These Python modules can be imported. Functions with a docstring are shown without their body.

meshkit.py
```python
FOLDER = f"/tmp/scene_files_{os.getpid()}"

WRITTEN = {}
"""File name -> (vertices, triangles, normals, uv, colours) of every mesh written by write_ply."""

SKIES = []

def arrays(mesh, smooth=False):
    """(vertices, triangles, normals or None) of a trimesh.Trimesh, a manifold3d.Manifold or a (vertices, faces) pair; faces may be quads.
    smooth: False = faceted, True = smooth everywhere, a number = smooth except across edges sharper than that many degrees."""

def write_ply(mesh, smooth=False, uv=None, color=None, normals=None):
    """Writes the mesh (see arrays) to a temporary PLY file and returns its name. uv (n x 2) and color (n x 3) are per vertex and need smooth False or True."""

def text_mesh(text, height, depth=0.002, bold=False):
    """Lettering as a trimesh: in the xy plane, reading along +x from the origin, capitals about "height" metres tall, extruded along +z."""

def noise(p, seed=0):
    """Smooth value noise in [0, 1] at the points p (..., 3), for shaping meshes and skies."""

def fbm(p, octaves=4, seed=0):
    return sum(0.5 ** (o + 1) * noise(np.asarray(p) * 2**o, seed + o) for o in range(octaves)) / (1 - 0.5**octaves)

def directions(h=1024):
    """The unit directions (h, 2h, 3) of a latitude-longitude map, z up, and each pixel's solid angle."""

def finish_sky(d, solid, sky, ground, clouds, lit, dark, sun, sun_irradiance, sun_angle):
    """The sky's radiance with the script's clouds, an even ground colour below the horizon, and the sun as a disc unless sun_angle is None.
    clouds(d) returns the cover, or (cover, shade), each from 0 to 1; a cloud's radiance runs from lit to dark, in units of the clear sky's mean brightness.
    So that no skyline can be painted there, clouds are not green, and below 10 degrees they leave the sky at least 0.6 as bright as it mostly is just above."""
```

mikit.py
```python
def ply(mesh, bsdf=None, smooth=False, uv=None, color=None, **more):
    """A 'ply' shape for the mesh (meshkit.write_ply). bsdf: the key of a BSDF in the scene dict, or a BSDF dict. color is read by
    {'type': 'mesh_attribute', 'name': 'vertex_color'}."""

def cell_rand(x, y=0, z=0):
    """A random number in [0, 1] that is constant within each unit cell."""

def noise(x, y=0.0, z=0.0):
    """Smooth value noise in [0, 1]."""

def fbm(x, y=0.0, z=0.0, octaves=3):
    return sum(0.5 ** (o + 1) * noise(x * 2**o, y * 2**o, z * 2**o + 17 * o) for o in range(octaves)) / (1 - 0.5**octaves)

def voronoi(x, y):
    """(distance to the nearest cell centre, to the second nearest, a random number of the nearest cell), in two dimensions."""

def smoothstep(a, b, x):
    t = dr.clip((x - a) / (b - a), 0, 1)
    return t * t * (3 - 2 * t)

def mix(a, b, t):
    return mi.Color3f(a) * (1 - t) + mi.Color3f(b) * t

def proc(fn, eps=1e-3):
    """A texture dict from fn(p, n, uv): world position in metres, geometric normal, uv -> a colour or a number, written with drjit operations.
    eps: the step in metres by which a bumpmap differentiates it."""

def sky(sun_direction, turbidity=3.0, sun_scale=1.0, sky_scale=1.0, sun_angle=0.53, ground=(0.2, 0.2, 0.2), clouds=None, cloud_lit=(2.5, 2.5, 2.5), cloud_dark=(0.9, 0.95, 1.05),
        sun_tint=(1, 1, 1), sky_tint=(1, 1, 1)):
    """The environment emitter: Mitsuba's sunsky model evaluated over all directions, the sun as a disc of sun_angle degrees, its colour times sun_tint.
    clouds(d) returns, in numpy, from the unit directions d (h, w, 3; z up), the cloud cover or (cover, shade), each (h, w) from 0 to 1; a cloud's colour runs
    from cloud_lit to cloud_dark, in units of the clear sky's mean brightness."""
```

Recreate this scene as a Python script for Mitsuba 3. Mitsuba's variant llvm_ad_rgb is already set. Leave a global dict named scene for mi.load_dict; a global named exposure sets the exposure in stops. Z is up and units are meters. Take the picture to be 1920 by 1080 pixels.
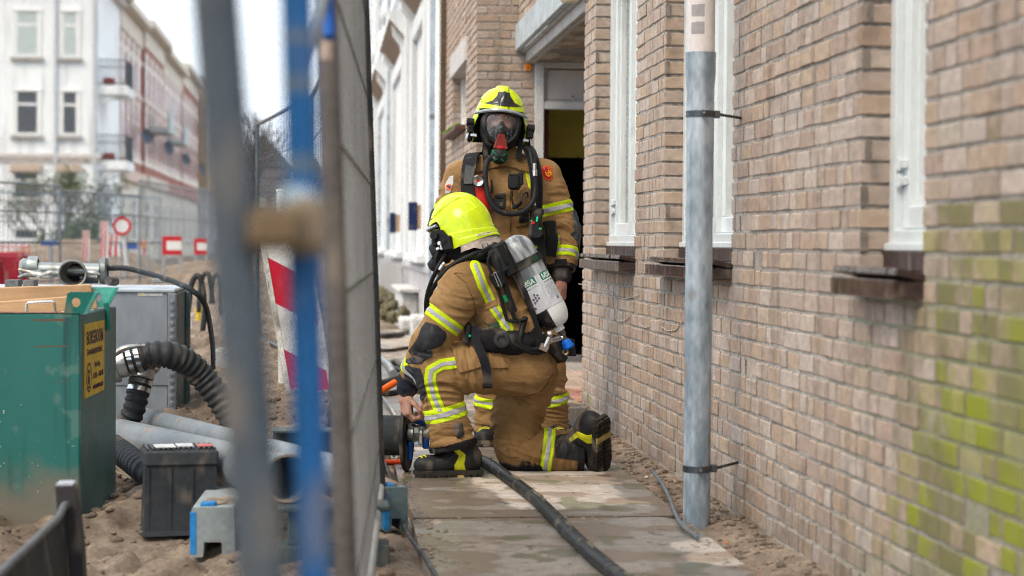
import math, numpy as np, trimesh, drjit as dr, mitsuba as mi, mikit, meshkit, manifold3d
from shapely.geometry import Polygon, box as sbox, LineString
from shapely.ops import unary_union
from mikit import noise, fbm, smoothstep, mix, cell_rand
A_ = np.array
rng = np.random.default_rng(7)
scene, labels = {}, {}
# ------------------------------------------------------------------ camera, sky, exposure
FPX, EYE = 3733.0, A_([0, 0, 1.05])                 # 70 mm lens, photographer crouching, +Y runs along the street
YAW, PITCH, ROLL = 0.094949, -0.022905, math.radians(0.4)
FWD = A_([math.sin(YAW)*math.cos(PITCH), math.cos(YAW)*math.cos(PITCH), math.sin(PITCH)])
_r = np.cross(FWD, [0, 0, 1]); _r /= np.linalg.norm(_r); _u = np.cross(_r, FWD)
RGT, UPV = _r*math.cos(ROLL)+_u*math.sin(ROLL), _u*math.cos(ROLL)-_r*math.sin(ROLL)
scene['camera'] = {'type': 'thinlens', 'fov': math.degrees(2*math.atan(960/FPX)), 'fov_axis': 'x', 'near_clip': 0.1, 'far_clip': 2000.0,
                   'aperture_radius': 0.0125, 'focus_distance': 9.4,
                   'to_world': mi.ScalarTransform4f().look_at(origin=EYE.tolist(), target=(EYE+FWD).tolist(), up=UPV.tolist())}
scene['sky'] = mikit.sky([-0.42, -0.55, 0.72], turbidity=4, sun_scale=0.16, sky_scale=1.0, sun_angle=25, clouds=lambda d: 1.0,
                         cloud_lit=(1.20, 1.31, 1.43), cloud_dark=(1.20, 1.31, 1.43))
exposure = 3.42

def P(px, py, Y):                                   # the point at distance Y along the street that stands at pixel (px, py) of the 1920 x 1080 photograph
    d = FWD+RGT*(px-960)/FPX+UPV*(540-py)/FPX
    return EYE+d*(Y/d[1])
def G(px, py, z=0.0):
    d = FWD+RGT*(px-960)/FPX+UPV*(540-py)/FPX
    return EYE+d*((z-EYE[2])/d[2])
# ------------------------------------------------------------------ materials
PALETTE = []
def pal(c):
    c = tuple(round(float(x), 3) for x in c)
    if c not in PALETTE: PALETTE.append(c)
    return PALETTE.index(c)
def f_generic(p, n, uv):                            # plain coloured things: uv = (palette number, amount of dirt and unevenness)
    i = mi.UInt32(dr.clip(uv[0]+0.5, 0, 1023)); tab = (PALETTE+[(0, 0, 0)]*1024)[:1024]
    c = mi.Color3f(*[dr.gather(mi.Float, mi.Float([t[k] for t in tab]), i) for k in range(3)])
    a = fbm(p[0]*7, p[1]*7, p[2]*5, 3); b = noise(p[0]*60, p[1]*60, p[2]*60); d = fbm(p[0]*23+5, p[1]*23, p[2]*9, 2)
    k = 1+uv[1]*((a-0.5)*1.3+(b-0.5)*0.55)
    c = c*k
    return mix(c, mi.Color3f(0.20, 0.165, 0.13), dr.clip(uv[1]*1.2*smoothstep(0.55, 0.85, d), 0, 0.8))
def principled(name, col, **kw):
    d = {'type': 'principled', 'base_color': col}
    d.update(kw); scene[name] = {'type': 'twosided', 'b': d}
GEN = mikit.proc(f_generic)
principled('matte', GEN, roughness=0.85, specular=0.25)
principled('satin', GEN, roughness=0.5, specular=0.22)
principled('gloss', GEN, roughness=0.16, specular=0.5)
principled('metal', GEN, roughness=0.38, metallic=0.9)
principled('chrome', GEN, roughness=0.16, metallic=1.0)
scene['pane'] = {'type': 'thindielectric', 'int_ior': 1.5}

def f_brick(p, n, uv):                              # uv = (random number of the brick, 0..1 moss)
    r = uv[0]; r2 = dr.abs(dr.sin(r*157.3)); r3 = dr.abs(dr.sin(r*431.7))
    c = mix((0.430, 0.350, 0.298), (0.385, 0.308, 0.258), r2)
    c = mix(c, (0.45, 0.335, 0.235), smoothstep(0.6, 1.0, r3)*0.6)
    c = mix(c, (0.34, 0.225, 0.18), smoothstep(0.75, 1.0, dr.abs(dr.sin(r*911.1)))*0.35)
    c = mix(c, (0.52, 0.46, 0.42), smoothstep(0.9, 0.97, dr.abs(dr.sin(r*77.7)))*0.5)
    g = fbm(p[0]*40, p[1]*40, p[2]*40, 3); st = fbm(p[1]*14+3, p[0]*14, p[2]*1.2, 3)
    c = c*mi.Color3f(0.90, 0.90, 0.90)*(0.74+0.52*g)*(1-0.30*smoothstep(0.5, 0.78, st))
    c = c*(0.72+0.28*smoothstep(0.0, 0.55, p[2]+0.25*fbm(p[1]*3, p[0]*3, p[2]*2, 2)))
    q = fbm(p[1]*4.3+9, p[0]*6, p[2]*3.6, 5); s2 = fbm(p[1]*19+2, p[0]*19, p[2]*13, 3)
    m = dr.clip(uv[1], 0, 1)*smoothstep(0.33, 0.60, q*0.75+s2*0.25+0.34*(dr.clip(uv[1], 0, 1.3)-0.50))*(0.72+0.35*s2)
    return mix(c, mix((0.150, 0.142, 0.060), (0.205, 0.235, 0.012), smoothstep(0.42, 0.66, fbm(p[1]*3.7+r*0.8, 3, p[2]*3.1, 3)*0.8+r2*0.2)), m)
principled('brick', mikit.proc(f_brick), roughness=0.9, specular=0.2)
def f_mortar(p, n, uv):
    g = fbm(p[0]*70, p[1]*70, p[2]*70, 3); l = fbm(p[0]*2+1, p[1]*2, p[2]*3, 2)
    c = mix((0.215, 0.195, 0.175), (0.385, 0.355, 0.325), smoothstep(0.25, 0.75, g))*(0.7+0.6*l)
    near = smoothstep(6.6, 4.9, p[1])*smoothstep(1.25, 0.7, p[2])
    return mix(c, (0.19, 0.20, 0.10), near*0.8*smoothstep(0.3, 0.6, l))
principled('mortar', mikit.proc(f_mortar), roughness=0.95, specular=0.15)
def f_sand(p, n, uv):
    a = fbm(p[0]*1.7, p[1]*1.7, 0, 4); b = fbm(p[0]*14, p[1]*14, p[2]*14, 3); d = noise(p[0]*95, p[1]*95, p[2]*95)
    c = mix((0.135, 0.103, 0.078), (0.26, 0.205, 0.158), smoothstep(0.25, 0.75, a*0.55+b*0.45))
    return c*(0.72+0.5*d)*(0.8+0.3*b)
principled('sand', mikit.proc(f_sand), roughness=0.95, specular=0.15)
def wet(p): return smoothstep(0.515, 0.565, fbm(p[0]*1.7+3.3, p[1]*1.25+1.7, 0, 4)+0.10*smoothstep(9.6, 11.5, p[1])+0.05*smoothstep(7.4, 6.4, p[1])+0.05*(fbm(p[0]*17, p[1]*14, 1, 2)-0.5))
def f_slab(p, n, uv):
    a = fbm(p[0]*3.1, p[1]*2.2, 2, 4); b = fbm(p[0]*24, p[1]*24, 0, 3); d = noise(p[0]*120, p[1]*120, 0)
    c = mix((0.40, 0.34, 0.285), (0.325, 0.295, 0.262), smoothstep(0.3, 0.7, a))*(0.78+0.44*b)*(0.88+0.24*d)
    s = smoothstep(0.50, 0.62, fbm(p[0]*4+8, p[1]*5, 4, 4)+0.22*smoothstep(0.10, 0.0, dr.abs(p[1]-7.52))+0.18*smoothstep(0.46, 0.35, p[0])+0.12*smoothstep(1.25, 1.4, p[0]))
    c = mix(c, (0.215, 0.155, 0.108), 0.75*s)
    c = mix(c, (0.14, 0.135, 0.075), 0.75*smoothstep(0.66, 0.74, fbm(p[0]*6+1, p[1]*5+5, 9, 2)))
    c = mix(c, (0.10, 0.09, 0.08), 0.6*smoothstep(0.76, 0.82, fbm(p[0]*21+4, p[1]*17, 6, 2)))
    return mix(c, c*mi.Color3f(0.56, 0.58, 0.61), wet(p))
principled('concrete_slab', mikit.proc(f_slab), roughness=mikit.proc(lambda p, n, uv: 0.85-0.52*wet(p)), specular=0.5)
def f_tan(p, n, uv):                                # aramid cloth, worn and a little dirty
    a = fbm(p[0]*6, p[1]*6, p[2]*6, 3); b = noise(p[0]*170, p[1]*170, p[2]*170); d = fbm(p[0]*19+4, p[1]*19, p[2]*19, 3)
    c = mix((0.225, 0.128, 0.050), (0.325, 0.195, 0.086), smoothstep(0.25, 0.75, a))*(0.86+0.28*b)
    return mix(c, (0.10, 0.06, 0.03), 0.55*smoothstep(0.6, 0.82, d))
principled('tan_cloth', mikit.proc(f_tan), roughness=0.85, specular=0.2, sheen=0.25)
def f_galv(p, n, uv):
    a = fbm(p[0]*9, p[1]*9, p[2]*4, 4); b = fbm(p[0]*70, p[1]*70, p[2]*22, 3); c = fbm(p[0]*38+7, p[1]*38, p[2]*1.1, 3)
    k = mix((0.15, 0.205, 0.255), (0.47, 0.545, 0.61), smoothstep(0.25, 0.75, a*0.4+b*0.2+c*0.4))*(0.85+0.3*b)
    return mix(k, (0.26, 0.22, 0.19), 0.6*smoothstep(0.68, 0.8, fbm(p[0]*11+3, p[1]*11, p[2]*7, 3)))
principled('zinc', mikit.proc(f_galv), roughness=0.5, metallic=0.25, specular=0.5)
def f_green(p, n, uv):
    a = fbm(p[0]*5, p[1]*5, p[2]*1.5, 3); s = noise(p[0]*95, p[1]*95, p[2]*95); t = fbm(p[0]*3, p[1]*3, p[2]*3+4, 2); r = fbm(p[0]*8, p[1]*8+3, p[2]*70, 3)
    c = mix((0.012, 0.112, 0.096), (0.020, 0.168, 0.148), a)
    c = mix(c, (0.55, 0.6, 0.55), smoothstep(0.93, 0.955, s)*smoothstep(0.45, 0.6, t))
    v = fbm(p[0]*34, p[1]*34, p[2]*1.3, 3); m = fbm(p[0]*13, p[1]*13+3, p[2]*9, 4)
    c = mix(c, c*0.55, smoothstep(0.55, 0.75, v)); c = mix(c, (0.10, 0.20, 0.17), 0.6*smoothstep(0.62, 0.72, m))
    c = mix(c, (0.20, 0.155, 0.115), 0.85*smoothstep(0.22, 0.02, p[2]+0.22*(m-0.5)))
    return mix(c, (0.13, 0.06, 0.03), smoothstep(0.70, 0.76, r)*smoothstep(0.3, 0.8, p[2]))
principled('green_paint', mikit.proc(f_green), roughness=0.38, specular=0.5)
def f_steel(p, n, uv):                              # bare and zinc-sprayed sheet: uv[0] = brightness
    a = fbm(p[0]*4, p[1]*4, p[2]*2, 4); b = fbm(p[0]*30, p[1]*30, p[2]*9, 3)
    return mi.Color3f(0.25, 0.28, 0.31)*uv[0]*(0.6+0.5*a+0.35*b)
principled('sheet_steel', mikit.proc(f_steel), roughness=0.42, metallic=0.45)
def f_plaster(p, n, uv):                            # white painted masonry with rain streaks
    a = fbm(p[0]*1.5, p[1]*0.7, p[2]*0.5, 4); b = fbm(p[0]*5+2, p[1]*3, p[2]*0.4, 3)
    return mi.Color3f(0.765, 0.795, 0.81)*uv[0]*(0.86+0.2*a)*(1-0.22*smoothstep(0.5, 0.8, b))
principled('white_plaster', mikit.proc(f_plaster), roughness=0.8, specular=0.25)
def f_farbrick(p, n, uv):
    a = fbm(p[0]*1.2, p[1]*0.6, p[2]*0.6, 3); r = cell_rand(dr.floor(p[1]*4.4+0.5*dr.floor(p[2]*13)), dr.floor(p[2]*13), 3)
    return mix((0.225, 0.105, 0.088), (0.32, 0.160, 0.132), a)*(0.8+0.4*r)
principled('red_brick', mikit.proc(f_farbrick), roughness=0.9, specular=0.2)
def f_wood(p, n, uv):
    g = fbm(p[0]*3, p[1]*40, p[2]*60, 3); k = fbm(p[0]*9, p[1]*9, p[2]*9, 2)
    return mix((0.55, 0.36, 0.20), (0.40, 0.23, 0.12), g)*(0.75+0.45*k)
principled('timber', mikit.proc(f_wood), roughness=0.7, specular=0.3)
def f_pvc(p, n, uv):
    a = fbm(p[0]*6, p[1]*6, p[2]*6, 3); b = fbm(p[0]*22+3, p[1]*22, p[2]*22, 3)
    c = mix((0.12, 0.14, 0.155), (0.20, 0.225, 0.24), a)*(0.85+0.3*b)
    return mix(c, (0.28, 0.17, 0.11), smoothstep(0.64, 0.74, b)*0.8)
principled('grey_pipe', mikit.proc(f_pvc), roughness=0.4, specular=0.4)
def f_comp(p, n, uv):                               # wound carbon-glass cylinder
    a = fbm((p[0]*0.85+p[2]*0.5)*60, p[1]*25, (p[2]*0.85-p[0]*0.5)*9, 3)
    return mix((0.10, 0.115, 0.13), (0.42, 0.44, 0.46), smoothstep(0.3, 0.7, a))
principled('composite', mikit.proc(f_comp), roughness=0.3, specular=0.5, clearcoat=0.5)
def f_leaf(p, n, uv):
    return mix((0.03, 0.06, 0.015), (0.10, 0.14, 0.04), uv[0])
scene['leaf'] = {'type': 'twosided', 'b': {'type': 'principled', 'base_color': mikit.proc(f_leaf), 'roughness': 0.6}}
# ------------------------------------------------------------------ names
USED = {}
def key(name, parent=None):
    k = name if parent is None else parent+'__'+name
    if k in USED:
        USED[k] += 1; k = f'{k}_{USED[k]:03d}'
    USED.setdefault(k, 0)
    return k
def tag(k, label=None, cat=None, group=None, kind=None):
    d = labels.setdefault(k, {})
    for a, b in (('label', label), ('category', cat), ('group', group), ('kind', kind)):
        if b: d[a] = b
    return k
def thing(name, label, cat, group=None): return tag(key(name), label, cat, group)
def put(name, m, mat, parent=None, col=None, grain=0.2, smooth=35, uv=None, label=None, cat=None, group=None, kind=None, normals=None):
    k = key(name, parent)
    if normals is not None: v, f, n = A_(m[0]), A_(m[1]), normals
    else: v, f, n = meshkit.arrays(m, smooth)
    if uv is None: uv = np.tile([[float(pal(col)) if col is not None else 1.0, float(grain)]], (len(v), 1))
    elif np.ndim(uv) == 1: uv = np.tile([uv], (len(v), 1))
    path = meshkit.write_ply((v, f), False, uv, None, normals=n)
    scene[k] = {'type': 'ply', 'filename': path, 'face_normals': n is None, 'bsdf': {'type': 'ref', 'id': mat}}
    if label or cat or kind or group: tag(k, label, cat, group, kind)
    return k
# ------------------------------------------------------------------ meshes are (vertices, triangles)
def cat(*ms):
    ms = [m for q in ms for m in (q if isinstance(q, list) else [q])]
    ms = [(A_(m.vertices), A_(m.faces)) if isinstance(m, trimesh.Trimesh) else m for m in ms]
    at = np.cumsum([0]+[len(m[0]) for m in ms])
    return np.vstack([m[0] for m in ms]), np.vstack([A_(m[1], int)+a for m, a in zip(ms, at)])
def _cb():
    p = [(s*A_([1, 1, 1]), k) for s in [A_(q) for q in np.ndindex(2, 2, 2)] for k in range(3)]
    s = A_([q*2.0-1 for q, _ in p]); k = A_([k for _, k in p])
    pts = s.copy()*0.9; pts[np.arange(24), k] = s[np.arange(24), k]
    f = trimesh.Trimesh(pts, process=False).convex_hull
    d = np.argmin(((f.vertices[:, None]-pts[None])**2).sum(-1), 1)
    return s, k, d[f.faces]
CB_S, CB_K, CB_F = _cb()
def cbox(c, size, ch=0.004, R=None):                # box with chamfered edges, 44 triangles
    h = A_(size, float)/2; ch = min(ch, 0.45*h.min()*2)
    v = CB_S*(h-ch); v[np.arange(24), CB_K] = (CB_S*h)[np.arange(24), CB_K]
    return (v if R is None else v@A_(R).T)+A_(c, float), CB_F
def bx(lo, hi, ch=0.004): return cbox((A_(lo)+A_(hi))/2, A_(hi, float)-A_(lo), ch)
B_V = A_(list(np.ndindex(2, 2, 2)), float); B_F = A_([[0, 1, 3], [0, 3, 2], [4, 6, 7], [4, 7, 5], [0, 4, 5], [0, 5, 1], [2, 3, 7], [2, 7, 6], [0, 2, 6], [0, 6, 4], [1, 5, 7], [1, 7, 3]])
def pbox(lo, hi): return A_(lo)+B_V*(A_(hi, float)-A_(lo)), B_F
def frame_of(d):
    d = A_(d, float)/np.linalg.norm(d); a = np.cross(d, [0, 0, 1] if abs(d[2]) < 0.9 else [1, 0, 0]); a /= np.linalg.norm(a)
    return a, np.cross(d, a), d
def lathe(prof, n=24, o=(0, 0, 0), d=(0, 0, 1)):    # profile [(radius, height along d)]
    a, b, c = frame_of(d); prof = A_(prof, float); t = np.arange(n)*2*np.pi/n
    v = (prof[:, None, :1]*(np.cos(t)[None, :, None]*a+np.sin(t)[None, :, None]*b)+prof[:, None, 1:]*c).reshape(-1, 3)+A_(o)
    m = len(prof); i, j = np.meshgrid(np.arange(m-1), np.arange(n), indexing='ij'); k = (j+1) % n
    q = np.stack([i*n+j, i*n+k, (i+1)*n+k, (i+1)*n+j], -1).reshape(-1, 4)
    return v, np.vstack([q[:, [0, 1, 2]], q[:, [0, 2, 3]]])
def cyl(a, b, r, n=20, r2=None, ch=0.002):
    a, b = A_(a, float), A_(b, float); L = np.linalg.norm(b-a); r2 = r if r2 is None else r2
    return lathe([(0, 0), (r-ch, 0), (r, ch), (r2, L-ch), (r2-ch, L), (0, L)], n, a, b-a)
def spline(pts, n=12):
    p = A_(pts, float); p = np.vstack([2*p[0]-p[1], p, 2*p[-1]-p[-2]]); out = []
    for i in range(1, len(p)-2):
        t = np.linspace(0, 1, n, endpoint=False)[:, None]
        out.append(0.5*(2*p[i]+(p[i+1]-p[i-1])*t+(2*p[i-1]-5*p[i]+4*p[i+1]-p[i+2])*t*t+(3*p[i]-p[i-1]-3*p[i+1]+p[i+2])*t**3))
    return np.vstack(out+[p[-2:-1]])
def tube(pts, r, n=12, smooth=8, hollow=None):      # round bar along a curve; r a number or one per point
    q = spline(pts, smooth) if smooth else A_(pts, float)
    rr = np.full(len(q), r) if np.isscalar(r) else np.interp(np.linspace(0, 1, len(q)), np.linspace(0, 1, len(r)), r)
    t = np.gradient(q, axis=0); t /= np.linalg.norm(t, axis=1, keepdims=True)
    a = frame_of(t[0])[0]; A = []
    for d in t:
        a = a-d*(a@d); a = a/np.linalg.norm(a); A.append(a)
    A = A_(A); B = np.cross(t, A); th = np.arange(n)*2*np.pi/n
    v = (q[:, None]+rr[:, None, None]*(np.cos(th)[None, :, None]*A[:, None]+np.sin(th)[None, :, None]*B[:, None])).reshape(-1, 3)
    m = len(q); i, j = np.meshgrid(np.arange(m-1), np.arange(n), indexing='ij'); k = (j+1) % n
    Q = np.stack([i*n+j, i*n+k, (i+1)*n+k, (i+1)*n+j], -1).reshape(-1, 4); f = [Q[:, [0, 1, 2]], Q[:, [0, 2, 3]]]
    v = np.vstack([v, q[:1], q[-1:]]); J = np.arange(n); K = (J+1) % n
    f += [np.stack([K, J, J*0+m*n], 1), np.stack([(m-1)*n+J, (m-1)*n+K, J*0+m*n+1], 1)]
    return v, np.vstack(f)
def strap(pts, w, t, normal, smooth=6):             # flat webbing along a curve; normal: a vector or one per point
    q = spline(pts, smooth) if smooth else A_(pts, float)
    N = A_(normal, float); N = np.tile(N, (len(q), 1)) if N.ndim == 1 else A_([np.interp(np.linspace(0, 1, len(q)), np.linspace(0, 1, len(N)), N[:, k]) for k in range(3)]).T
    d = np.gradient(q, axis=0); d /= np.linalg.norm(d, axis=1, keepdims=True)
    N = N-d*(N*d).sum(1, keepdims=True); N /= np.linalg.norm(N, axis=1, keepdims=True); S = np.cross(d, N)
    v = np.stack([q+S*w/2+N*t/2, q-S*w/2+N*t/2, q-S*w/2-N*t/2, q+S*w/2-N*t/2], 1).reshape(-1, 3); m = len(q); f = []
    for i in range(m-1):
        for j in range(4):
            a, b, c, e = i*4+j, i*4+(j+1) % 4, i*4+4+(j+1) % 4, i*4+4+j; f += [[a, b, c], [a, c, e]]
    e = (m-1)*4; f += [[0, 2, 1], [0, 3, 2], [e, e+1, e+2], [e, e+2, e+3]]
    return v, A_(f)
def prism(poly, depth, o=(0, 0, 0), ex=(1, 0, 0), ey=(0, 0, 1)):   # polygon in the plane (ex, ey), thickened along ex x ey
    poly = poly if hasattr(poly, 'exterior') or hasattr(poly, 'geoms') else Polygon(poly)
    out = []
    for g in getattr(poly, 'geoms', [poly]):
        m = trimesh.creation.extrude_polygon(g, depth, engine='earcut'); v = A_(m.vertices); ex_, ey_ = A_(ex, float), A_(ey, float)
        out.append((A_(o)+v[:, :1]*ex_+v[:, 1:2]*ey_+v[:, 2:]*np.cross(ex_, ey_), A_(m.faces)))
    return cat(out)
def text(s, h, o, ex, ey, depth=0.0015, bold=False, width=None):
    m = meshkit.text_mesh(s, h, depth, bold); v = A_(m.vertices); ex, ey = A_(ex, float), A_(ey, float)
    if width: v[:, 0] *= width/v[:, 0].max()
    return A_(o)+v[:, :1]*ex+v[:, 1:2]*ey+v[:, 2:]*np.cross(ex, ey), A_(m.faces)
def rot(axis, deg):
    a = A_(axis, float)/np.linalg.norm(axis); t = math.radians(deg); K = A_([[0, -a[2], a[1]], [a[2], 0, -a[0]], [-a[1], a[0], 0]])
    return np.eye(3)+math.sin(t)*K+(1-math.cos(t))*K@K
def move(m, R=None, o=(0, 0, 0)): return (m[0] if R is None else m[0]@A_(R).T)+A_(o), m[1]
def blob(c, s, n=2, seed=0, amp=0.25):
    m = trimesh.creation.icosphere(n); v = A_(m.vertices); k = 1+amp*2*(meshkit.fbm(v*1.7+seed*3.1, 3, seed)-0.5)
    return v*k[:, None]*A_(s)+A_(c), A_(m.faces)
def pieces(m, least=0.06):                          # the connected pieces of a mesh, crumbs left out
    from scipy.sparse import coo_matrix
    from scipy.sparse.csgraph import connected_components
    v, f = A_(m[0]), A_(m[1])
    if not len(f): return []
    e = np.vstack([f[:, [0, 1]], f[:, [1, 2]]]); c = connected_components(coo_matrix((np.ones(len(e)), (e[:, 0], e[:, 1])), shape=(len(v),)*2), directed=False)[1]
    out = []; cf = c[f[:, 0]]; ids, cnt = np.unique(cf, return_counts=True)
    for i, k in zip(ids, cnt):
        if k >= least*cnt.max():
            g = f[cf == i]; u, inv = np.unique(g, return_inverse=True); out.append((k, (v[u], inv.reshape(g.shape))))
    return [m for _, m in sorted(out, key=lambda t: -t[0])]
def puts(name, ms, *a, **k):                        # each mesh of a list as a part of its own
    return [put(name, m, *a, **k) for m in ms][0]
# ------------------------------------------------------------------ soft bodies: distance field -> one continuous surface
def nets(D, lo, h):
    s = D < 0; nx, ny, nz = D.shape
    c = np.zeros((nx-1, ny-1, nz-1), np.int8)
    for a, b, e in np.ndindex(2, 2, 2): c += s[a:nx-1+a, b:ny-1+b, e:nz-1+e]
    I = np.argwhere((c > 0) & (c < 8)); idx = -np.ones(c.shape, np.int32); idx[tuple(I.T)] = np.arange(len(I))
    acc, cnt = np.zeros((len(I), 3)), np.zeros(len(I)); cs = list(np.ndindex(2, 2, 2))
    for a in cs:
        for ax in range(3):
            if a[ax]: continue
            b = list(a); b[ax] = 1; p, q = I+a, I+b
            d0, d1 = D[tuple(p.T)], D[tuple(q.T)]; x = (d0 < 0) != (d1 < 0)
            t = d0[x]/(d0[x]-d1[x]); acc[x] += A_(a)+t[:, None]*(A_(b)-A_(a)); cnt[x] += 1
    v = A_(lo)+(I+acc/cnt[:, None])*h; F = []
    for ax in range(3):
        u, w = (ax+1) % 3, (ax+2) % 3; sl = [slice(None)]*3; sl[ax] = slice(0, -1); s0 = s[tuple(sl)]; sl[ax] = slice(1, None); s1 = s[tuple(sl)]
        E = np.argwhere(s0 != s1); E = E[(E[:, u] > 0) & (E[:, w] > 0) & (E[:, u] < D.shape[u]-1) & (E[:, w] < D.shape[w]-1)]
        du, dw = np.eye(3, dtype=int)[u], np.eye(3, dtype=int)[w]
        q = np.stack([idx[tuple((E-du-dw).T)], idx[tuple((E-dw).T)], idx[tuple(E.T)], idx[tuple((E-du).T)]], 1)
        fl = ~s0[tuple(E.T)]; q[fl] = q[fl][:, ::-1]; F.append(q)
    q = np.vstack(F)
    return v, np.vstack([q[:, [0, 1, 2]], q[:, [0, 2, 3]]])
def field(prims, h=0.006, k=0.03, pad=0.03):
    """prims: ('c', a, b, ra, rb[, k]) round cones, ('e', centre, half axes, R[, k]) ellipsoids."""
    pts = []
    for p in prims:
        if p[0] == 'c': pts += [A_(p[1])-p[3], A_(p[1])+p[3], A_(p[2])-p[4], A_(p[2])+p[4]]
        else: pts += [A_(p[1])-max(p[2]), A_(p[1])+max(p[2])]
    lo = np.min(pts, 0)-pad; hi = np.max(pts, 0)+pad; n = np.ceil((hi-lo)/h).astype(int)+1
    D = np.full(n, 1.0, np.float32)
    for p in prims:
        kk = (p[5] if len(p) > 5 else k) if p[0] == 'c' else (p[4] if len(p) > 4 else k)
        if p[0] == 'c': a, b = A_(p[1], float), A_(p[2], float); l = np.minimum(a-p[3], b-p[4]); u = np.maximum(a+p[3], b+p[4])
        else: l = A_(p[1])-max(p[2]); u = A_(p[1])+max(p[2])
        i0 = np.clip(((l-lo-kk-3*h)/h).astype(int), 0, n); i1 = np.clip(np.ceil((u-lo+kk+3*h)/h).astype(int)+1, 0, n)
        sl = tuple(slice(x, y) for x, y in zip(i0, i1))
        g = np.stack(np.meshgrid(*[lo[j]+h*np.arange(i0[j], i1[j]) for j in range(3)], indexing='ij'), -1).astype(np.float32)
        if p[0] == 'c':
            ab = b-a; t = np.clip(((g-a)@ab)/(ab@ab+1e-12), 0, 1)[..., None]
            d = np.linalg.norm(g-a-t*ab, axis=-1)-(p[3]+(p[4]-p[3])*t[..., 0])
        else:
            q = (g-A_(p[1]))@(np.eye(3) if p[3] is None else A_(p[3])); s = A_(p[2], float); k0 = np.linalg.norm(q/s, axis=-1); k1 = np.linalg.norm(q/s**2, axis=-1)
            d = k0*(k0-1)/np.maximum(k1, 1e-9)
        o = D[sl]; hh = np.clip(0.5+0.5*(d-o)/kk, 0, 1); D[sl] = d*(1-hh)+o*hh-kk*hh*(1-hh)
    return D, lo, h
def vnormals(v, f):
    n = np.zeros_like(v); c = np.cross(v[f[:, 1]]-v[f[:, 0]], v[f[:, 2]]-v[f[:, 0]])
    for k in range(3): np.add.at(n, f[:, k], c)
    return n/np.maximum(np.linalg.norm(n, axis=1, keepdims=True), 1e-12)
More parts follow.
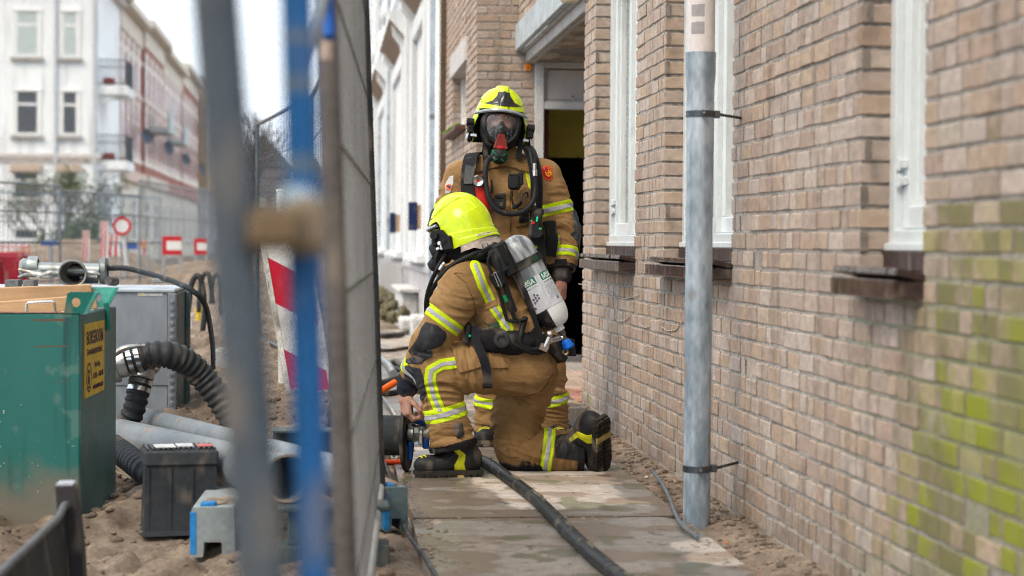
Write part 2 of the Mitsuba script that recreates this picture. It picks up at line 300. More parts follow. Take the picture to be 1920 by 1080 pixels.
def relax(v, f, it=4, lam=0.5):
    e = np.vstack([f[:, [0, 1]], f[:, [1, 2]], f[:, [2, 0]]]); e = np.vstack([e, e[:, ::-1]])
    from scipy.sparse import coo_matrix
    W = coo_matrix((np.ones(len(e)), (e[:, 0], e[:, 1])), shape=(len(v),)*2).tocsr(); d = np.maximum(np.asarray(W.sum(1)).ravel(), 1)[:, None]
    for i in range(it):
        v = v+lam*(W@v/d-v); v = v-(lam*1.03)*(W@v/d-v)*(0.96 if i < it else 1)
    return v
def soft(prims, h=0.006, k=0.03, it=3):
    v, f = nets(*field(prims, h, k)); return relax(v, f, it), f
def clip(v, f, s):
    """The part of the mesh where s > 0, cut exactly along s = 0. v may carry extra columns."""
    ins = s > 0; c = ins[f].sum(1); keep = [f[c == 3]]; new, nk = [], {}
    for cnt in (1, 2):
        t = f[c == cnt]; i = ins[t]; o = np.argmax(i if cnt == 1 else ~i, 1); r = np.arange(len(t))
        a, b, d = t[r, o], t[r, (o+1) % 3], t[r, (o+2) % 3]
        new.append((cnt, a, b, d))
    E = np.vstack([np.stack([x, y], 1) for _, a, b, d in new for x, y in ((a, b), (a, d))]) if new else np.zeros((0, 2), int)
    Es = np.sort(E, 1); U, inv = np.unique(Es, axis=0, return_inverse=True); inv = inv.ravel()
    t = (s[U[:, 0]]/(s[U[:, 0]]-s[U[:, 1]]))[:, None]; V = np.vstack([v, v[U[:, 0]]+t*(v[U[:, 1]]-v[U[:, 0]])]); at = 0
    for cnt, a, b, d in new:
        p = len(v)+inv[at:at+len(a)]; at += len(a); q = len(v)+inv[at:at+len(a)]; at += len(a)
        if cnt == 1: keep.append(np.stack([a, p, q], 1))
        else: keep += [np.stack([p, b, d], 1), np.stack([p, d, q], 1)]
    F = np.vstack(keep); u, F2 = np.unique(F, return_inverse=True)
    return V[u], F2.reshape(F.shape)
def shell(v, f, n, t, base=-0.004):
    """A cloth-thin cover lifted t off the surface, with edges that reach down to base."""
    if not len(f): return v, f
    e = np.vstack([f[:, [0, 1]], f[:, [1, 2]], f[:, [2, 0]]]); es = np.sort(e, 1)
    _, first, cnt = np.unique(es, axis=0, return_index=True, return_counts=True); b = e[first[cnt == 1]]
    m = len(v); V = np.vstack([v+n*t, v+n*base])
    return V, np.vstack([f, np.stack([b[:, 0], b[:, 0]+m, b[:, 1]+m], 1), np.stack([b[:, 0], b[:, 1]+m, b[:, 1]], 1)])
def cover(body, s, t=0.004, base=-0.004):           # a patch of a body (v, f, n) where s > 0, lifted t
    v, f, n = body; W, F = clip(np.hstack([v, n]), f, s)
    return shell(W[:, :3], F, W[:, 3:]/np.maximum(np.linalg.norm(W[:, 3:], axis=1, keepdims=True), 1e-9), t, base)
def poly_in(q, poly):
    """Signed distance of points q (n x 2) to a polygon, positive inside."""
    p = A_(poly, float); d = np.full(len(q), 1e9); ins = np.zeros(len(q), bool)
    for a, b in zip(p, np.roll(p, -1, 0)):
        ab = b-a; t = np.clip(((q-a)@ab)/(ab@ab), 0, 1); d = np.minimum(d, np.linalg.norm(q-a-t[:, None]*ab, axis=1))
        x = ((a[1] > q[:, 1]) != (b[1] > q[:, 1])); ins ^= x & (q[:, 0] < (b[0]-a[0])*(q[:, 1]-a[1])/(b[1]-a[1]+1e-12)+a[0])
    return np.where(ins, d, -d)
# ------------------------------------------------------------------ ground and pavement
def bump_at(x, y, cx, cy, rx, ry, h): return h*np.exp(-((x-cx)/rx)**2-((y-cy)/ry)**2)
def ground_z(x, y):
    x, y = np.asarray(x, float), np.asarray(y, float); p = np.stack([x, y, 0*x], -1)
    z = -0.045+0.085*(meshkit.fbm(p*1.3, 4, 3)-0.5)+0.035*(meshkit.fbm(p*6.0+5, 3, 8)-0.5)
    c = meshkit.fbm(p*17+2, 3, 11); z = np.where(x > 1.3, -0.03+0.45*(z+0.045), z+0.050*np.clip(c-0.52, 0, 1))
    rough = 1/(1+np.exp((x-0.2)/0.05)); z = z+rough*0.07*np.clip(meshkit.fbm(p*9+7, 3, 21)-0.47, 0, 1)*2
    z = z+bump_at(x, y, -0.62, 7.75, 0.20, 0.22, 0.10)+bump_at(x, y, -0.05, 9.6, 0.45, 0.7, 0.16)+bump_at(x, y, -0.15, 12.5, 0.9, 1.8, 0.16)+bump_at(x, y, -0.42, 8.55, 0.12, 0.15, 0.17)
    z = z+bump_at(x, y, -0.9, 18, 0.8, 3, 0.22)+bump_at(x, y, -5.2, 42, 2.2, 5, 1.1)+bump_at(x, y, -1.9, 33, 1.6, 6, 0.75)+bump_at(x, y, -13, 45, 2.5, 5, 1.2)
    z = z+0.035*np.exp(-((x-1.60)/0.10)**2)+bump_at(x, y, 1.50, 7.28, 0.10, 0.16, 0.035)
    pave = 1/(1+np.exp(-(x-0.30)/0.012)); pave = pave*(1/(1+np.exp((x-1.39)/0.012)))*(1/(1+np.exp((y-24)/0.3)))
    z = z*(1-pave)+pave*(-0.045)
    z = np.where(x > 1.75, -0.06, z)
    far = np.clip((y-60)/40, 0, 1); return z*(1-far)-0.05*far
xs = np.concatenate([-3.2-np.geomspace(0.02, 90, 90)[::-1], np.arange(-3.2, 2.2, 0.02), 2.2+np.geomspace(0.02, 60, 50)])
ys = np.concatenate([[-30, -10, -4, -1, 1, 2, 3], np.arange(3.5, 14, 0.02), 14+np.geomspace(0.025, 700, 170)])
gx, gy = np.meshgrid(xs, ys, indexing='ij'); gz = ground_z(gx, gy); n_, m_ = gx.shape
ii, jj = np.meshgrid(np.arange(n_-1), np.arange(m_-1), indexing='ij'); q = np.stack([ii*m_+jj, (ii+1)*m_+jj, (ii+1)*m_+jj+1, ii*m_+jj+1], -1).reshape(-1, 4)
put('ground', (np.stack([gx, gy, gz], -1).reshape(-1, 3), np.vstack([q[:, [0, 1, 2]], q[:, [0, 2, 3]]])), 'sand', smooth=True, kind='structure')
clods = []
for i in range(2300):
    x, y = (rng.uniform(-1.6, 0.31), rng.uniform(6.2, 12)) if i < 1500 else (1.58-0.2*rng.random()**1.6, rng.uniform(6.0, 12))
    s = 0.003+0.017*rng.random()**3*(1 if i < 1500 else 0.55); clods.append(blob((x, y, float(ground_z(x, y))+s*0.3), (s*1.3, s*1.2, s*0.8), 1, i, 0.5))
put('loose_sand', cat(clods), 'sand', smooth=True, kind='stuff', label='loose clods of sand lying on the dug-up ground', cat='sand')
pv = thing('pavement', None, None); tag(pv, kind='structure')
edges = [3.2, 5.45, 7.52, 9.55, 11.5, 13.5, 15.5, 17.5, 19.5, 21.6, 23.8]
for i in range(len(edges)-1):
    a, b = edges[i]+0.006, edges[i+1]-0.006; l, r = 0.34+rng.uniform(-.012, .012), 1.37+rng.uniform(-.015, .02)
    c = 0.10 if i in (1, 2) else 0.03
    poly = Polygon([(l+.01, a), (r-.03, a+.002), (r, a+.05), (r+.01, b-c*1.3), (r-c*.8, b), (l+.02, b-.004), (l, b-.05), (l-.006, (a+b)/2)]).buffer(-0.012).buffer(0.012)
    m = prism(poly, 0.07, (0, 0, -0.07), (1, 0, 0), (0, 1, 0)); v = m[0].copy(); v[:, 2] += (0.004*rng.standard_normal()+0.002*(v[:, 0]-0.85))
    put('slab', (v, m[1]), 'concrete_slab', pv, smooth=False)
spill = []                                          # sand trodden onto the slabs, thickest at their edges and joints
for i in range(1500):
    t = rng.random()
    if t < .45: x, y = .345+abs(rng.normal(0, .05)), rng.uniform(5.6, 12)
    elif t < .75: x, y = 1.37-abs(rng.normal(0, .05)), rng.uniform(5.6, 12)
    else: x, y = rng.uniform(.36, 1.36), rng.choice([5.45, 7.52, 9.55])+rng.normal(0, .05)
    s = 0.002+0.006*rng.random()**2.5; spill.append(blob((x, y, s*.3), (s*1.5, s*1.5, s*.7), 0, i, .5))
put('spilled_sand', cat(spill), 'sand', smooth=False, kind='stuff', label='crumbs of sand trodden onto the slabs', cat='sand')
for px, py, c, lb in ((1362, 1006, (.55, .16, .03), 'orange scrap of litter nearest the downpipe'), (1418, 1066, (.55, .18, .04), 'orange scrap of litter at the bottom edge by the wall'), (1372, 1028, (.03, .10, .22), 'blue scrap of litter left of the other blue one'), (1384, 1030, (.04, .14, .26), 'blue scrap of litter right of the other blue one'), (1212, 886, (.6, .6, .6), 'crumpled white scrap beside the conduit')):
    q = G(px, py); put('litter', cbox((q[0], q[1], float(ground_z(q[0], q[1]))+.006), (.016, .012, .006), .002, rot((.3, .2, 1), px*7 % 90)), 'matte', None, col=c, label=lb, cat='litter')
# ------------------------------------------------------------------ brick walls
CH, JB, JH = 0.068, 0.0125, 0.0085
house = thing('brick_house', 'tan brick house along the pavement with white windows and a covered doorway', 'house')
JOINTS = []
def brick_rows(u0, u1, z0, z1, holes, seed, head=0.38, jh=JH):
    """Brick rectangles (u, z) of a wall in courses, cut round the holes (u0, u1, z0, z1)."""
    r = np.random.default_rng(seed); out = []
    for k in range(int(round((z1-z0)/CH))):
        zb, zt = z0+k*CH+JB, z0+(k+1)*CH; spans = [(u0, u1)]
        for a, b, c, d in holes:
            if zb < d-0.02 and zt > c+0.02: spans = [s for lo, hi in spans for s in ((lo, min(hi, a)), (max(lo, b), hi)) if s[1]-s[0] > 0.01]
        for lo, hi in spans:
            u = lo-(0 if k % 2 == 0 else 0.094)-r.choice([0, 0, 0.045])
            while u < hi-0.01:
                L = 0.088 if r.random() < head else (0.135 if r.random() < 0.12 else 0.183)
                a, b = max(u, lo), min(u+L, hi); u += L+jh
                if hi-u < 0.045: b = hi; u = hi
                if b-a > 0.02: out.append((a, b, zb, zt))
                if hi-b > jh: JOINTS.append((b, b+jh, zb, zt))
    return out
D = 1.60
WIN = [(5.205, 5.833, 0.945, 2.72), (7.715, 9.28, 0.945, 2.72), (10.15, 11.70, 0.945, 2.72)]
WY0, WY1 = 2.4, 12.2
back = Polygon([(WY0, -0.3), (WY1-.012, -0.3), (WY1-.012, 2.52), (WY1-.012, 7), (WY0, 7)])
for a, b, c, d in WIN: back = back.difference(sbox(a-.010, c-.01, b+.010, d+.01))
put('wall', prism(back, 0.24, (D+0.0045, 0, 0), (0, 1, 0), (0, 0, 1)), 'mortar', house, smooth=False)
wk = house+'__wall'
def moss_of(y, z, r):
    a = np.clip((5.42+0.35*np.clip(0.9-z, 0, 1)-y)/0.45, 0, 1)*np.clip((1.30-z+0.12*r.normal())/0.25, 0, 1)*np.clip((z+0.1)/0.35, 0.35, 1)
    b = 0.45*np.clip((6.8-y)/1.6, 0, 1)*np.clip((0.42-z)/0.3, 0, 1)+0.55*np.clip((0.25-z)/0.2, 0, 1)*np.clip((y-11.2)/0.5, 0, 1)
    return np.clip(np.maximum(a*r.choice([0.6, 0.8, 0.95, 1.05, 1.15, 1.3]), b*r.choice([0.3, .8, 1.1])), 0, 1.2)
def add_bricks(rows, holder, shape, limit, score, moss=None, seed=1, ch=0.004, stuff='brickwork'):
    r = np.random.default_rng(seed); items = []
    for a, b, zb, zt in rows: items.append((score(a, b, zb, zt), shape(a, b, zb, zt, r), (r.random(), moss((a+b)/2, (zb+zt)/2, r) if moss else 0.0)))
    items.sort(key=lambda t: -t[0])
    for s, m, uv in items[:limit]: put('brick', m, 'brick', holder, uv=uv, smooth=False)
    rest = items[limit:]
    if rest: put(stuff, cat([m for _, m, _ in rest]), 'brick', holder, smooth=False, uv=np.vstack([np.tile([uv], (len(m[0]), 1)) for _, m, uv in rest]), kind='stuff')
def street_brick(X, depth=0.095, j=0.0017):
    def s(a, b, zb, zt, r):
        o = r.normal(0, j); e = r.normal(0, 0.0012, 3); t = r.normal(0, 0.006)
        m = bx((X+o, a, zb+e[0]), (X+depth, b, zt+e[1]), 0.0028); v = m[0].copy(); v[:, 2] += t*(v[:, 1]-(a+b)/2); return v, m[1]
    return s
def area(X):
    def s(a, b, zb, zt):
        y, z = (a+b)/2, (zb+zt)/2; d = A_([X, y, z])-EYE; w = d@FWD; px, py = 960+FPX*(d@RGT)/w, 540-FPX*(d@UPV)/w
        ok = -20 < px < 1940 and -20 < py < 1100
        return (b-a)*X/y**3*1e3 if ok else -y
    return s
rows = brick_rows(WY0, WY1, -2*CH, 46*CH, WIN, 5)
put('head_joints', cat(*[pbox((D+.0012, q[0]-.002, q[2]-.001), (D+.02, q[1]+.002, q[3]+.001)) for q in JOINTS]), 'matte', wk, col=(.175, .15, .13), grain=.9, smooth=False, kind='stuff')
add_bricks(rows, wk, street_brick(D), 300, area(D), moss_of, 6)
# windows with sills of dark brown tiles
def window(y0, y1, z0, z1, lab, curtain, seed):
    k = put('window', cat(bx((1.688, y0-.002, 1.035), (1.76, y0+.055, z1)), bx((1.688, y1-.055, 1.035), (1.76, y1+.002, z1)), bx((1.688, y0+.055, 1.035), (1.76, y1-.055, 1.095)), bx((1.672, y0+.003, 1.033), (1.70, y1-.003, 1.056), .003)), 'gloss', house, col=(.60, .645, .66), grain=.10, label=lab)
    i0, i1 = y0+.058, y1-.058
    put('sash', cat(bx((1.712, i0, 1.098), (1.765, i0+.062, z1)), bx((1.712, i1-.062, 1.098), (1.765, i1, z1)), bx((1.712, i0+.062, 1.098), (1.765, i1-.062, 1.165)), bx((1.735, i0+.062, 1.165), (1.768, i0+.078, z1), .002), bx((1.735, i1-.078, 1.165), (1.768, i1-.062, z1), .002)), 'gloss', k, col=(.62, .665, .68), grain=.08)
    if y1-y0 > 1:                                     # centre post between two casements
        ym = (y0+y1)/2; put('mullion', bx((1.688, ym-.035, 1.095), (1.76, ym+.035, z1)), 'gloss', k, col=(.60, .645, .66), grain=.1)
        for s in (-1, 1): put('casement_stile', bx((1.712, min(ym+s*.037, ym+s*.095), 1.166), (1.766, max(ym+s*.037, ym+s*.095), z1)), 'gloss', k, col=(.62, .665, .68), grain=.08)
    put('pane', pbox((1.757, i0+.06, 1.16), (1.7575, i1-.06, z1)), 'pane', k, smooth=False)
    put('curtain', pbox((1.86, y0-.02, 1.0), (1.87, y1+.02, z1+.1)), 'matte', k, col=curtain, grain=.3, smooth=False)
    for zz in (1.22, 1.27): put('hinge', cat(cyl((1.700, i1-.01, zz), (1.700, i1-.01, zz+.04), .011), bx((1.694, i1-.055, zz+.006), (1.712, i1-.005, zz+.032), .003)), 'gloss', k, col=(.60, .645, .66), grain=.1)
    s = put('sill', bx((1.530, y0-.012, .908), (1.70, y1+.012, .950), .003), 'satin', house, col=(.045, .030, .028), grain=.8)
    r = np.random.default_rng(seed); n = int((y1-y0+.03)/.078); w = (y1-y0+.03)/n; R = rot((0, 1, 0), 12)
    for t in range(n):
        c = A_((.043, .026, .024))*(.75+.5*r.random()); yy = y0-.015+(t+.5)*w
        put('tile', cat(cbox((1.603+r.normal(0, .0015), yy, .962), (.165, w-.004, .022), .004, R), cbox((1.523, yy, .930), (.018, w-.004, .052), .004)), 'gloss', s, col=c, grain=.5)
        put('tile', bx((1.672, yy-w/2+.002, .975), (1.69, yy+w/2-.002, 1.033), .003), 'satin', s, col=c*1.15, grain=.5)
    return s
for i, pts in enumerate(([(1085, 532), (1110, 538), (1140, 545), (1158, 556), (1170, 560), (1190, 556), (1198, 552)], [(1128, 560), (1134, 575), (1137, 590)], [(1150, 590), (1160, 602), (1172, 600), (1180, 594)], [(1198, 606), (1208, 614), (1218, 612)], [(1240, 612), (1252, 620), (1268, 618), (1276, 606)])):
    q = [EYE+(lambda d: d*((D-.004)/d[0]))(FWD+RGT*(x-960)/FPX+UPV*(540-y)/FPX) for x, y in pts]; put('web_thread', tube(q, .0022, 5, 6), 'matte', wk, col=(.42, .41, .39), grain=.5)
window(*WIN[0], 'nearest white framed window beside the mossy bricks', (.62, .66, .68), 1)
window(*WIN[1], 'middle white framed window half hidden by the downpipe', (.10, .115, .11), 2)
s1 = window(*WIN[2], 'white framed window nearest the doorway, moss on its sill', (.085, .105, .09), 3)
tuft = [blob((1.60+rng.normal(0, .03), rng.uniform(10.2, 11.6), .968), (rng.uniform(.008, .02),)*2+(.007,), 1, i, .6) for i in range(46)]
put('moss', cat(tuft), 'matte', s1, col=(.10, .15, .015), grain=.8, smooth=True, kind='stuff')
# covered doorway: facing wall, beams, soffit, door frame, lit room behind
EY = 16.4
ew = put('entrance_wall', prism(Polygon([(1.262, -.2), (1.735, -.2), (1.735, 2.53), (1.66, 2.53), (1.66, 5), (1.262, 5)]), 0.12, (0, EY+.129, 0), (1, 0, 0), (0, 0, 1)), 'mortar', house, smooth=False)
def face_brick(a, b, zb, zt, r):
    o = r.normal(0, .0025); return bx((a, EY+o, zb+r.normal(0, .001)), (b, EY+.1, zt+r.normal(0, .001)), .004)
rows = [q for q in brick_rows(1.255, 1.735, 0, 46*CH, [(1.60, 1.74, 2.60, 9)], 9, .25, .011)]
add_bricks(rows, ew, face_brick, 150, lambda a, b, c, d: (b-a), None, 3)
put('lintel_beam', cat(bx((1.575, 12.06, 2.63), (1.625, 14.4, 2.845), .005), bx((1.575, 14.404, 2.63), (1.625, EY-.004, 2.845), .005)), 'satin', house, col=(.42, .47, .49), grain=.35, label='pale blue-grey beam across the top of the doorway')
put('beam_edge', cat(bx((1.662, 12.06, 2.535), (1.70, EY-.004, 2.632), .005), bx((1.70, 12.06, 2.528), (1.735, EY-.004, 2.56), .004), bx((1.63, 12.06, 2.615), (1.663, EY-.004, 2.64), .003)), 'satin', house, col=(.38, .375, .36), grain=.35)
put('soffit', bx((1.735, 12.0, 2.545), (3.4, EY+.1, 2.60), .003), 'concrete_slab', house, smooth=False)
rows = brick_rows(12.0, EY-.004, 2.845+.004, 4.2, [], 12); add_bricks(rows, house, street_brick(D), 0, lambda *a: 0, None, 13, stuff='upper_brickwork')
put('upper_wall', pbox((D+.012, 11.9, 2.846), (D+.25, EY-.003, 7)), 'mortar', house, smooth=False)
put('end_wall', cat(pbox((D+.012, 12.0, -.2), (3.4, 12.19, 2.6)), pbox((3.4, 12.0, -.2), (3.6, EY+.1, 2.6))), 'mortar', house, smooth=False)
df = put('door_frame', cat(bx((1.738, EY-.02, .06), (1.815, EY+.07, 2.545)), bx((1.815, EY-.012, 2.155), (2.9, EY+.07, 2.215)), bx((1.815, EY-.012, 2.495), (2.9, EY+.07, 2.545)), bx((2.75, EY-.02, .06), (2.83, EY+.07, 2.155))), 'satin', house, col=(.60, .61, .61), grain=.2)
put('transom_panel', cat(bx((1.85, EY+.02, 2.235), (2.75, EY+.05, 2.48), .003), bx((1.825, EY+.028, 2.216), (2.749, EY+.06, 2.235), .002), bx((1.816, EY+.03, 2.216), (1.85, EY+.06, 2.49), .003)), 'satin', df, col=(.53, .50, .49), grain=.15)
put('latch', cyl((2.055, EY+.018, 2.262), (2.055, EY+.002, 2.262), .008), 'metal', df, col=(.25, .25, .25))
put('jamb', bx((1.80, EY+.075, .06), (1.865, EY+.5, 2.16)), 'satin', df, col=(.09, .012, .012))
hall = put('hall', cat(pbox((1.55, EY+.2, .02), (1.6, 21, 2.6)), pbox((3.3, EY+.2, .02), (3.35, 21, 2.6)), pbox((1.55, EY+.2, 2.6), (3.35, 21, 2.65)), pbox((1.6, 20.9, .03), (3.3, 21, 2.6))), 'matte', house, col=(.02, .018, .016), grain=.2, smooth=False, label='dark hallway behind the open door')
put('yellow_wall', pbox((1.6, 17.6, 1.81), (3.3, 17.7, 2.6)), 'matte', hall, col=(.60, .48, .08), grain=.1, smooth=False)
put('threshold', bx((1.74, EY-.06, .03), (2.8, EY+.09, .115)), 'satin', house, col=(.15, .15, .16), grain=.4)
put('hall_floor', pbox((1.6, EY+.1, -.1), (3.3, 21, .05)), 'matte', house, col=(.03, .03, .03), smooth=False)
st = put('doorstep', bx((1.56, 12.2, -.1), (3.4, EY-.02, .062), .004), 'mortar', house)
put('kerb', cat(*[bx((1.41, a, -.1), (1.555, a+.99, .085), .008) for a in (11.6, 12.6, 13.6, 14.6)]), 'concrete_slab', house, smooth=False)
r = np.random.default_rng(4)
for i in range(14):
    for j in range(8 if i < 5 else 4):
        a = 12.21+i*.212; w = .10
        put('paver', bx((1.562+j*.105, a, .05), (1.562+j*.105+.1, a+.205, .072+r.normal(0, .001)), .003), 'matte', st, col=A_((.30, .155, .115))*(.75+.5*r.random()) if i < 5 else A_((.36, .27, .215))*(.85+.3*r.random()), grain=.4)
put('lamp', cat(lathe([(0, -.085), (.05, -.075), (.082, -.03), (.085, .01), (.07, .055), (.045, .08)], 24, (1.50, 12.16, 2.60)), cyl((1.50, 12.16, 2.67), (1.50, 12.16, 2.73), .05), cyl((1.50, 12.16, 2.70), (1.605, 12.16, 2.70), .018)), 'gloss', house, col=(.62, .56, .42), grain=.3, label='cream globe lamp over the doorway corner')
# number tag
tg = P(990, 126, EY); k = put('number_tag', bx(tg+A_([-.024, -.008, -.028])+A_([0, -.006, 0]), tg+A_([.024, .0, .028])+A_([0, -.006, 0]), .003), 'satin', None, col=(.85, .26, .01), label='small orange tag screwed to the bricks beside the door frame', cat='tag')
put('mark', cat(bx(tg+A_([-.010, -.017, -.012]), tg+A_([.010, -.0139, -.006]), .0005), bx(tg+A_([-.008, -.017, .0]), tg+A_([.006, -.0139, .010]), .0005)), 'satin', k, col=(.25, .05, .01))
# protruding part of the house with the small window
sw = [(17.65, 19.45, 2.08, 2.86)]; SX = 1.255
bk = Polygon([(EY+.10, -.3), (20.5, -.3), (20.5, 7), (EY+.10, 7)]).difference(sbox(17.64, 2.07, 19.46, 2.87))
put('street_wall', prism(bk, .2, (SX+.009, 0, 0), (0, 1, 0), (0, 0, 1)), 'mortar', house, smooth=False)
rows = brick_rows(EY+.002, 20.45, 0, 66*CH, sw, 21); add_bricks(rows, house+'__street_wall', street_brick(SX, .09), 0, lambda *a: 0, None, 22)
k = put('small_window', cat(bx((1.34, 17.66, 2.10), (1.40, 17.73, 2.64)), bx((1.34, 19.37, 2.10), (1.40, 19.44, 2.64)), bx((1.34, 17.73, 2.10), (1.40, 19.37, 2.16)), bx((1.35, 18.5, 2.16), (1.39, 18.56, 2.64))), 'gloss', house, col=(.72, .73, .72))
put('pane', pbox((1.375, 17.7, 2.14), (1.376, 19.4, 2.64)), 'pane', k, smooth=False)
put('blind', pbox((1.46, 17.6, 2.05), (1.47, 19.5, 2.7)), 'matte', k, col=(.12, .12, .11), smooth=False)
put('lintel', bx((1.236, 17.5, 2.645), (1.41, 19.6, 2.86), .006), 'satin', house, col=(.55, .52, .50), grain=.3)
k = put('small_sill', bx((1.16, 17.6, 2.045), (1.36, 19.5, 2.09), .006), 'satin', house, col=(.10, .05, .04), grain=.5)
put('moss', cat([blob((1.19+rng.normal(0, .02), rng.uniform(17.7, 19.4), 2.095), (.022, .03, .02), 1, i, .6) for i in range(40)]), 'matte', k, col=(.13, .22, .03), grain=.8, smooth=True, kind='stuff')
put('corner_strip', bx((1.20, 20.46, -.2), (1.35, 20.62, 7), .006), 'matte', house, col=(.11, .075, .05), grain=.6)
# ------------------------------------------------------------------ downpipe in front of the brick wall
PX, PY = 1.406, 7.373
dp = thing('downpipe', 'blue-grey zinc downpipe with a white upper pipe, clamped in front of the brick wall', 'downpipe')
prof = [(.0505, -.12), (.0508, .5), (.0503, 1.2), (.0506, 1.615), (.0515, 1.635), (.0545, 1.66), (.0565, 1.69), (.0565, 1.745), (.0575, 1.757), (.058, 1.765), (.053, 1.766)]
put('lower_pipe', lathe(prof, 40, (PX, PY, 0)), 'zinc', dp, smooth=50)
up = put('upper_pipe', lathe([(.0515, 1.70), (.0515, 3.3), (.0, 3.3)], 40, (PX, PY, 0)), 'satin', dp, col=(.66, .62, .61), grain=.25)
def on_pipe(m, r):                                  # bends a flat mesh (x along the girth, y up, z out) round the pipe, facing the camera
    v = m[0]; a = v[:, 0]/r+math.atan2(-PY, -PX)+0.02; R = r+v[:, 2]
    return np.stack([PX+R*np.cos(a), PY+R*np.sin(a), v[:, 1]], 1), m[1]
def sub(m, L=.01):
    v, f = trimesh.remesh.subdivide_to_size(m[0], m[1], L); return v, f
put('grey_patch', cat(*[on_pipe(sub(prism([(-.040, z0), (.012, z0), (.012, z0+.046), (-.040, z0+.044)], .0008, (0, 0, 0), (1, 0, 0), (0, 1, 0))), .0515) for z0 in (1.83, 1.895, 1.96, 2.025, 2.09)]), 'matte', up, col=(.33, .31, .32), grain=.3)
for z in (1.535, .205):
    c = put('clamp', cat(lathe([(.0508, z-.012), (.054, z-.012), (.0545, z-.005), (.0535, z), (.0545, z+.005), (.054, z+.012), (.0508, z+.012)], 36, (PX, PY, 0)), bx((PX-.008, PY-.072, z-.012), (PX+.008, PY-.052, z+.012), .002), bx((PX+.05, PY-.012, z-.014), (PX+.075, PY+.012, z+.014), .003)), 'metal', dp, col=(.11, .13, .145), grain=.5)
    put('pin', cyl((PX+.07, PY, z), (1.62, PY+.22, z), .0055, 10), 'metal', c, col=(.06, .06, .065), grain=.5)
    put('screw', cyl((PX, PY-.085, z), (PX, PY-.07, z), .005, 8), 'metal', c, col=(.3, .3, .31))
# ------------------------------------------------------------------ firefighters: shared pieces
YEL, SIL, BLK, NAVY = (.58, .77, .012), (.40, .40, .43), (.010, .011, .012), (.012, .014, .024)
TOCAM = A_([-.1, -1, .02])
def folds(v, n, spec, seed):
    """Cloth wrinkles. spec: (a, b, radius, rings per metre, height, from, to) along a limb."""
    d = np.zeros(len(v))
    for i, (a, b, R, fr, amp, t0, t1) in enumerate(spec):
        a, b = A_(a, float), A_(b, float); L = np.linalg.norm(b-a); e, g, c = frame_of(b-a); q = v-a; t = q@c; x, y = q@e, q@g; rad = np.hypot(x, y)
        w = np.clip((R-rad)/(0.3*R), 0, 1)*np.clip((t/L-t0)/0.12, 0, 1)*np.clip((t1-t/L)/0.12, 0, 1)
        p = np.stack([x*7+seed+i*5, y*7, (t+0.35*x+0.25*y)*fr], -1)
        r = meshkit.fbm(p, 2, seed+i); rg = 1-np.abs(2*r-1)*2.2
        d += 1.5*w*amp*np.clip(rg, -0.9, 1)
    d += 0.0035*(meshkit.fbm(v*9, 3, seed)-0.5)*2
    return v+n*d[:, None]
def body_of(prims, spec, seed, h=0.0055, k=0.035, it=3):
    v, f = soft(prims, h, k, it); v = folds(v, vnormals(v, f), spec, seed); return v, f, vnormals(v, f)
def limb_s(v, a, b, t, w, R, tilt=(0, 0, 0)):        # positive within a ring of width w at t metres along the limb a-b
    a, b = A_(a, float), A_(b, float); c = (b-a)/np.linalg.norm(b-a); q = v-a-c*t; g = q-np.outer(q@c, c); rad = np.linalg.norm(g, axis=1)
    return np.minimum(w/2-np.abs(q@c+q@A_(tilt, float)), R-rad)
def line_s(v, n, pts, w, near=0.0):                 # positive within w/2 of a line drawn on the near side (pts: world points, measured across the street)
    q = v[:, [0, 2]]; p = A_(pts)[:, [0, 2]]; d = np.full(len(q), 9.0)
    for a, b in zip(p[:-1], p[1:]):
        ab = b-a; t = np.clip(((q-a)@ab)/(ab@ab), 0, 1); d = np.minimum(d, np.linalg.norm(q-a-t[:, None]*ab, axis=1))
    return np.minimum(w/2-d, (-n[:, 1]-near)*0.05)
def band(body, s_of, parent, w=.052, t=.003):       # lime - silver - lime reflective band; s_of(w) gives the mask for a width
    k = puts('reflective_band', pieces(cover(body, s_of(w), t)), 'matte', parent, col=YEL, grain=.22, smooth=True)
    puts('silver_stripe', pieces(cover(body, s_of(w*.36), t+.0016)), 'satin', k, col=SIL, grain=.12, smooth=True)
    return k
def patch(name, body, s, parent, col=BLK, t=.004, mat='matte', grain=.8, **kw): return puts(name, pieces(cover(body, s, t)), mat, parent, col=col, grain=grain, smooth=True, **kw)
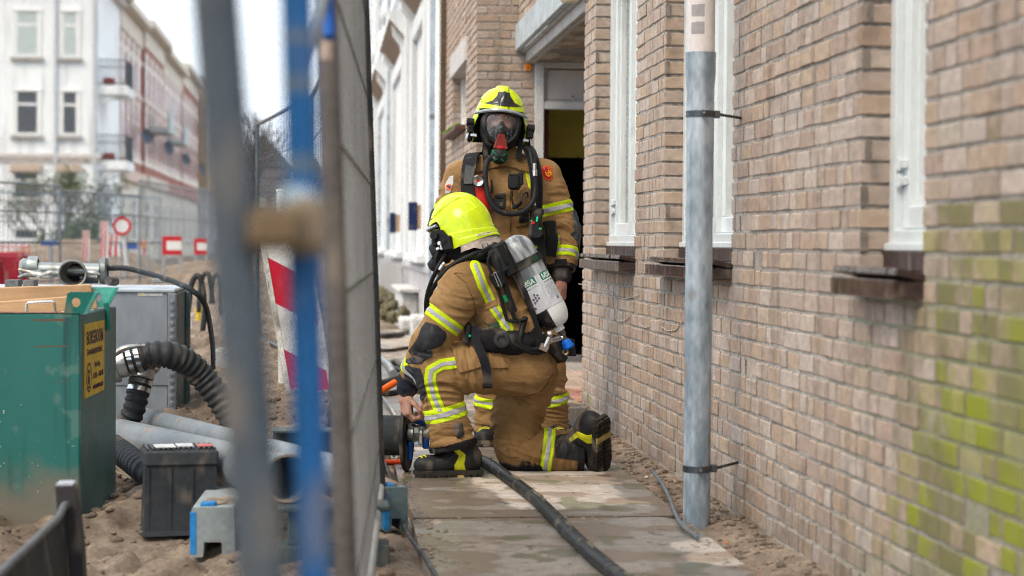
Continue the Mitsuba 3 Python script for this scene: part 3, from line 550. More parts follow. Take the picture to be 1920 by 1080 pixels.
# helmet in its own frame: x forward, y to the wearer's left, z up, origin in the middle of the head at ear height
def helmet_shell(na=260, nu=140, off=0.0):
    a = np.arange(na)*2*np.pi/na; ca, sa = np.cos(a), np.sin(a); aa = np.abs((a+np.pi) % (2*np.pi)-np.pi)
    sm = lambda e0, e1, x: (lambda t: t*t*(3-2*t))(np.clip((x-e0)/(e1-e0), 0, 1))
    zr = .050-.155*sm(math.radians(62), math.radians(80), aa)+.012*sm(math.radians(80), math.radians(180), aa)
    pm = np.where(zr > 0, np.arccos(np.clip(zr/.165, -1, 1)), np.pi/2-zr/.165)
    u = np.linspace(0, 1, nu)[:, None]; ph = u*pm; s = np.where(ph < np.pi/2, np.sin(ph), 1-.13*(ph-np.pi/2)**2); z = np.where(ph < np.pi/2, .165*np.cos(ph), -.165*(ph-np.pi/2))
    x = .150*s*ca-.004; y = .127*s*sa; back = sm(math.radians(115), math.radians(165), aa)
    s2 = sm(-.02, -.10, z)*back; x = x-.012*s2*np.abs(ca)
    v = np.stack([x, y, z+0*x], -1); n = np.stack([x/.15**2, y/.127**2, z/.165**2], -1); n /= np.linalg.norm(n, axis=-1, keepdims=True)
    front = sm(-.05, .10, x); wd = .030-.014*front
    d = .0095*(1-sm(wd, wd+.004, np.abs(y)))*sm(-.14, -.09, x)*(.55+.45*front)+.010*(1-sm(.0, .020, np.abs(y)))*sm(.05, .12, x)*sm(.07, .12, z)
    zz = z+.30*x; d = d-.0055*sm(.010, .012, zz)*sm(.05, .065, np.abs(y))*(1-sm(.06, .10, x))*(1-sm(.10, .105, zz))
    d = d+.0060*sm(-.035, -.037, z-.16*x)+.0055*sm(-.070, -.072, z-.10*x)*sm(math.radians(95), math.radians(110), aa)
    rim = sm(.86, .90, u)*(aa < math.radians(64)); d = d+.0060*rim
    v = v+n*(d+off)[..., None]; i, j = np.meshgrid(np.arange(nu-1), np.arange(na), indexing='ij'); k = (j+1) % na
    q = np.stack([i*na+j, (i+1)*na+j, (i+1)*na+k, i*na+k], -1).reshape(-1, 4)
    return v.reshape(-1, 3), np.vstack([q[:, [0, 1, 2]], q[:, [0, 2, 3]]])
HV, HF = helmet_shell(); HN = vnormals(HV, HF)
def helmet(parent, o, R, tag_text=None, k_=.965):
    T = lambda m: move((A_(m[0])*k_, m[1]), R, o)
    k = put('helmet', T(shell(HV, HF, HN, 0, -.006)), 'gloss', parent, col=(.60, .77, .008), grain=.14, smooth=40)
    put('liner', T((HV-HN*.010, HF[:, ::-1])), 'matte', k, col=(.01, .01, .01), smooth=True)
    ang = np.radians(np.linspace(-66, 66, 40)); pr = [(.150, .056), (.158, .055), (.161, .046), (.155, .040), (.148, .044)]
    v = A_([[(r+.004)*math.cos(t)-.004, (r-.02)*math.sin(t), z-.016*math.sin(t)**2*1.5] for t in ang for r, z in pr]); m = len(pr); f = []
    for i in range(len(ang)-1):
        for j in range(m): a, b = i*m+j, i*m+(j+1) % m; f += [[a, a+m, b+m], [a, b+m, b]]
    put('visor_edge', T((v, A_(f))), 'gloss', k, col=(.36, .39, .43), grain=.15, smooth=30)
    em = A_([(-.086, .074), (-.050, .088), (-.032, .112), (-.024, .136), (-.010, .131), (0, .137), (.010, .131), (.024, .136), (.032, .112), (.050, .088), (.086, .074), (.05, .070), (0, .066), (-.05, .070)])
    put('front_plate', T(cover((HV, HF, HN), np.minimum(poly_in(HV[:, [1, 2]], em), HV[:, 0]-.02), .004, -.002)), 'gloss', k, col=(.02, .021, .024), smooth=40)
    for s in (1, -1):
        b = put('bracket', T(cat(cbox((.052, s*.134, -.035), (.060, .020, .050), .006, rot((0, 1, 0), 25)), cbox((.030, s*.136, -.075), (.050, .022, .070), .008, rot((0, 1, 0), -12)), cyl((.074, s*.126, -.020), (.074, s*.160, -.020), .020), cyl((.040, s*.138, -.060), (.040, s*.152, -.060), .015), cbox((.088, s*.140, -.050), (.022, .030, .034), .005))), 'satin', k, col=BLK, grain=.4)
        put('clip', T(cat(cbox((.085, s*.122, -.078), (.022, .03, .016), .003), cbox((.060, s*.150, -.082), (.010, .012, .034), .003, rot((1, 0, 0), 12*s)), cyl((.062, s*.150, -.062), (.062, s*.158, -.062), .010, 12))), 'chrome', b, col=(.75, .75, .75), grain=.2)
    if tag_text:
        c = cover((HV, HF, HN), np.minimum(np.minimum(.0075-np.abs(HV[:, 2]+.087+.10*HV[:, 0]*0), .030-np.abs(HV[:, 1]-.072)), -HV[:, 0]), .0015, -.001)
        p = put('name_strip', T(c), 'satin', k, col=(.60, .64, .30), grain=.1, smooth=True)
        m = text(tag_text, .008, (0, 0, 0), (1, 0, 0), (0, 1, 0), .0006); v = m[0].copy(); v[:, 0] -= v[:, 0].max()/2
        y = .072+v[:, 0]*.0-(-v[:, 0]); x = -.164*np.sqrt(np.maximum(0, 1-(y/.134)**2))-.004-v[:, 2]
        put('lettering', T((np.stack([x, y, v[:, 1]-.091], 1), m[1][:, ::-1])), 'matte', p, col=(.12, .12, .10), smooth=False)
    return k
def boot(parent, o, R, label=None, shaft=(.058, 0, .235)):
    """Fire boot: frame x to the toe, z up, origin on the ground under the heel's back edge."""
    T = lambda m: move(m, R, o)
    pr = [('e', (.06, 0, .075), (.062, .044, .070), None), ('c', (.07, 0, .075), (.19, 0, .055), .048, .047), ('e', (.245, .003, .052), (.062, .051, .046), None), ('c', (.062, 0, .085), shaft, .052, .060), ('c', (.10, 0, .13), (.17, 0, .07), .046, .040)]
    v, f = soft(pr, .005, .02, 3); v, f = clip(v, f, v[:, 2]-.024); n = vnormals(v, f)
    cre = np.exp(-((v[:, 2]-.09)/.05)**2)*np.clip((v[:, 0]-.05)/.05, 0, 1)*np.clip((.21-v[:, 0])/.05, 0, 1); v = v+n*(.005*cre*(1-2*np.abs(2*meshkit.noise(np.stack([v[:, 0]*45+v[:, 2]*30, v[:, 1]*6, v[:, 2]*8], -1), 4)-1)))[:, None]
    k = put('boot', T((v, f)), 'satin', parent, col=(.020, .021, .023), grain=.55, smooth=True, label=label); bd = (v, f, vnormals(v, f))
    out = Polygon([(.0, -.03), (.03, -.042), (.10, -.038), (.17, -.046), (.24, -.049), (.285, -.036), (.303, 0), (.288, .034), (.24, .051), (.17, .046), (.10, .040), (.03, .042), (.0, .03)]).buffer(.012).buffer(-.006)
    sm = [prism(out, .020, (0, 0, .012), (1, 0, 0), (0, 1, 0))]
    for i, x in enumerate([.012, .040, .068, .125, .150, .175, .200, .225,   .250, .275, .290]):
        g = out.buffer(-.003).intersection(sbox(x-.010, -.1, x+.010, .1))
        for s in (-1, 1):
            h = g.intersection(sbox(-1, .004, 1, 1) if s > 0 else sbox(-1, -1, 1, -.004))
            if not h.is_empty: sm.append(prism(h, .0135, (0, 0, .0), (1, 0, 0), (0, 1, 0)))
    put('sole', T(cat(sm)), 'matte', k, col=(.030, .026, .022), grain=1.0, smooth=False)
    put('shank', T(pbox((.085, -.043, .001), (.115, .043, .016))), 'matte', k, col=(.42, .33, .10), grain=.8, smooth=False)
    x, z = v[:, 0], v[:, 2]
    for s in (-1, 1):
        ch = poly_in(np.stack([x, z], 1), [(.075, .026), (.125, .026), (.130, .055), (.108, .098), (.150, .135), (.135, .148), (.080, .104), (.085, .060)])
        put('chevron', T(cover(bd, np.minimum(ch, s*v[:, 1]-.012), .0025)), 'matte', k, col=(.62, .62, .02), grain=.5, smooth=True)
    for dx in (0, .016): put('toe_mark', T(cover(bd, np.minimum(np.minimum(.0035-np.abs(x-.262-dx+.30*v[:, 1]), z-.070), .028-np.abs(v[:, 1])), .002)), 'matte', k, col=(.62, .58, .03), grain=.4, smooth=True)
    return k
def hand(parent, wrist, R, curl, col=(.44, .235, .17), thumb=(.55, .5), flip=1, splay=.0):
    """Hand: frame x from wrist to finger tips, z out of the back of the hand, y towards the thumb (flip = -1 mirrors it). curl: bend of the four fingers in degrees."""
    pr = [('c', (-.03, 0, 0), (.02, 0, 0), .027, .028), ('c', (.015, .020, 0), (.082, .030, .002), .018, .0135), ('c', (.015, .0, 0), (.086, .010, .003), .018, .0135), ('c', (.015, -.012, 0), (.082, -.010, .002), .018, .013), ('c', (.015, -.022, 0), (.074, -.029, 0), .017, .012)]
    for i, (y, x, L, r) in enumerate([(.031, .086, .072, .0098), (.010, .090, .080, .0100), (-.011, .086, .074, .0095), (-.030, .077, .058, .0085)]):
        c = curl[i] if np.ndim(curl) else curl; p = A_([x, y, .001]); a = 0.0; sp = splay*(y/.03)
        for j, (fr, bend) in enumerate([(.46, .75), (.30, 1.0), (.24, .7)]):
            a += math.radians(c*bend); q = p+L*fr*A_([math.cos(a)*math.cos(sp), math.sin(sp), -math.sin(a)]); pr.append(('c', p, q, r*(1-.09*j), r*(.93-.10*j), .006)); p = q
    p = A_([.022, .030, -.006]); d = A_([math.cos(thumb[0]), math.sin(thumb[0]), -thumb[1]]); d /= np.linalg.norm(d); q = p+d*.042; d2 = d+A_([.35, -.25, -.30]); d2 /= np.linalg.norm(d2); e = q+d2*.034
    pr += [('c', (.0, .010, -.004), p, .020, .015), ('c', p, q, .0140, .0112, .008), ('c', q, e, .0112, .0090, .006)]
    v, f = soft(pr, .0032, .010, 2)
    if flip < 0: v = v*A_([1, -1, 1]); f = f[:, ::-1]
    return put('hand', move((v, f), R, wrist), 'satin', parent, col=col, grain=.16, smooth=True)
def basis3(x, z):                                    # columns x, y, z from a forward and a rough up direction
    x = A_(x, float)/np.linalg.norm(x); z = A_(z, float)-x*(A_(z, float)@x); z /= np.linalg.norm(z); return np.stack([x, np.cross(z, x), z], 1)
# ------------------------------------------------------------------ the kneeling firefighter
KY = 9.0
def K(x, y, d=0.0): return P(x, y, KY+d)
kn = thing('person', 'kneeling firefighter in tan suit and lime yellow helmet, seen from the side, gripping a reel', 'person', 'firefighters in tan suits')
hipL, kneL, ankL = K(985, 692, -.10), K(819, 691, -.16), K(850, 835, -.16)
hipR, kneR, ankR = K(988, 702, .10), K(964, 845, .09), K(1090, 845, .07)
shoL, elbL, wriL = K(868, 537, -.19), K(808, 641, -.19), K(770, 708, -.06)
shoR, elbR, wriR = K(876, 540, .19), K(838, 650, .22), K(812, 738, .16)
pr = [('e', K(986, 664), (.150, .185, .145), None), ('c', K(978, 650, -.07), K(912, 552, -.075), .135, .140), ('c', K(978, 650, .07), K(912, 552, .075), .135, .140),
      ('c', K(884, 528, -.16), K(884, 528, .16), .095, .095), ('c', K(900, 505), K(884, 470), .095, .075),
      ('c', shoL, elbL, .098, .079), ('c', elbL, wriL, .074, .050), ('c', shoR, elbR, .098, .079), ('c', elbR, wriR, .074, .050),
      ('c', hipL, kneL, .120, .092), ('c', kneL, K(832, 762, -.16), .088, .076, .02), ('c', K(832, 762, -.16), ankL, .076, .097, .02),
      ('c', hipR, K(970, 782, .10), .140, .106), ('c', K(970, 782, .10), kneR, .106, .083), ('c', kneR, ankR, .084, .094, .010), ('e', K(815, 690, -.16), (.09, .088, .09), None)]
sp = [(hipL, kneL, .16, 26, .006, .35, 1.0), (kneL, ankL, .13, 30, .009, .05, 1.1), (K(940, 690, -.1), K(860, 690, -.15), .15, 30, .004, 0, 1), (hipR, kneR, .2, 26, .008, .1, 1.1), (kneR, ankR, .13, 30, .008, -.1, .95), (shoL, elbL, .13, 24, .008, .0, .62), (elbL, wriL, .1, 34, .008, -.1, 1), (K(960, 640), K(900, 540), .28, 18, .006, 0, 1), (K(1010, 660), K(950, 760), .25, 20, .006, 0, 1)]
KB = body_of(pr, sp, 3)
v, f, n = KB; L0 = lambda a, b: np.linalg.norm(b-a)
keep = np.minimum(np.linalg.norm(v-ankL, axis=1)-.0, 9)       # open hems: the suit ends where the boots start
cut = np.minimum(np.maximum((kneL-ankL)@(1, 0, 0)*0+((v-ankL)@((kneL-ankL)/np.linalg.norm(kneL-ankL)))+.012, np.linalg.norm(v-ankL, axis=1)-.2), np.maximum((v-ankR)@((kneR-ankR)/np.linalg.norm(kneR-ankR))+.010, np.linalg.norm(v-ankR, axis=1)-.2))
dl = (wriL-elbL)/L0(elbL, wriL); cut = np.minimum(cut, np.maximum(L0(elbL, wriL)-.004-(v-elbL)@dl, np.linalg.norm(v-wriL, axis=1)-.12)); W, F = clip(np.hstack([v, n]), f, cut); KB = (W[:, :3], F, W[:, 3:]/np.linalg.norm(W[:, 3:], axis=1, keepdims=True)); v, f, n = KB
body = put('suit', shell(v, f, n, 0, -.008), 'tan_cloth', kn, smooth=True)
XZ = v[:, [0, 2]]
pxz = lambda pts, d=-.16: [K(a, b, d)[[0, 2]] for a, b in pts]
near = lambda c=0.0: (-n[:, 1]-c)*.05
L_ = lambda a, b: np.linalg.norm(b-a)
# reflective bands
band(KB, lambda w: limb_s(v, shoL, elbL, .172, w, .135, (-.10, 0, .05)), kn)
band(KB, lambda w: limb_s(v, kneL, ankL, .200, w, .14, (.0, 0, .16)), kn)
band(KB, lambda w: np.minimum(limb_s(v, kneR, ankR, .150, w, .16, (.0, 0, -.12)), v[:, 0]-kneR[0]-.03), kn)
band(KB, lambda w: line_s(v, n, [K(*q, -.2) for q in ((890, 498), (903, 535), (925, 575), (953, 615))], w*.9, -.3), kn)
band(KB, lambda w: line_s(v, n, [K(*q, -.22) for q in ((861, 679), (826, 683), (808, 694), (806, 712), (813, 741), (824, 768))], w*.95, .0), kn, t=.0035)
band(KB, lambda w: np.minimum(limb_s(v, elbL, wriL, .165, w, .1), .5), kn)
# black reinforcements, pockets, hems
patch('elbow_pad', KB, np.minimum(poly_in(XZ, pxz([(800, 604), (819, 609), (835, 622), (836, 634), (827, 648), (801, 656), (774, 668), (768, 660), (785, 632), (791, 615)], -.25)), .30-np.abs(v[:, 1]-KY+.2)), kn, (.020, .022, .026), .004, 'satin')
patch('knee_pad', KB, np.minimum(poly_in(XZ, pxz([(762, 676), (785, 660), (806, 652), (809, 664), (793, 674), (789, 680), (762, 682)])), KY-.10-v[:, 1]), kn, (.045, .050, .058), .004, 'satin')
patch('knee_pad', KB, np.minimum(poly_in(XZ, pxz([(760, 686), (787, 689), (792, 705), (797, 742), (792, 750), (782, 748), (760, 722)])), KY-.10-v[:, 1]), kn, (.030, .033, .038), .004, 'satin')
patch('knee_pad', KB, np.minimum(np.minimum(.13-np.linalg.norm(v-kneR-A_([.02, 0, -.04]), axis=1), -n[:, 2]*.05-.030), .05+v[:, 1]*0), kn, (.018, .018, .019), .005, 'satin')
patch('calf_panel', KB, np.minimum(poly_in(XZ, pxz([(1041, 819), (1086, 810), (1082, 862), (1040, 857)], 0)), near(-.2)), kn, (.022, .023, .026), .004, 'satin')
patch('pocket', KB, np.minimum(poly_in(XZ, pxz([(846, 648), (905, 646), (907, 686), (862, 699), (856, 690), (850, 664)], -.22)), near(-.3)), kn, mat='tan_cloth', t=.009)
patch('pocket', KB, np.minimum(poly_in(XZ, pxz([(914, 650), (932, 652), (952, 690), (918, 691)], -.22)), near(-.3)), kn, mat='tan_cloth', t=.010)
patch('pocket', KB, np.minimum(poly_in(XZ, pxz([(806, 796), (849, 792), (858, 830), (812, 840)], -.25)), near(-.1)), kn, mat='tan_cloth', t=.007)
patch('pocket_flap', KB, np.minimum(poly_in(XZ, pxz([(908, 570), (930, 560), (934, 572), (912, 582)], -.22)), near(-.3)), kn, mat='tan_cloth', t=.008)
patch('hook_tape', KB, np.minimum(poly_in(XZ, pxz([(848, 795), (864, 792), (869, 816), (862, 823), (854, 821)], -.25)), near(.0)), kn, (.02, .02, .022), .010)
patch('hem', KB, limb_s(v, kneL, ankL, L_(kneL, ankL)-.004, .030, .15), kn, (.015, .015, .017), .004)
patch('hem', KB, limb_s(v, kneR, ankR, L_(kneR, ankR)-.004, .036, .15), kn, (.015, .015, .017), .005)
seams = [[(866, 512), (850, 512), (872, 530), (885, 560), (893, 590)], [(842, 652), (853, 664), (857, 690)], [(800, 700), (798, 735), (806, 790), (812, 838)], [(930, 745), (928, 790), (934, 850), (960, 868), (1005, 868)], [(838, 792), (862, 798), (868, 840)], [(1042, 700), (1020, 735), (985, 748), (930, 742)]]
put('seam', cat(*[cover(KB, line_s(v, n, [K(*q, -.22) for q in s], .0035, -.2), .0016) for s in seams]), 'matte', kn, col=(.11, .062, .025), grain=.3, smooth=True)
# cuff, hand on the reel
w2 = K(757, 741, -.05)
put('cuff', tube([elbL+(wriL-elbL)*.75, wriL, K(763, 728, -.055), w2], [.050, .052, .050, .036], 20), 'matte', kn, col=NAVY, grain=.5, smooth=40)
hand(kn, w2+A_([.004, 0, .002]), basis3((.10, -.15, -1), (-.9, -.35, .1)), (52, 58, 64, 70), (.46, .25, .19), (.7, .4), flip=1)
put('cuff', tube([elbR+(wriR-elbR)*.86, wriR, wriR+(wriR-elbR)*.1], [.050, .049, .036], 20), 'matte', kn, col=NAVY, grain=.5)
hand(kn, wriR+(wriR-elbR)*.14, basis3((-.35, .1, -.9), (0, 1, .1)), (20, 25, 30, 35), (.46, .25, .19), (.7, .4), flip=-1)
# boots
bl = G(900, 890); bl = A_([bl[0]+.000, ankL[1]+.01, 0.004])
Rl = basis3((-1, -.06, 0), (0, 0, 1)); boot(kn, bl, Rl, None, Rl.T@(K(856, 815, -.15)-bl))
nn = A_([.52, -.84, .12]); fx = A_([.08, .50, -.86]); Rb = basis3(fx, -nn)
toe = K(1133, 891, .02); ob = toe-Rb@A_([.305, 0, .0])+A_([0, 0, .004]); boot(kn, ob, Rb, 'muddy boot of the kneeling leg with its tread showing', Rb.T@(ankR+(kneR-ankR)*.15-ob))
put('boot_lining', cyl(ankR+(kneR-ankR)*.01, ankR+(ankR-kneR)/L_(ankR, kneR)*.022, .060, 20), 'matte', kn, col=(.35, .02, .03))
put('boot_lining', cyl(ankL+A_([-.035, -.04, .012]), ankL+A_([-.045, -.05, -.02]), .018, 14), 'matte', kn, col=(.45, .02, .05))
# head, hood and helmet: looking away to the left and down
hd = A_([-math.cos(math.radians(28)), math.sin(math.radians(28)), 0]); pt = math.radians(-22)
hx = hd*math.cos(pt)+A_([0, 0, 1])*math.sin(pt); HR = basis3(hx, (0.0, 0, 1)); HO = K(864, 428, -.01)
HR = HR@rot((1, 0, 0), 4)
put('hood', move(soft([('e', (.0, 0, 0), (.105, .085, .115), None), ('c', (.0, 0, -.06), (-.01, 0, -.14), .075, .075), ('e', (.055, 0, -.06), (.06, .065, .07), None)], .007, .02), HR, HO), 'matte', kn, col=(.012, .012, .013), grain=.4, smooth=True)
hk = helmet(kn, HO, HR, 'SAMUOUS')
put('breathing_mask', move(cat(lathe([(.0, .0), (.055, .0), (.062, -.03), (.05, -.06), (.0, -.07)], 24, (.155, 0, -.07), (1, 0, -.2)), lathe([(0, 0), (.036, .002), (.036, .04), (.02, .05), (0, .05)], 20, (.155, 0, -.10), (1, 0, -.6))), HR, HO), 'satin', kn, col=BLK, grain=.3)
ang = np.radians(np.linspace(95, 265, 60)); rr = []
for i, t in enumerate(ang):
    for j, (ro, z) in enumerate([(-.006, -.088), (.000, -.100), (.004, -.116), (.014, -.134), (.020, -.150)]):
        w = 1+.0*j; wob = .010*(meshkit.noise(A_([[t*5, j*.4, 1.5]]), 2)[0]-.5)*j; rr.append([(.150+ro+wob)*math.cos(t)-.010, (.124+ro+wob)*math.sin(t), z+.012*(meshkit.noise(A_([[t*4, 3, j*.2]]), 5)[0]-.5)*j])
fq = [[i*5+j, i*5+5+j, i*5+6+j] for i in range(59) for j in range(4)]+[[i*5+j, i*5+6+j, i*5+1+j] for i in range(59) for j in range(4)]
m = (A_(rr), A_(fq)); put('neck_cape', move(shell(m[0], m[1], vnormals(*m), .003, 0), HR, HO), 'satin', kn, col=(.33, .27, .24), grain=.9, smooth=True)

# ------------------------------------------------------------------ breathing apparatus on his back
ba = thing('breathing_apparatus', 'grey and white compressed air cylinder in its black harness on the kneeling firefighter', 'breathing apparatus')
C0, C1 = K(957, 444, -.12), K(1046, 612, -.15); ax = (C1-C0)/np.linalg.norm(C1-C0); CL = np.linalg.norm(C1-C0); CR = .0765
ca_, cb_ = np.cross(ax, TOCAM), None; ca_ /= np.linalg.norm(ca_); cb_ = np.cross(ca_, ax)*1.0      # across the cylinder to the right, and towards the camera
if ca_[0] < 0: ca_ = -ca_
cb_ = np.cross(ax, ca_); cb_ = cb_ if cb_@TOCAM > 0 else -cb_
t_ = np.linspace(0, np.pi/2, 12); prof = [(CR*math.sin(a), .075*(1-math.cos(a))) for a in t_]+[(CR, CL*.55), (CR, CL-.085)]+[(.022+(CR-.022)*math.cos(a)**.8 if a < 1.57 else .022, CL-.085+.085*math.sin(a)) for a in t_[1:]]
put('cylinder', lathe(prof, 48, C0, ax), 'composite', ba, smooth=40, label='grey wound composite cylinder with a white label')
def on_cyl(m, t0, ang, r=CR, L=.012):               # flat mesh (x round the cylinder, y against its axis) laid on the cylinder
    vv, ff = sub(m, L); a = math.radians(ang)+vv[:, 0]/r; R = r+vv[:, 2]
    return C0+np.outer(t0-vv[:, 1], ax)+(R*np.sin(a))[:, None]*ca_+(R*np.cos(a))[:, None]*cb_, ff
rect = lambda x0, y0, x1, y1, d: prism(sbox(x0, y0, x1, y1), d, (0, 0, 0), (1, 0, 0), (0, 1, 0))
g = CR*np.pi/180
lb = put('label', cat(on_cyl(rect(-100*g, -.155, 13*g, 0, .0008), .205, 0), on_cyl(rect(14.5*g, -.155, 110*g, 0, .0008), .205, 0)), 'gloss', ba, col=(.56, .58, .62), grain=.12, smooth=40)
for a0 in (-21, 53):
    p = put('logo_panel', on_cyl(rect(-.036, -.017, .036, .017, .0014), .222, a0), 'satin', lb, col=(.015, .16, .10), smooth=40)
    m = text('MSA', .023, (0, 0, 0), (1, 0, 0), (0, 1, 0), .0008, True, .060); put('lettering', on_cyl((m[0]+A_([-.030, -.0115, .0014]), m[1]), .222, a0), 'satin', p, col=(.72, .74, .75), smooth=False)
    m = text('The Safety Company', .0075, (0, 0, 0), (1, 0, 0), (0, 1, 0), .0006, False, .070); put('lettering', on_cyl((m[0]+A_([-.035, -.004, .0008]), m[1]), .249, a0), 'matte', lb, col=(.10, .11, .14), smooth=False)
ic = [rect(x, y, x+.010, y+.011, .0012) for x, y in ((-.018, -.012), (-.005, .006), (-.005, -.008), (-.005, -.022), (.008, -.002), (.008, -.016), (-.018, -.028))]
put('pictogram', cat(*[on_cyl(m, .292, -22) for m in ic], on_cyl(rect(-.006, -.006, .006, .006, .0012), .338, -42), on_cyl(rect(-.006, -.008, .006, .006, .0012), .335, 52)), 'matte', lb, col=(.09, .10, .16), smooth=False)
r = np.random.default_rng(3); ln = []
for i in range(11):
    x = -.032
    while x < .03: w = r.uniform(.003, .010); ln.append(on_cyl(rect(x, -.001, min(x+w, .032), .001, .0011), .262+i*.0062, 48)); x += w+.002
put('small_print', cat(ln), 'matte', lb, col=(.20, .21, .24), smooth=False)
def half(a0, a1, rr, col, mat):
    aa = np.radians(np.linspace(a0, a1, 26)); pp = A_(prof)[13:]; pp = pp[pp[:, 1] >= CL-.1]; pp = np.vstack([[(CR, .362)], pp]); vv = A_([[(r_+.0012)*math.sin(a), (r_+.0012)*math.cos(a), h+.0006] for r_, h in pp for a in aa]); k = len(aa)
    ff = [[i*k+j, i*k+j+1, i*k+k+j+1] for i in range(len(pp)-1) for j in range(k-1)]+[[i*k+j, i*k+k+j+1, i*k+k+j] for i in range(len(pp)-1) for j in range(k-1)]
    return put('cylinder_shoulder', (C0+np.outer(vv[:, 2], ax)+np.outer(vv[:, 0], ca_)+np.outer(vv[:, 1], cb_), A_(ff)), mat, ba, col=col, grain=.1, smooth=True)
half(-180, -6, 0, (.012, .012, .013), 'gloss'); half(-6, 180, 0, (.72, .74, .74), 'gloss')
put('neck', lathe([(.022, -.004), (.025, .0), (.025, .020), (.020, .024), (0, .024)], 24, C1, ax), 'satin', ba, col=(.70, .70, .68), grain=.2)
vt = C1+ax*.024
vv_ = put('valve', cat(lathe([(.013, 0), (.019, .002), (.019, .020), (.013, .024), (.013, .044), (0, .044)], 6, vt, ax), cyl(vt+ax*.030, vt+ax*.030-ca_*.075-ax*.01, .014, 16), lathe([(.020, 0), (.022, .003), (.022, .018), (.020, .02), (0, .02)], 12, vt+ax*.026-ca_*.060, -ca_), cyl(vt+ax*.014-ca_*.09, vt+ax*.036-ca_*.07, .017, 6), cyl(vt-ca_*.098-ax*.012, vt-ca_*.085+ax*.045, .012, 12), cyl(vt-ca_*.07-ax*.035, vt-ca_*.09-ax*.015, .013, 12), cyl(vt-ca_*.125+ax*.005, vt-ca_*.085+ax*.03, .010, 10), cyl(K(1022, 652, -.255), K(1030, 632, -.25), .014, 12), cyl(K(1012, 648, -.25), K(1028, 655, -.255), .017, 6), cyl(K(1030, 640, -.25), K(1050, 634, -.20), .013, 12), cyl(K(1026, 628, -.25), K(1034, 626, -.25), .016, 12)), 'chrome', ba, col=(.62, .60, .57), grain=.4)
put('red_ring', lathe([(.0145, 0), (.0165, .002), (.0165, .008), (.0145, .01)], 16, vt+ax*.029-ca_*.030, -ca_), 'satin', vv_, col=(.5, .01, .02))
kb = vt+ax*.044; m = lathe([(0, 0), (.016, .0), (.022, .008), (.026, .028), (.029, .036), (.024, .044), (.0, .040)], 10, (0, 0, 0), (0, 0, 1)); m[0][:, 2] *= 1; aa = np.arctan2(m[0][:, 1], m[0][:, 0]); m = (m[0]*np.stack([1+.10*np.cos(5*aa)]*2+[1+0*aa], 1), m[1])
put('knob', move(m, basis3(ca_, ax), kb), 'satin', vv_, col=(.005, .13, .62), grain=.25, smooth=50)
put('bumper', cat(cyl(K(1052, 657, -.12), K(1052, 657, .0), .032), ), 'satin', ba, col=BLK)
put('brass_eye', lathe([(.005, .0), (.0085, .003), (.013, .004), (.015, 0), (.013, -.002), (.005, -.002)], 18, K(1060, 660, -.155), TOCAM), 'metal', ba, col=(.5, .36, .18))
# back plate, rails and cylinder strap
bp = put('back_plate', cat(strap([K(938, 452, -.12), K(966, 510, -.11), K(990, 570, -.11), K(1010, 630, -.11)], .17, .022, (1, 0, .5)), strap([K(985, 622, -.10), K(1018, 654, -.09), K(1050, 676, -.08)], .20, .028, (-.5, 0, 1)), cbox(K(1000, 640, -.14), (.13, .10, .055), .012, rot((0, 1, 0), 33)), cbox(K(946, 487, -.20), (.062, .05, .16), .01, rot((0, 1, 0), -28))), 'satin', ba, col=BLK, grain=.35)
for pts, r_ in (([(926, 522), (937, 552), (948, 592), (952, 600), (968, 602), (986, 598)], .008), ([(938, 505), (949, 545), (962, 590), (974, 606)], .009), ([(928, 470), (938, 500), (950, 540), (966, 585)], .011), ([(946, 555), (958, 585), (966, 600)], .006), ([(925, 470), (915, 490), (925, 520)], .007)):
    put('rail', tube([K(a, b, -.232) for a, b in pts], r_, 10), 'satin', bp, col=BLK, grain=.3)
put('green_tab', cbox(K(948, 560, -.235), (.018, .01, .034), .003, rot((0, 1, 0), -25)), 'satin', bp, col=(.0, .22, .06))
ts = .135
sv = [C0+ax*ts+(CR+.004)*(math.sin(a)*ca_+math.cos(a)*cb_) for a in np.radians(np.linspace(150, -75, 40))]; sn = [math.sin(a)*ca_+math.cos(a)*cb_ for a in np.radians(np.linspace(150, -75, 40))]
st_ = put('cylinder_strap', strap(sv+[sv[-1]-ca_*.015+cb_*.0-ax*-.002, K(928, 527, -.235)], .036, .004, sn+[sn[-1], cb_], 0), 'matte', ba, col=(.016, .020, .018), grain=.4, smooth=40)
put('strap_patch', on_cyl(rect(-.018, -.014, .018, .014, .0016), ts, 38, CR+.006), 'matte', st_, col=(.02, .05, .03), smooth=40)
put('strap_loop', tube([K(929, 510, -.268), K(941, 536, -.268), K(936, 538, -.265), K(925, 512, -.265), K(929, 510, -.268)], .0025, 8, 0), 'chrome', st_, col=(.7, .7, .7))
put('strap_bracket', cbox(K(933, 524, -.235), (.055, .05, .07), .008, rot((0, 1, 0), -28)), 'satin', st_, col=BLK)
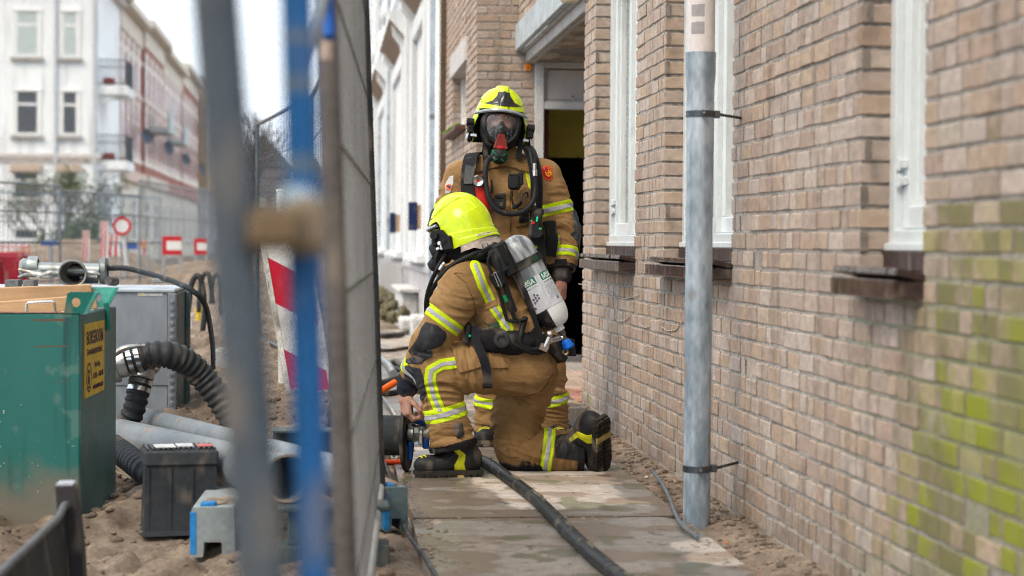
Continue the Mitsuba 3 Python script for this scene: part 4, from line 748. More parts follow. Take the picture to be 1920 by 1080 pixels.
# harness: shoulder pads, belt, gauge, pouch, loose strap
puts('shoulder_strap', [strap([K(955, 492, -.21), K(930, 462, -.19), K(895, 474, -.16), K(868, 492, -.135), K(848, 512, -.13), K(838, 540, -.12)], .060, .016, [(.2, -.4, 1), (0, -.4, 1), (-.3, -.4, 1), (-.6, -.4, .8), (-1, -.3, .4)]), strap([K(950, 478, .11), K(925, 462, .13), K(895, 474, .14), K(850, 500, .13)], .060, .016, [(.2, .2, 1), (0, .2, 1), (-.5, .2, .8)])], 'matte', ba, col=BLK, grain=.5)
put('shoulder_pad', cat(cbox(K(905, 480, -.16), (.10, .035, .035), .01, rot((0, 1, 0), -25)), cbox(K(934, 490, -.215), (.055, .05, .12), .012, rot((0, 1, 0), -28)), tube([K(878, 488, -.17), K(900, 476, -.18), K(925, 468, -.16), K(945, 480, -.2)], [.010, .018, .02, .014], 12)), 'matte', ba, col=(.02, .02, .022), grain=.5)
for c in ((909, 465), (925, 470)):
    put('buckle', tube([K(c[0]-5, c[1]-7, -.19), K(c[0]+5, c[1]-9, -.19), K(c[0]+7, c[1]+6, -.19), K(c[0]-3, c[1]+8, -.19), K(c[0]-5, c[1]-7, -.19)], .003, 8, 0), 'chrome', ba, col=(.30, .30, .31))
ringp = [K(985+s*95*math.cos(a)-4, 634+s*20*math.cos(a)*.2+14*math.cos(a), .0)*A_([1, 0, 1])+A_([0, KY-.20*math.sin(a), 0]) for a in np.linspace(0, 2*np.pi, 30) for s in (1,)]
put('waist_belt', strap(ringp, .075, .012, [A_([math.cos(a), -math.sin(a), .1]) for a in np.linspace(0, 2*np.pi, 30)], 3), 'matte', ba, col=BLK, grain=.5)
gr_ = put('chest_strap', strap([K(905, 594, -.18), K(925, 606, -.20), K(950, 618, -.20), K(985, 640, -.19)], .042, .006, TOCAM), 'matte', ba, col=(.012, .020, .017), grain=.4)
sd = K(953, 622, -.225)-K(917, 601, -.205); m = text('MSA', .022, (0, 0, 0), sd/np.linalg.norm(sd), np.cross(sd/np.linalg.norm(sd), [0, 1, 0])*-1, .0015, True, .075)
put('strap_panel', strap([K(917, 604, -.197), K(952, 620, -.212)], .036, .006, TOCAM, 2), 'matte', gr_, col=(.02, .06, .04), grain=.3)
put('lettering', (m[0]+K(921, 610, -.203), m[1]), 'matte', gr_, col=(.05, .12, .085), smooth=False)
gg = put('gauge', cat(cbox(K(876, 625, -.20), (.034, .05, .095), .010, rot((0, 1, 0), 6)), cbox(K(873, 600, -.19), (.03, .04, .05), .008), tube([K(872, 585, -.18), K(866, 560, -.17), K(878, 520, -.2), K(900, 495, -.16)], .007, 8)), 'satin', ba, col=(.02, .022, .024), grain=.4)
put('green_lens', cyl(K(881, 630, -.236), K(881, 630, -.228), .006, 12), 'gloss', gg, col=(.0, .42, .16))
pu = put('pouch', cat(blob(K(922, 638, -.205), (.10, .06, .060), 3, 4, .12), blob(K(962, 642, -.205), (.095, .055, .055), 3, 9, .12), cbox(K(900, 628, -.20), (.05, .04, .05), .01, rot((0, 1, 0), 20))), 'matte', ba, col=(.013, .013, .015), grain=.5, smooth=True)
put('round_cap', lathe([(0, .004), (.014, .006), (.018, .014), (.026, .016), (.034, .013), (.037, .004), (.037, -.03), (0, -.03)], 32, K(941, 637, -.262), TOCAM), 'satin', pu, col=(.035, .036, .040), grain=.3)
ls = put('loose_strap', strap([K(893, 612, -.22), K(893, 640, -.262), K(905, 668, -.292), K(912, 695, -.288), K(914, 728, -.288)], .040, .004, [(-.1, -1, .3), (-.3, -1, .5), (-.1, -1, .3), (0, -1, 0)]), 'matte', ba, col=(.012, .013, .018), grain=.4)
put('strap_end', cbox(K(914, 722, -.292), (.044, .010, .020), .003), 'satin', ls, col=BLK)
puts('air_hose', [tube([K(838, 474, -.10), K(822, 500, -.16), K(806, 535, -.13), K(799, 565, -.10), K(800, 600, -.06)], .0095, 12), tube([K(930, 462, -.15), K(890, 476, -.19), K(850, 496, -.19), K(826, 520, -.17), K(808, 548, -.12), K(800, 580, -.08)], .011, 12), tube([K(832, 470, -.07), K(818, 480, -.10), K(820, 508, -.10), K(832, 520, -.12)], .008, 10)], 'satin', ba, col=BLK, grain=.2)
puts('hose_coupling', [cyl(K(830, 497, -.165), K(824, 507, -.165), .010, 12), cyl(K(834, 492, -.165), K(830, 497, -.165), .008, 10)], 'chrome', ba, col=(.7, .68, .65))
puts('hip_hose', [tube([K(985, 596, -.20), K(978, 620, -.24), K(976, 645, -.25), K(996, 656, -.24), K(1026, 650, -.20)], .013, 12), tube([K(1026, 657, -.20), K(1000, 662, -.24), K(975, 652, -.26), K(958, 640, -.25)], .009, 10)], 'satin', ba, col=BLK)
# ------------------------------------------------------------------ the standing firefighter behind him
SY = 10.3
def S(x, y, d=0.0): return P(x, y, SY+d)
sm_ = thing('person', 'firefighter standing upright behind the kneeling one, masked face towards us', 'person', 'firefighters in tan suits')
shl, ell, wrl = S(1017, 334, .03), S(1053, 428, .03), S(1055, 506, -.06)          # the arm hanging beside the doorway
shr, elr, wrr = S(868, 338, .03), S(838, 430, .05), S(850, 505, -.05)
hl, kl, al = S(1000, 560, .0), S(1022, 690, -.03), S(1030, 808, .04)
hr, kr, ar = S(930, 560, .0), S(930, 690, -.02), S(928, 812, .05)
pr = [('c', S(945, 545), S(944, 372), .165, .165), ('c', S(905, 545), S(902, 372, .01), .135, .120), ('c', S(985, 545), S(984, 372, .01), .135, .120), ('c', S(922, 322), shr, .095, .090), ('c', S(964, 320), shl, .095, .090), ('c', S(943, 322), S(942, 290), .100, .080),
      ('c', shl, ell, .098, .082), ('c', ell, wrl, .082, .066), ('c', shr, elr, .098, .082), ('c', elr, wrr, .082, .066),
      ('c', hl, kl, .150, .102), ('c', kl, al, .100, .098), ('c', hr, kr, .150, .102), ('c', kr, ar, .100, .098), ('c', S(945, 590), S(945, 560), .17, .175)]
sp = [(shl, ell, .14, 22, .008, .1, 1.0), (ell, wrl, .12, 26, .009, -.1, .95), (shr, elr, .14, 22, .008, .1, 1), (S(945, 520), S(945, 330), .3, 12, .008, 0, 1), (kl, al, .14, 24, .010, .1, 1.1), (kr, ar, .14, 24, .010, .1, 1.1)]
v, f, n = body_of(pr, sp, 11, .006)
ud = lambda p, q: (q-p)/np.linalg.norm(q-p)
cut = np.minimum.reduce([np.maximum(.008-(v-b)@ud(a, b), np.linalg.norm(v-b, axis=1)-.2) for a, b in ((kl, al), (kr, ar))]+[np.maximum(.0-(v-b)@ud(a, b), np.linalg.norm(v-b, axis=1)-.1) for a, b in ((ell, wrl), (elr, wrr))])
W, F = clip(np.hstack([v, n]), f, cut); SB = (W[:, :3], F, W[:, 3:]/np.linalg.norm(W[:, 3:], axis=1, keepdims=True)); v, f, n = SB
put('suit', shell(v, f, n, 0, -.008), 'tan_cloth', sm_, smooth=True)
XZ = v[:, [0, 2]]; sx = lambda pts, d=-.15: [S(a, b, d)[[0, 2]] for a, b in pts]; fr = (-n[:, 1]-.1)*.05
arm = lambda w: limb_s(v, shl, ell, .170, w, .15, (-.18, 0, .10))
band(SB, lambda w: arm(w), sm_); band(SB, lambda w: limb_s(v, ell, wrl, .155, w, .14), sm_); band(SB, lambda w: limb_s(v, shr, elr, .175, w, .15, (.15, 0, .1)), sm_)
band(SB, lambda w: np.minimum(w/2-np.abs(v[:, 2]-S(1000, 457)[2]-.18*(v[:, 0]-S(1000, 457)[0])), np.minimum(v[:, 0]-S(868, 400)[0], S(1046, 400)[0]-v[:, 0])), sm_)
for x in (998, 887): band(SB, lambda w: np.minimum(line_s(v, n, [S(x-9, 318), S(x-4, 345), S(x, 372), S(x+2, 452)], w*.9, .0), 9), sm_)
band(SB, lambda w: limb_s(v, kl, al, .155, w, .16), sm_); band(SB, lambda w: limb_s(v, kr, ar, .165, w, .16), sm_)
patch('elbow_pad', SB, np.minimum(.12-np.linalg.norm((v-ell-A_([.07, .03, -.03]))*A_([1.3, 1, .75]), axis=1), v[:, 0]-ell[0]-.035), sm_, (.035, .042, .050), .006, 'satin')
patch('cuff_edge', SB, limb_s(v, ell, wrl, np.linalg.norm(wrl-ell)-.008, .016, .12), sm_, (.015, .015, .017), .003, 'satin')
patch('hook_tape', SB, np.minimum(poly_in(XZ, sx([(1043, 486), (1064, 486), (1064, 496), (1043, 497)])), fr), sm_, (.012, .012, .013), .004)
patch('chest_pocket', SB, np.minimum(poly_in(XZ, sx([(963, 362), (1000, 357), (1004, 420), (966, 425)])), fr), sm_, mat='tan_cloth', t=.010)
patch('pocket_flap', SB, np.minimum(poly_in(XZ, sx([(960, 372), (980, 350), (998, 358), (1002, 388), (966, 392)])), fr), sm_, mat='tan_cloth', t=.018)
patch('hook_tape', SB, np.minimum(poly_in(XZ, sx([(971, 402), (990, 401), (990, 415), (971, 416)])), fr), sm_, (.012, .012, .013), .013)
patch('storm_flap', SB, np.minimum(poly_in(XZ, sx([(921, 318), (955, 318), (957, 560), (923, 560)])), fr), sm_, mat='tan_cloth', t=.008)
for a, b in ((337, 365), (417, 432)): patch('flap_tab', SB, np.minimum(poly_in(XZ, sx([(921, a), (925, a+4), (926, b-5), (922, b)])), fr), sm_, (.03, .034, .04), .011)
patch('collar', SB, np.minimum(.020-np.abs(v[:, 2]-S(942, 306)[2]+.25*np.abs(v[:, 0]-S(942, 306)[0])), .15-np.abs(v[:, 0]-S(942, 306)[0])), sm_, mat='tan_cloth', t=.014)
for a, b in ((kl, al), (kr, ar)): patch('hem', SB, limb_s(v, a, b, np.linalg.norm(b-a)-.004, .034, .16), sm_, (.015, .015, .017), .005)
# shoulder badge: red shield with yellow emblem, and a round patch on the other sleeve
bd = patch('badge', SB, np.minimum(poly_in(XZ, sx([(1016, 315), (1029, 309), (1038, 313), (1039, 332), (1034, 339), (1022, 333)])), fr), sm_, (.75, .10, .03), .004, 'satin', .1)
put('badge_field', cover(SB, np.minimum(poly_in(XZ, sx([(1018, 317), (1029, 312), (1036, 315), (1037, 331), (1033, 336), (1023, 331)])), fr), .0055), 'satin', bd, col=(.45, .012, .015), grain=.1, smooth=True)
for l in ([(1023, 322), (1025, 328), (1030, 331), (1034, 326), (1032, 320)], [(1027, 330), (1031, 325), (1029, 319)], [(1024, 325), (1028, 323), (1030, 327)]): put('emblem', cover(SB, line_s(v, n, [S(*q, -.1) for q in l], .0055, .1), .0068), 'satin', bd, col=(.85, .42, .02), grain=.05, smooth=True)
put('badge_text', cover(SB, line_s(v, n, [S(1020, 318, -.1), S(1027, 315.5, -.1), S(1034, 316.5, -.1)], .004, .1), .0065), 'satin', bd, col=(.65, .45, .40), smooth=True)
rp = patch('round_patch', SB, np.minimum(poly_in(XZ, sx([(838, 345), (846, 330), (853, 328), (853, 342), (846, 362), (838, 362)])), fr), sm_, (.60, .58, .56), .004, 'satin', .1)
put('ring', cover(SB, np.minimum(.0035-np.abs(np.linalg.norm(XZ-S(844, 351, -.1)[[0, 2]], axis=1)-.013), fr), .0055), 'satin', rp, col=(.70, .13, .03), smooth=True)
put('emblem', cover(SB, np.minimum(.0085-np.linalg.norm(XZ-S(844, 351, -.1)[[0, 2]], axis=1), fr), .0055), 'satin', rp, col=(.03, .04, .16), smooth=True)
# hands
put('cuff', tube([ell+(wrl-ell)*.8, wrl, S(1054, 522, -.07), S(1053, 529, -.075)], [.048, .052, .048, .036], 20), 'matte', sm_, col=NAVY, grain=.5, smooth=40)
hand(sm_, S(1053, 530, -.075), basis3((-.04, -.10, -1), (.75, -.55, 0)), (28, 34, 40, 46), (.40, .20, .15), (.45, .5), flip=-1)
put('cuff', tube([elr+(wrr-elr)*.8, wrr, wrr+A_([0, -.01, -.05])], [.055, .058, .040], 20), 'matte', sm_, col=NAVY, grain=.5, smooth=40)
hand(sm_, wrr+A_([0, -.01, -.055]), basis3((.05, -.10, -1), (-.75, -.55, 0)), (28, 34, 40, 46), (.40, .20, .15), (.45, .5), flip=1)
# boots
for a, yaw in ((ar, -.42), (al, .15)):
    d = A_([yaw, -1, 0]); R = basis3(d, (0, 0, 1)); o = A_([a[0], a[1], 0])-R@A_([.085, 0, 0]); o[2] = .003; boot(sm_, o, R, None, R.T@(a+A_([0, 0, .02])-o))
for a in (S(1026, 822, -.12), S(926, 822, -.07)): put('boot_lining', cyl(a+A_([0, .03, .0]), a+A_([0, -.012, -.01]), .028, 14), 'matte', sm_, col=(.30, .015, .03))
# head with a face behind the mask
HO2 = S(937, 230, .0); HR2 = basis3((.0, -1, -.02), (.09, -.02, 1))
T2 = lambda m: move((A_(m[0])*1.11, m[1]), HR2, HO2)
hp = [('e', (-.01, 0, .03), (.098, .078, .110), None), ('c', (.03, 0, -.03), (.045, 0, -.075), .060, .045), ('c', (.078, 0, .020), (.100, 0, -.018), .010, .016, .015), ('e', (.060, .034, -.012), (.030, .026, .022), None, .02), ('e', (.060, -.034, -.012), (.030, .026, .022), None, .02),
      ('c', (.078, -.045, .040), (.084, -.012, .040), .010, .011, .012), ('c', (.078, .045, .040), (.084, .012, .040), .010, .011, .012), ('c', (-.01, 0, -.04), (-.02, 0, -.14), .062, .062), ('e', (.090, 0, -.048), (.014, .026, .010), None, .012), ('e', (-.005, .080, .01), (.022, .012, .032), None, .01), ('e', (-.005, -.080, .01), (.022, .012, .032), None, .01)]
hv, hf = soft(hp, .0042, .02, 2); pits = [A_([.090, s*.031, .026]) for s in (1, -1)]; hn = vnormals(hv, hf)
for q in pits: hv = hv-hn*(.010*np.exp(-(np.linalg.norm((hv-q)*A_([1, .75, 1.2]), axis=1)/.016)**2))[:, None]
hd_ = put('head', T2((hv, hf)), 'satin', sm_, col=(.62, .36, .28), grain=.18, smooth=True)
for q, s in zip(pits, (1, -1)):
    c = q+A_([-.017, 0, 0]); put('eye', T2(lathe([(.0117*math.sin(a), -.0117*math.cos(a)) for a in np.linspace(0, np.pi, 13)], 20, c, (1, 0, 0))), 'gloss', hd_, col=(.55, .52, .50), grain=.05)
    put('iris', T2(lathe([(.0058, 0), (.0045, .0012), (0, .0018)], 16, c+A_([.0102, s*-.001, -.001]), (1, 0, 0))), 'gloss', hd_, col=(.05, .035, .025), grain=.05)
    put('eyelid', T2(tube([q+A_([-.010, -.017, .004]), q+A_([-.002, -.006, .0095]), q+A_([-.002, .006, .0095]), q+A_([-.010, .017, .004])], .0036, 8)), 'satin', hd_, col=(.33, .15, .11), grain=.1)
    put('eyebrow', T2(tube([q+A_([-.004, -.021, .017]), q+A_([.003, -.006, .020]), q+A_([.001, .008, .020]), q+A_([-.008, .022, .015])], [.0022, .004, .004, .0018], 8)), 'matte', hd_, col=(.055, .032, .02), grain=.3)
hc = np.minimum(np.maximum(np.abs(hv[:, 1])-.074, np.maximum(.025-hv[:, 0], hv[:, 2]-.085)), 1); put('hood', T2(cover((hv, hf, vnormals(hv, hf)), np.maximum(hc, -.115-hv[:, 2]+.03), .006)), 'matte', sm_, col=(.012, .012, .013), grain=.4, smooth=True)
helmet(sm_, HO2+A_([.0, .0, .004]), HR2, None, 1.10)
# full-face mask: black frame, clear lens, half mask, red and green demand valve
def oval(t, k=1.0):                                   # outline of the lens (y, z)
    y, z = math.cos(t), math.sin(t); w = .078+.010*z; return A_([k*w*np.sign(y)*abs(y)**.75, -.020+k*(.066 if z > 0 else .078)*np.sign(z)*abs(z)**.85])
tt = np.linspace(0, 2*np.pi, 72, endpoint=False); lens_x = lambda y, z: .135-1.9*y*y-.25*max(0, z+.02)
ed = A_([[lens_x(*oval(t)), *oval(t)] for t in tt])
mk = put('face_mask', T2(cat(tube(np.vstack([ed, ed[:1]]), .0085, 10, 0), tube(np.vstack([ed-[.022, 0, 0], ed[:1]-[.022, 0, 0]])*A_([1, 1.03, 1.03]), .012, 10, 0))), 'satin', sm_, col=BLK, grain=.3, smooth=40)
ks = np.linspace(0, 1, 14); lv = A_([[lens_x(*oval(t, k)), *oval(t, k)] for k in ks for t in tt]); N_ = len(tt)
lf = A_([[i*N_+j, i*N_+N_+j, i*N_+N_+(j+1) % N_] for i in range(13) for j in range(N_)]+[[i*N_+j, i*N_+N_+(j+1) % N_, i*N_+(j+1) % N_] for i in range(13) for j in range(N_)])
put('lens', T2((lv, lf)), 'pane', mk, smooth=True)
hm = [('c', (.102, 0, -.008), (.116, 0, -.050), .012, .028), ('c', (.085, .034, -.056), (.100, .014, -.042), .027, .023), ('c', (.085, -.034, -.056), (.100, -.014, -.042), .027, .023), ('c', (.085, 0, -.085), (.115, 0, -.075), .045, .030), ('c', (.05, 0, -.10), (.02, 0, -.12), .058, .066)]
put('half_mask', T2(soft(hm, .005, .015, 2)), 'satin', mk, col=(.016, .017, .019), grain=.2, smooth=True)
put('side_seal', T2(cat(*[tube([(.10, s*.070, .035), (.075, s*.082, .0), (.07, s*.080, -.05), (.085, s*.060, -.09), (.10, s*.03, -.115)], [.009, .013, .015, .018, .018], 12) for s in (1, -1)])), 'satin', mk, col=BLK, grain=.2)
ex = A_([.128, 0, -.098]); rd = put('outlet_grille', T2(cat(prism([(-.014, .030), (.014, .030), (.034, -.034), (-.034, -.034)], .03, ex, (0, 1, 0), (-.30, 0, 1)), *[prism([(y*.45-.0012, .027), (y*.45+.0012, .027), (y+.0015, -.024), (y-.0015, -.024)], .034, ex, (0, 1, 0), (-.30, 0, 1)) for y in np.linspace(-.024, .024, 7)])), 'satin', mk, col=(.26, .030, .020), grain=.3)
vc = A_([.150, .0, -.155]); dv = put('demand_valve', T2(lathe([(.0, .0), (.026, .0), (.036, .008), (.038, .022), (.033, .036), (.020, .044), (0, .046)], 28, vc-A_([.02, 0, 0]), (1, 0, -.25))), 'satin', sm_, col=(.022, .026, .026), grain=.3)
put('green_trim', T2(cat(lathe([(.0375, .012), (.0395, .016), (.0395, .022), (.0375, .026)], 28, vc-A_([.02, 0, 0]), (1, 0, -.25)), *[tube([vc+A_([-.012, .037*math.cos(a), .037*math.sin(a)]), vc+A_([.016, .029*math.cos(a), .029*math.sin(a)-.006]), vc+A_([.024, .014*math.cos(a), .014*math.sin(a)-.010])], .004, 8) for a in (.5, 1.57, 2.64, 3.9, 5.5)])), 'satin', dv, col=(.008, .16, .085), grain=.2)
put('red_button', T2(cat(cbox(vc+A_([.010, 0, .034]), (.026, .024, .016), .004), *[cbox(vc+A_([.004, s*.020, .033]), (.020, .020, .010), .003) for s in (1, -1)])), 'satin', dv, col=(.55, .02, .03), grain=.1)
puts('mask_strap', [strap([S(911, 270, -.08), S(910, 292, -.12), S(911, 316, -.19)], .026, .006, (0, -1, 0)), strap([S(976, 262, -.07), S(974, 285, -.10), S(972, 298, -.12)], .026, .006, (0, -1, 0))], 'matte', sm_, col=BLK, grain=.4)
# what he wears over the suit
bs = thing('breathing_apparatus', 'black harness with gauge, hoses and shoulder pads worn by the standing firefighter', 'breathing apparatus')
fy = -.20
put('shoulder_strap', strap([S(893, 288, .06), S(885, 292, -.06), S(880, 310, -.14), S(877, 345, -.185), S(884, 400, -.20), S(893, 460, -.19)], .072, .014, [(0, .3, 1), (-.2, -.5, 1), (-.3, -1, .2), (-.2, -1, 0), (0, -1, 0)]), 'matte', bs, col=(.018, .019, .021), grain=.6)
put('shoulder_strap', strap([S(985, 276, .06), S(990, 278, -.06), S(999, 298, -.14), S(1006, 340, -.19), S(1005, 400, -.20), S(1000, 460, -.19)], .062, .014, [(0, .3, 1), (.2, -.5, 1), (.3, -1, .2), (.2, -1, 0), (0, -1, 0)]), 'matte', bs, col=(.014, .014, .016), grain=.5)
put('strap_pad', strap([S(886, 296, -.10), S(881, 318, -.165), S(879, 345, -.20)], .050, .008, [(-.2, -.8, .6), (-.3, -1, .1)]), 'satin', bs, col=(.05, .056, .058), grain=.5)
puts('air_hose', [tube([S(983, 274, -.05), S(993, 284, -.16), S(998, 305, -.20), S(1001, 330, -.22), S(1003, 350, -.225)], .011, 12), tube([S(990, 274, -.04), S(1001, 286, -.14), S(1003, 310, -.19), S(1002, 326, -.21)], .010, 12), tube([S(1003, 332, -.235), S(1004, 355, -.24), S(998, 380, -.26), S(980, 397, -.28), S(955, 401, -.285), S(932, 393, -.28), S(917, 372, -.27), S(911, 345, -.26), S(910, 320, -.25), S(914, 303, -.235), S(921, 297, -.215)], .0135, 14), tube([S(1002, 350, -.23), S(1004, 372, -.225), S(1003, 395, -.22)], .012, 12)], 'satin', bs, col=(.016, .017, .02), grain=.2)
puts('hose_coupling', [cyl(S(1002, 306, -.225), S(1002.5, 318, -.23), .0095, 12), cyl(S(1002.5, 318, -.23), S(1003, 331, -.235), .013, 12), cyl(S(919, 298, -.225), S(927, 295, -.20), .008, 12), cyl(S(1003, 372, -.228), S(1003, 386, -.228), .008, 12)], 'chrome', bs, col=(.65, .63, .60), grain=.2)
put('waist_belt', strap([S(872, 478, -.06), S(900, 480, -.19), S(945, 482, -.215), S(990, 482, -.19), S(1030, 470, -.05)], .055, .012, [(-1, -.4, 0), (-.3, -1, 0), (0, -1, 0), (.3, -1, 0), (1, -.4, 0)]), 'matte', bs, col=BLK, grain=.5)
gu = put('gauge', cat(cbox(S(1004, 420, -.235), (.058, .05, .145), .014, rot((0, 1, 0), 8)), cbox(S(992, 394, -.235), (.075, .03, .030), .010, rot((0, 1, 0), -25)), cbox(S(1010, 398, -.225), (.05, .05, .04), .010), cyl(S(1007, 436, -.262), S(1007, 436, -.25), .028, 20)), 'satin', bs, col=(.016, .018, .020), grain=.3)
puts('hanging_webbing', [strap([S(1012, 440, -.19), S(1016, 470, -.20), S(1018, 530, -.19)], .042, .006, (0, -1, 0)), strap([S(1030, 415, -.12), S(1034, 450, -.13), S(1030, 480, -.12)], .06, .03, (.4, -1, 0))], 'matte', bs, col=BLK, grain=.5)
for x, y, w, h, c in ((1007, 411, .010, .026, (.02, .75, .25)), (1013, 429, .013, .012, (.01, .45, .20)), (999, 418, .018, .014, (.55, .02, .02)), (996, 414, .012, .006, (.05, .5, .15))): put('indicator', cbox(S(x, y, -.266), (w, .006, h), .002, rot((0, 1, 0), 8)), 'gloss', gu, col=c, grain=.05)
# things clipped to the coat
tl = thing('torch', 'red hand torch with round lens clipped to the standing firefighter\'s chest', 'torch')
t0 = S(897, 340, -.256); put('torch_body', cat(tube([S(901, 332, -.205), S(903, 350, -.215), S(906, 380, -.21), S(908, 410, -.20)], [.036, .034, .032, .030], 20), cyl(t0+A_([.006, .06, .004]), t0+A_([.0, .0, 0]), .030, 24)), 'satin', tl, col=(.62, .028, .018), grain=.25, smooth=40)
put('lens_ring', lathe([(.024, 0), (.032, .0), (.032, .012), (.026, .014), (.024, .008)], 28, t0+A_([0, .002, 0]), (-.15, -1, .05)), 'gloss', tl, col=(.02, .02, .02)); put('reflector', lathe([(.002, -.004), (.012, .0), (.020, .006), (.025, .010)], 28, t0+A_([0, -.002, 0]), (-.15, -1, .05)), 'chrome', tl, col=(.8, .8, .78), grain=.3, smooth=20)
rd_ = thing('radio_microphone', 'black speaker microphone on a coiled cord on the standing firefighter\'s chest', 'radio')
put('case', cat(cbox(S(964, 341, -.225), (.064, .036, .082), .012, rot((0, 1, 0), -3)), cbox(S(976, 335, -.22), (.028, .03, .07), .008), cyl(S(962, 344, -.247), S(962, 344, -.240), .024, 24), cbox(S(962, 328, -.228), (.045, .03, .012), .004)), 'satin', rd_, col=(.018, .019, .021), grain=.3)
q = [S(960, 358, -.23), S(960, 375, -.235), S(965, 390, -.24)]; co = spline([S(962, 389, -.24), S(970, 386, -.245), S(977, 380, -.245)], 60); co = co+.009*np.stack([np.cos(np.arange(len(co))*.9)*.5, np.cos(np.arange(len(co))*.9), np.sin(np.arange(len(co))*.9)], 1)
put('coiled_cord', cat(tube(q, .005, 8), tube(co, .0032, 6, 0), tube([S(977, 380, -.245), S(980, 366, -.23), S(988, 361, -.22), S(990, 370, -.21)], .0035, 8)), 'satin', rd_, col=BLK)
bc = thing('body_camera', 'small black body camera clipped to the standing firefighter\'s coat front', 'camera')
put('case', cbox(S(936, 381, -.225), (.066, .034, .058), .006, rot((0, 1, 0), 4)), 'satin', bc, col=(.02, .021, .023), grain=.3); put('bracket', cat(cbox(S(938, 368, -.235), (.052, .03, .020), .004), cyl(S(931, 366, -.245), S(948, 365, -.245), .009, 12)), 'satin', bc, col=(.012, .012, .013)); put('window', cbox(S(940, 383, -.244), (.018, .004, .020), .002), 'satin', bc, col=(.10, .085, .06))
# ------------------------------------------------------------------ hoses, reel, cables and small things on the pavement
rl = thing('hose_reel', 'black hose reel standing on its edge under the kneeling firefighter\'s hand', 'reel')
rc = P(763, 812, 9.06); rc[2] = .166; rx = A_([.978, -.208, 0]); ry = np.cross([0, 0, 1], rx)
put('flange', lathe([(.05, -.004), (.148, -.004), (.156, -.010), (.163, -.006), (.163, .006), (.156, .010), (.146, .004), (.05, .004)], 48, rc, rx), 'satin', rl, col=(.02, .021, .022), grain=.5)
put('drum', lathe([(0, -.34), (.088, -.34), (.092, -.33), (.092, -.006), (0, -.006)], 36, rc, rx), 'matte', rl, col=(.028, .032, .036), grain=.6)
put('flange', lathe([(.05, -.350), (.148, -.350), (.160, -.346), (.160, -.336), (.05, -.336)], 48, rc, rx), 'satin', rl, col=(.02, .021, .022), grain=.5)
put('grip', cbox(rc+rx*.016+A_([0, -.01, .146]), (.05, .04, .028), .008), 'satin', rl, col=BLK, grain=.3)
put('yellow_mark', cat(*[cbox(rc+rx*.006+ry*(.10*math.cos(a))+A_([0, 0, .10*math.sin(a)]), (.006, .03, .05), .002) for a in (1.2, 1.9)]), 'satin', rl, col=(.42, .40, .03), grain=.4)
cp = put('coupling', cat(lathe([(0, 0), (.038, 0), (.044, .006), (.044, .030), (.038, .036), (.034, .050), (.040, .056), (.040, .070), (.030, .076), (.027, .12), (.029, .14), (0, .14)], 28, rc+rx*.004+A_([0, -.02, .015]), rx), cbox(rc+rx*.04+A_([0, -.06, .03]), (.03, .02, .03), .005), cbox(rc+rx*.06+A_([0, -.055, -.01]), (.02, .02, .05), .005)), 'metal', rl, col=(.62, .61, .56), grain=.4)
puts('blue_lever', [cbox(rc+rx*.055+A_([0, -.03, .066]), (.075, .035, .022), .006, rot((0, 1, 0), 14)), cbox(rc+rx*.012+A_([0, -.06, -.065]), (.022, .05, .085), .006), cbox(rc+rx*.085+A_([0, -.03, -.03]), (.03, .03, .05), .006)], 'satin', cp, col=(.005, .055, .26), grain=.3)
q = [rc+rx*.14+A_([0, -.02, .015]), rc+rx*.20+A_([.01, -.01, -.02]), P(835, 822, 9.2), P(868, 846, 9.25)]
hp_ = [q[0], q[1], A_([q[2][0], q[2][1], .06]), A_([q[3][0], q[3][1], .03])]+[G(x, y, .028) for x, y in ((905, 864), (955, 898), (1000, 932), (1045, 975), (1095, 1025), (1150, 1072), (1230, 1130), (1340, 1200))]
hs = put('fire_hose', tube(hp_, .0255, 18, 14), 'satin', None, col=(.013, .0145, .016), grain=.5, label='black fire hose running across the slabs towards the camera from the kneeling boot', cat='hose')
hv_ = spline(hp_, 40); pt = [tube([hv_[i]+A_([0, -.012, .021]), hv_[i+5+i%7]+A_([.004, -.008, .022]), hv_[i+8+i%11]+A_([0, -.014, .020])], [.005, .011, .005], 8) for i in (203, 236, 241, 289, 322, 371)]
put('mud_mark', cat(*pt), 'matte', hs, col=(.105, .10, .062), grain=1.6, kind='stuff')
def ground_hose(name, pts, r, col, label, cat_='hose', mat='satin', z=None, n=12, group=None): return put(name, tube([G(x, y, r if z is None else z) for x, y in pts], r, n, 10), mat, None, col=col, grain=.5, label=label, cat=cat_, group=group)
ground_hose('cable', [(722, 868), (733, 900), (742, 940), (758, 985), (772, 1012), (795, 1042), (820, 1085), (850, 1140)], .0075, (.045, .05, .055), 'thin grey cable along the left edge of the slabs', 'cable', z=.012)
ground_hose('conduit', [(1224, 884), (1240, 905), (1256, 935), (1266, 962), (1280, 985), (1308, 1008)], .0075, (.11, .13, .155), 'short grey conduit sticking out of the sand beside the downpipe', 'conduit', z=.02)
for pts, r, c, lb in (([(690, 655), (730, 657), (765, 652), (800, 654)], .018, (.02, .022, .025), 'dark hose lying straight across the far pavement'), ([(700, 668), (730, 686), (770, 700), (800, 704)], .020, (.018, .02, .022), 'dark hose slanting across the pavement behind the reel'),
                      ([(690, 722), (725, 716), (752, 704), (757, 690), (742, 680), (726, 684)], .026, (.06, .055, .05), 'dark hose bent back in a loop behind the reel'), ([(690, 740), (730, 738), (775, 732), (815, 738)], .022, (.02, .022, .025), 'dark hose just behind the reel, nearest of the crossing hoses'), ([(700, 628), (725, 630), (755, 627)], .03, (.025, .022, .02), 'short thick dark hose end, farthest on the pavement')):
    ground_hose('hose', pts, r, c, lb, group='hoses on the pavement behind the reel')
